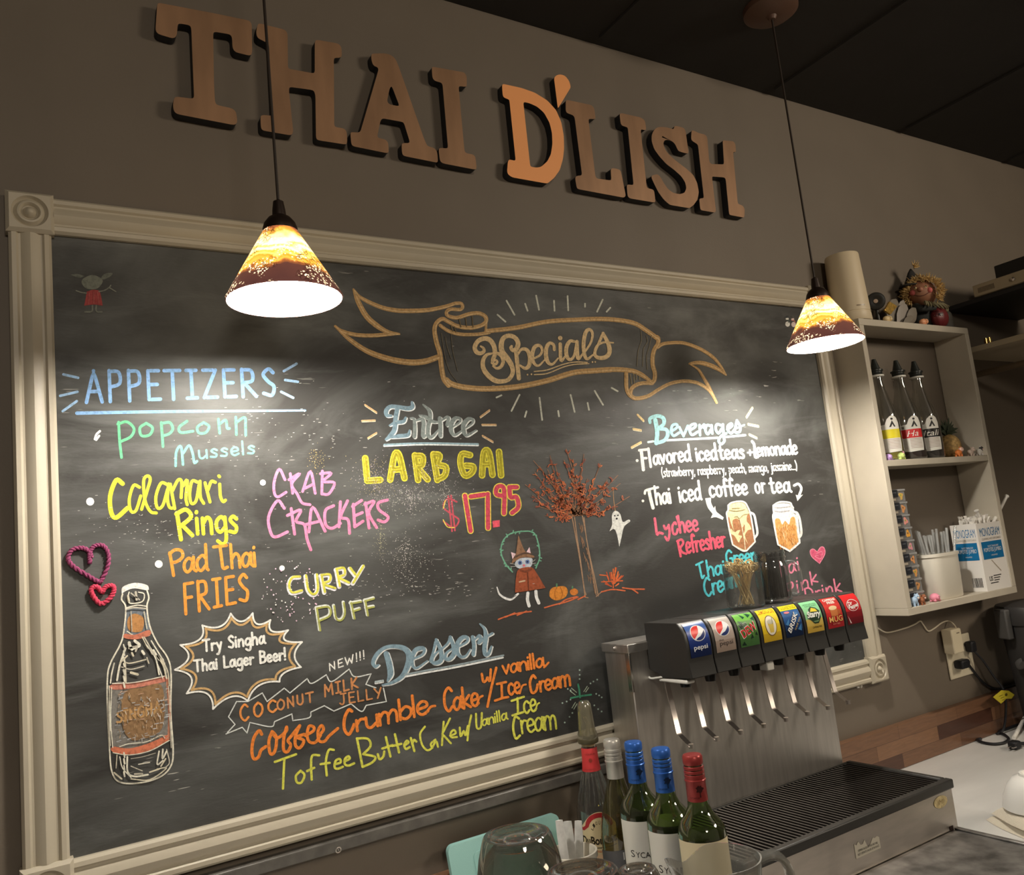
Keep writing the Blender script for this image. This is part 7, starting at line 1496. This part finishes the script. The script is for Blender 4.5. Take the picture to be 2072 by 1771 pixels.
def critter2(px, py, yy, s, rgb, label):
    x = at(px, py, y=yy).x; t = thing('toy_animal', (x, yy, CZ1), label, 'figurine', 'small toys on top of the cabinet'); m = mat('toy_%d_%d_%d' % rgb, srgb(*rgb), 0.4)
    MB().sphere((x, yy, CZ1 + 0.44 * s), 0.45 * s, 18, 12, sc=(1.25, 0.9, 0.98)).build('torso', m, t)
    hd = MB().sphere((x + 0.42 * s, yy - 0.16 * s, CZ1 + 0.50 * s), 0.38 * s, 16, 10).build('head', m, t)
    for q in (-0.2, 0.2): MB().sphere((x + 0.42 * s + q * s, yy - 0.1 * s, CZ1 + 0.84 * s), 0.09 * s, 8, 6).build('ear', m, hd); MB().sphere((x + 0.38 * s + q * 0.6 * s, yy - 0.52 * s, CZ1 + 0.56 * s), 0.045 * s, 8, 6).build('eye', BLKG, hd)
    for q in (-0.3, 0.15): MB().sphere((x + q * s, yy - 0.26 * s, CZ1 + 0.10 * s), 0.13 * s, 10, 8, sc=(1.2, 1, 0.75)).build('foot', m, t)
critter2(1793, 641, -0.086, 0.021, (232, 208, 160), 'small cream toy animal on the cabinet top below the black round gadget'); critter2(1867, 652, -0.090, 0.021, (232, 164, 122), 'small peach toy pig on the cabinet top before the scarecrow')
c = at(1914, 655, y=-0.05)
t = thing('stone_bottle', (c.x, -0.05, CZ1), 'dark grey rounded bottle right of the scarecrow doll', 'bottle')
MB().lathe([(0.019, 0), (0.0215, 0.004), (0.0220, 0.030), (0.0205, 0.032), (0.0205, 0.034), (0.0215, 0.036), (0.0195, 0.056), (0.012, 0.066), (0, 0.068)], (c.x, -0.05, CZ1 + 0.0003), 32).build('bottle_body', mat('stone_grey', srgb(84, 80, 72), 0.6), t)
# ---------------------------------------------------------------- outlet, charger, cords
IV = mat('ivory_plastic', srgb(216, 206, 182), 0.4)
A = at(1908.9, 1292.5, y=-0.004); B = at(1973.4, 1360, y=-0.004); z1 = A.z; z0 = at(1924.7, 1376.8, y=-0.004).z; x0, x1 = A.x + 0.001, B.x
t = thing('outlet_plate', ((x0 + x1) / 2, 0, z0), 'ivory double wall outlet plate under the cabinet', 'outlet')
MB().box(x0, x1, -0.006, -0.0005, z0, z1).build('cover_plate', IV, t, bevel=0.003)
for xx in (x0 + 0.030, x1 - 0.030):
    for zz in (z0 + 0.032, z1 - 0.032):
        mb = MB().prism(rrect(xx - 0.017, xx + 0.017, zz - 0.014, zz + 0.014, 0.009), lambda a, b: (a, -0.0075, b), lambda a, b: (a, -0.0058, b)); so = mb.build('socket', IV, t)
        for q in (-0.0065, 0.0065): MB().box(xx + q - 0.001, xx + q + 0.001, -0.0079, -0.0074, zz - 0.002, zz + 0.006).build('slot', BLKG, so)
A = at(1921.5, 1275, y=-0.036); B = at(1953, 1320, y=-0.036)
ax0, ax1, az1, az0 = A.x, A.x + 0.047, A.z, A.z - 0.066
ad = thing('phone_charger', ((ax0 + ax1) / 2, -0.008, az0), 'cream phone charger plugged into the wall outlet', 'charger')
MB().box(ax0, ax1, -0.040, -0.0081, az0, az1).build('charger_body', mat('charger_cream', srgb(226, 214, 186), 0.4), ad, bevel=0.004)
MB().box(ax1 + 0.0002, ax1 + 0.016, -0.028, -0.0081, az0 + 0.030, az1 - 0.006).build('charger_tab', mat('charger_cream', srgb(226, 214, 186), 0.4), ad, bevel=0.003)
put_mb = MB().box(ax0 + 0.022, ax0 + 0.036, -0.0404, -0.0401, az1 - 0.013, az1 - 0.0105); put_mb.build('maker_mark', flatmat((120, 108, 90)), ad)
P_ = [(1768, 1263), (1780, 1274), (1797, 1280), (1830, 1272), (1850, 1264), (1862, 1257), (1868, 1264), (1878, 1277), (1890, 1272), (1905, 1261), (1918, 1257), (1928, 1262), (1934, 1272)]
pts = [at(*q, y=-0.004 - (0.018 if i > 10 else 0.0)) for i, q in enumerate(P_)]; pts.append(Vector((ax0 + 0.020, -0.024, az1 - 0.002)))
o = MB().tube(smooth_path([tuple(p) for p in pts], n=6), 0.0019, 7).build('charging_cable', mat('cable_cream', srgb(216, 206, 184), 0.5), origin=pts[0]); tag(o, 'thin cream charging cable running along the wall to the charger', 'cable')
PLG = mat('plug_black', srgb(28, 28, 32), 0.5)
A = at(1950, 1343, y=-0.022)
t = thing('power_plug', (A.x, -0.008, A.z), 'black power plug in the lower right socket of the outlet', 'plug')
MB().box(A.x - 0.026, A.x + 0.014, -0.034, -0.0085, A.z - 0.012, A.z + 0.012).build('plug_body', PLG, t, bevel=0.005)
q = [(A.x + 0.014, -0.022, A.z), (A.x + 0.030, -0.016, A.z - 0.004), (A.x + 0.052, -0.009, A.z - 0.020), (A.x + 0.10, -0.009, -0.085), (A.x + 0.17, -0.011, -0.1135), (A.x + 0.30, -0.011, -0.1135)]
MB().tube(smooth_path(q, n=6), 0.0035, 8).build('cord', PLG, t)
A = at(1966, 1312, y=-0.020)
t = thing('power_plug', (A.x, -0.008, A.z), 'black power plug beside the charger with a yellow tagged cord', 'plug')
MB().box(A.x - 0.014, A.x + 0.012, -0.030, -0.0085, A.z - 0.010, A.z + 0.020).build('plug_body', PLG, t, bevel=0.005)
e_ = at(2032, 1400, y=-0.052)
MB().tube(smooth_path([(A.x, -0.024, A.z - 0.006), (A.x + 0.020, -0.034, A.z - 0.036), tuple((Vector((A.x + 0.02, -0.034, A.z - 0.036)) + e_) / 2), tuple(e_), (e_.x - 0.002, -0.046, e_.z - 0.06), (e_.x - 0.01, -0.035, ZC + 0.010), (e_.x - 0.04, -0.032, ZC + 0.0045)], n=6), 0.0032, 8).build('cord', PLG, t)
T4 = [at(*q, y=-0.056) for q in ((2009, 1411), (2026, 1397), (2040, 1398), (2052, 1406), (2046, 1414), (2036, 1414), (2025, 1424))]
tg = MB().prism([(v.x, v.z) for v in T4], lambda a, b: (a, -0.0570, b), lambda a, b: (a, -0.0558, b))
c_ = at(2036, 1406, y=-0.0574); tg.flat(ell(c_.x, c_.z, 0.007, 0.004, 14), lambda a, b: (a, -0.0573, b), m=1)
for k in range(3):
    v = at(2026 + 3 * k, 1408 + 4 * k, y=-0.0574); tg.flat([(v.x - 0.011, v.z - 0.0008), (v.x + 0.009, v.z + 0.0002), (v.x + 0.009, v.z + 0.0014), (v.x - 0.011, v.z + 0.0006)], lambda a, b: (a, -0.0573, b), m=1)
tg.build('warning_tag', [mat('yellow_tag', srgb(196, 180, 50), 0.5), flatmat((90, 82, 30))], t, fixn=False)['label'] = 'yellow warning tag'
# loose cord with a plug on the counter
R_ = 0.0042
cp = [(2110, 1452), (2072, 1465), (2045, 1467), (2024, 1473), (2022, 1481), (2034, 1488), (2041, 1496), (2032, 1503), (2012, 1506), (1990, 1503), (1974, 1497), (1962, 1492)]
pts = [at(*q, z=ZC + R_) for q in cp]; pts = [Vector((p.x, min(p.y, -0.0205 - R_), p.z)) for p in pts]
o = MB().tube(smooth_path([tuple(p) for p in pts], n=6), R_ - 0.0004, 8).build('loose_cable', PLG, origin=pts[3]); tag(o, 'loose black cord looping on the white counter by the backsplash', 'cord')
A = at(2053, 1508, z=ZC + 0.010)
t = thing('loose_plug', (A.x, A.y, ZC), 'loose black two prong plug lying on the white counter', 'plug')
MB().box(A.x - 0.014, A.x + 0.014, A.y - 0.012, A.y + 0.012, ZC + 0.0005, ZC + 0.021).build('plug_body', PLG, t, bevel=0.005)
for q in (-0.006, 0.006): MB().box(A.x - 0.030, A.x - 0.0135, A.y + q - 0.0025 - 0.004, A.y + q + 0.0025 - 0.004, ZC + 0.009, ZC + 0.0105).build('prong', CHROME, t)
MB().tube(smooth_path([(A.x + 0.013, A.y, ZC + 0.011), (A.x + 0.05, A.y - 0.01, ZC + 0.006), (A.x + 0.12, A.y - 0.06, ZC + 0.005), (A.x + 0.2, A.y - 0.08, ZC + 0.005)], n=5), 0.0042, 8).build('cord', PLG, t)
A = at(2051, 1494, z=ZC + 0.0055); B = at(2076, 1447, y=A.y + 0.0)
B = Vector((A.x + 0.075, A.y + 0.045, ZC + 0.0055)); B = at(2074, 1452, z=ZC + 0.0180)
o = MB().tube([A, B], 0.0050, 10).build('wrapped_straw', WRAP, origin=A); tag(o, 'white wrapped straw lying on the counter beside the black jug', 'straw')
# black jug at the right edge
A = at(2040, 1490, z=ZC); x, y = 2.482, -0.135
t = thing('beverage_jug', (x, y, ZC), 'dark grey insulated jug with a strap handle at the right edge', 'jug')
JG = mat('jug_grey', srgb(50, 48, 47), 0.5)
MB().lathe([(0, 0), (0.085, 0), (0.090, 0.004), (0.104, 0.22), (0.110, 0.285), (0.110, 0.295), (0, 0.295)], (x, y, ZC + 0.0003), 48, cap=False).build('jug_body', JG, t)
MB().lathe([(0.116, 0.0), (0.118, 0.004), (0.118, 0.040), (0.112, 0.050), (0.070, 0.058), (0, 0.060)], (x, y, ZC + 0.2965), 48).build('jug_lid', JG, t)
a = math.atan2(-_r[1], -_r[0]) + 0.15
lx, ly = x + 0.122 * math.cos(a), y + 0.122 * math.sin(a); TT = Matrix.Translation((lx, ly, 0)) @ Matrix.Rotation(a, 4, 'Z')
MB().box(-0.006, 0.012, -0.022, 0.022, ZC + 0.26, ZC + 0.342, T=TT).build('latch', mat('latch_grey', srgb(70, 68, 66), 0.5), t, bevel=0.004)
st = [(0.112, 1.3, 0.270), (0.135, 1.0, 0.255), (0.138, 0.6, 0.215), (0.122, 0.25, 0.190), (0.112, 0.1, 0.20)]
mb = MB(); pth = smooth_path([(x + r * math.cos(a + q), y + r * math.sin(a + q), ZC + z) for r, q, z in st], n=7)
mb.tube(pth, 0.012, 10, flat=0.35); mb.build('strap_handle', mat('latch_grey', srgb(70, 68, 66), 0.5), t)
# bowl and towel
A = at(2014, 1655, z=ZC)
t_ = thing('folded_towel', (1.70, -0.40, ZC), 'folded cream terry towel under the white bowl at the right edge', 'towel')
TW = mat('terry_cream', srgb(226, 216, 196), 0.95, bump=1.0, bscale=500)
tw0 = at(2006, 1660, z=ZC); tw1 = at(2085, 1700, z=ZC); tw2 = at(2085, 1640, z=ZC)
ud = (tw1 - tw0).normalized(); wdv = (tw2 - tw0); wdv = (wdv - ud * wdv.dot(ud)).normalized()
for lay in range(2):
    vs = []; fs = []; nu, nv = 22, 14; Lu, Lv = 0.21, 0.135; rg = random.Random(60 + lay); ph = [rg.uniform(0, 6) for _ in range(6)]
    for sd in (0, 1):
        for j in range(nv + 1):
            for i in range(nu + 1):
                u, v = i / nu, j / nv; edge = min(u, v, 1 - u, 1 - v) * 9; th = 0.0145 * min(1, math.sqrt(max(0.0, edge)))
                wob = 0.0028 * math.sin(7 * u + ph[0]) * math.sin(5 * v + ph[1]) + 0.002 * math.sin(13 * v + 4 * u + ph[2])
                z = ZC + 0.0008 + 0.0152 * lay + (th + wob * min(1, edge) if sd else 0.0002 * (1 - min(1, edge)))
                q = tw0 + ud * (u * Lu + 0.004 * math.sin(9 * v + ph[3]) + 0.006 * lay) + wdv * (v * Lv - 0.01 + 0.003 * math.sin(8 * u + ph[4]) + 0.004 * lay); vs.append((q.x, q.y, max(z, ZC + 0.0006)))
    o_ = (nu + 1) * (nv + 1)
    for sd in (0, 1):
        for j in range(nv):
            for i in range(nu):
                k = sd * o_ + j * (nu + 1) + i; f_ = (k, k + 1, k + nu + 2, k + nu + 1); fs.append(f_ if sd else f_[::-1])
    ring = [i for i in range(nu + 1)] + [j * (nu + 1) + nu for j in range(1, nv + 1)] + [nv * (nu + 1) + i for i in range(nu - 1, -1, -1)] + [j * (nu + 1) for j in range(nv - 1, 0, -1)]
    for k in range(len(ring)):
        a_, b_ = ring[k], ring[(k + 1) % len(ring)]; fs.append((a_, b_, o_ + b_, o_ + a_))
    MB().add(vs, fs, 0, True).build('towel_fold', TW, t_, angle=80)
bc = at(2098, 1608, z=ZC + 0.06); x, y = bc.x, bc.y; zb = ZC + 0.0345
t = thing('white_bowl', (x, y, zb), 'white china bowl upside down on the folded towel', 'bowl')
MB().lathe([(0.062, 0.0), (0.064, 0.002), (0.060, 0.022), (0.050, 0.044), (0.038, 0.058), (0.026, 0.062), (0.025, 0.067), (0.021, 0.067), (0.020, 0.063), (0, 0.063)], (x, y, zb), 48, cap=False).build('bowl_wall', mat('china_white', srgb(240, 238, 232), 0.2), t)
# ---------------------------------------------------------------- shelves and gear on the right, running out from the back wall
SHW = mat('shelf_white', srgb(176, 162, 136), 0.5); SHD = mat('shelf_black', srgb(40, 38, 38), 0.6)
o = MB().box(2.500, 2.95, -1.15, -0.0006, 0.8715, 0.8885).build('wall_shelf', SHW, origin=(2.68, 0, 0.8715), bevel=0.001); tag(o, 'white edged shelf right of the cabinet, below the dark shelf with the box unit', 'shelf')
o = MB().tube([(2.56, -0.0008, 0.812), (2.56, -0.9, 0.812)], 0.010, 12).build('hanging_rail', mat('rail_bronze', srgb(120, 104, 84), 0.35, metal=0.6), origin=(2.56, 0, 0.812)); tag(o, 'dull metal rail fixed to the wall under the white edged shelf', 'rail')
o = MB().box(2.512, 2.95, -1.15, -0.0006, 1.020, 1.0342).build('added_shelf', SHD, origin=(2.68, 0, 1.02), bevel=0.001); tag(o, 'added black shelf carrying the pale box unit at the upper right', 'shelf')  # shelf added under the box unit, lengthened to shade the back wall
t = thing('box_unit', (2.62, -0.4, 1.0346), 'pale flat electronics box with a round lock on the black shelf', 'device')
MB().box(2.500, 2.78, -0.72, -0.106, 1.0346, 1.0695).build('unit_case', mat('case_beige', srgb(180, 164, 136), 0.5), t, bevel=0.0015)
mb = MB()
for i in range(13):
    yy = -0.122 - 0.0035 * i * 1.1; mb.box(2.4990, 2.4999, yy - 0.0007, yy + 0.0007, 1.043, 1.058)
mb.build('vent_slots', flatmat((110, 98, 82)), t)
c = at(2049.5, 565, x=2.498); MB().lathe([(0.0062, 0), (0.0058, 0.005), (0.0035, 0.0065), (0, 0.0065)], n=20, T=Matrix.Translation((2.4995, c.y, c.z)) @ Matrix.Rotation(-PI / 2, 4, 'Y')).build('round_lock', CHROME, t)
o = MB().box(2.555, 2.76, -0.70, -0.150, 1.0700, 1.122).build('black_box', SHD, origin=(2.65, -0.4, 1.07), bevel=0.003); tag(o, 'black box on top of the pale electronics box', 'device')
for i in range(2):
    c = at(1995 + 7.5 * i, 689, x=2.512); yy = c.y; t = thing('battery', (2.512, yy, 0.8885), ['small gold ended battery standing nearer the cabinet on the white edged shelf', 'small gold ended battery standing right of its twin on the white edged shelf'][i], 'battery', 'batteries on the shelf')
    MB().lathe([(0.0052, 0), (0.0052, 0.0165)], (2.512, yy, 0.8888), 16).build('battery_case', mat('gold_metal', srgb(226, 190, 110), 0.15, metal=1.0), t); MB().lathe([(0.0022, 0), (0.0022, 0.0015)], (2.512, yy, 0.9054), 10).build('battery_tip', CHROME, t)
# small clear hook under the chalkboard
c = at(1743, 1385, y=-0.012); t = thing('wall_hook', (c.x, 0, c.z), 'tiny clear adhesive hook under the right end of the chalkboard frame', 'hook')
MB().box(c.x - 0.006, c.x + 0.006, -0.0035, -0.0005, c.z - 0.010, c.z + 0.008).build('hook_plate', WPL, t, bevel=0.001); MB().tube(smooth_path([(c.x, -0.003, c.z - 0.004), (c.x, -0.010, c.z - 0.008), (c.x, -0.012, c.z - 0.001)], n=4), 0.0018, 8).build('hook_arm', WPL, t)
c = at(679, 1716, y=-0.012); o = MB().tube([tuple(Vector((c.x, 0, c.z)) + Vector((0.0042 * math.cos(q), -0.026 - 0.001 * math.sin(q), 0.0042 * math.sin(q)))) for q in np.linspace(0, 2 * PI, 14)[:-1]], 0.0011, 6, closed=True).tube([(c.x, -0.0205, c.z + 0.0002), (c.x, -0.0255, c.z - 0.0)], 0.0012, 6).build('screw_eye', CHROME, origin=(c.x, -0.022, c.z)); tag(o, 'tiny screw eye fixed to the ledge under the chalkboard', 'screw eye')
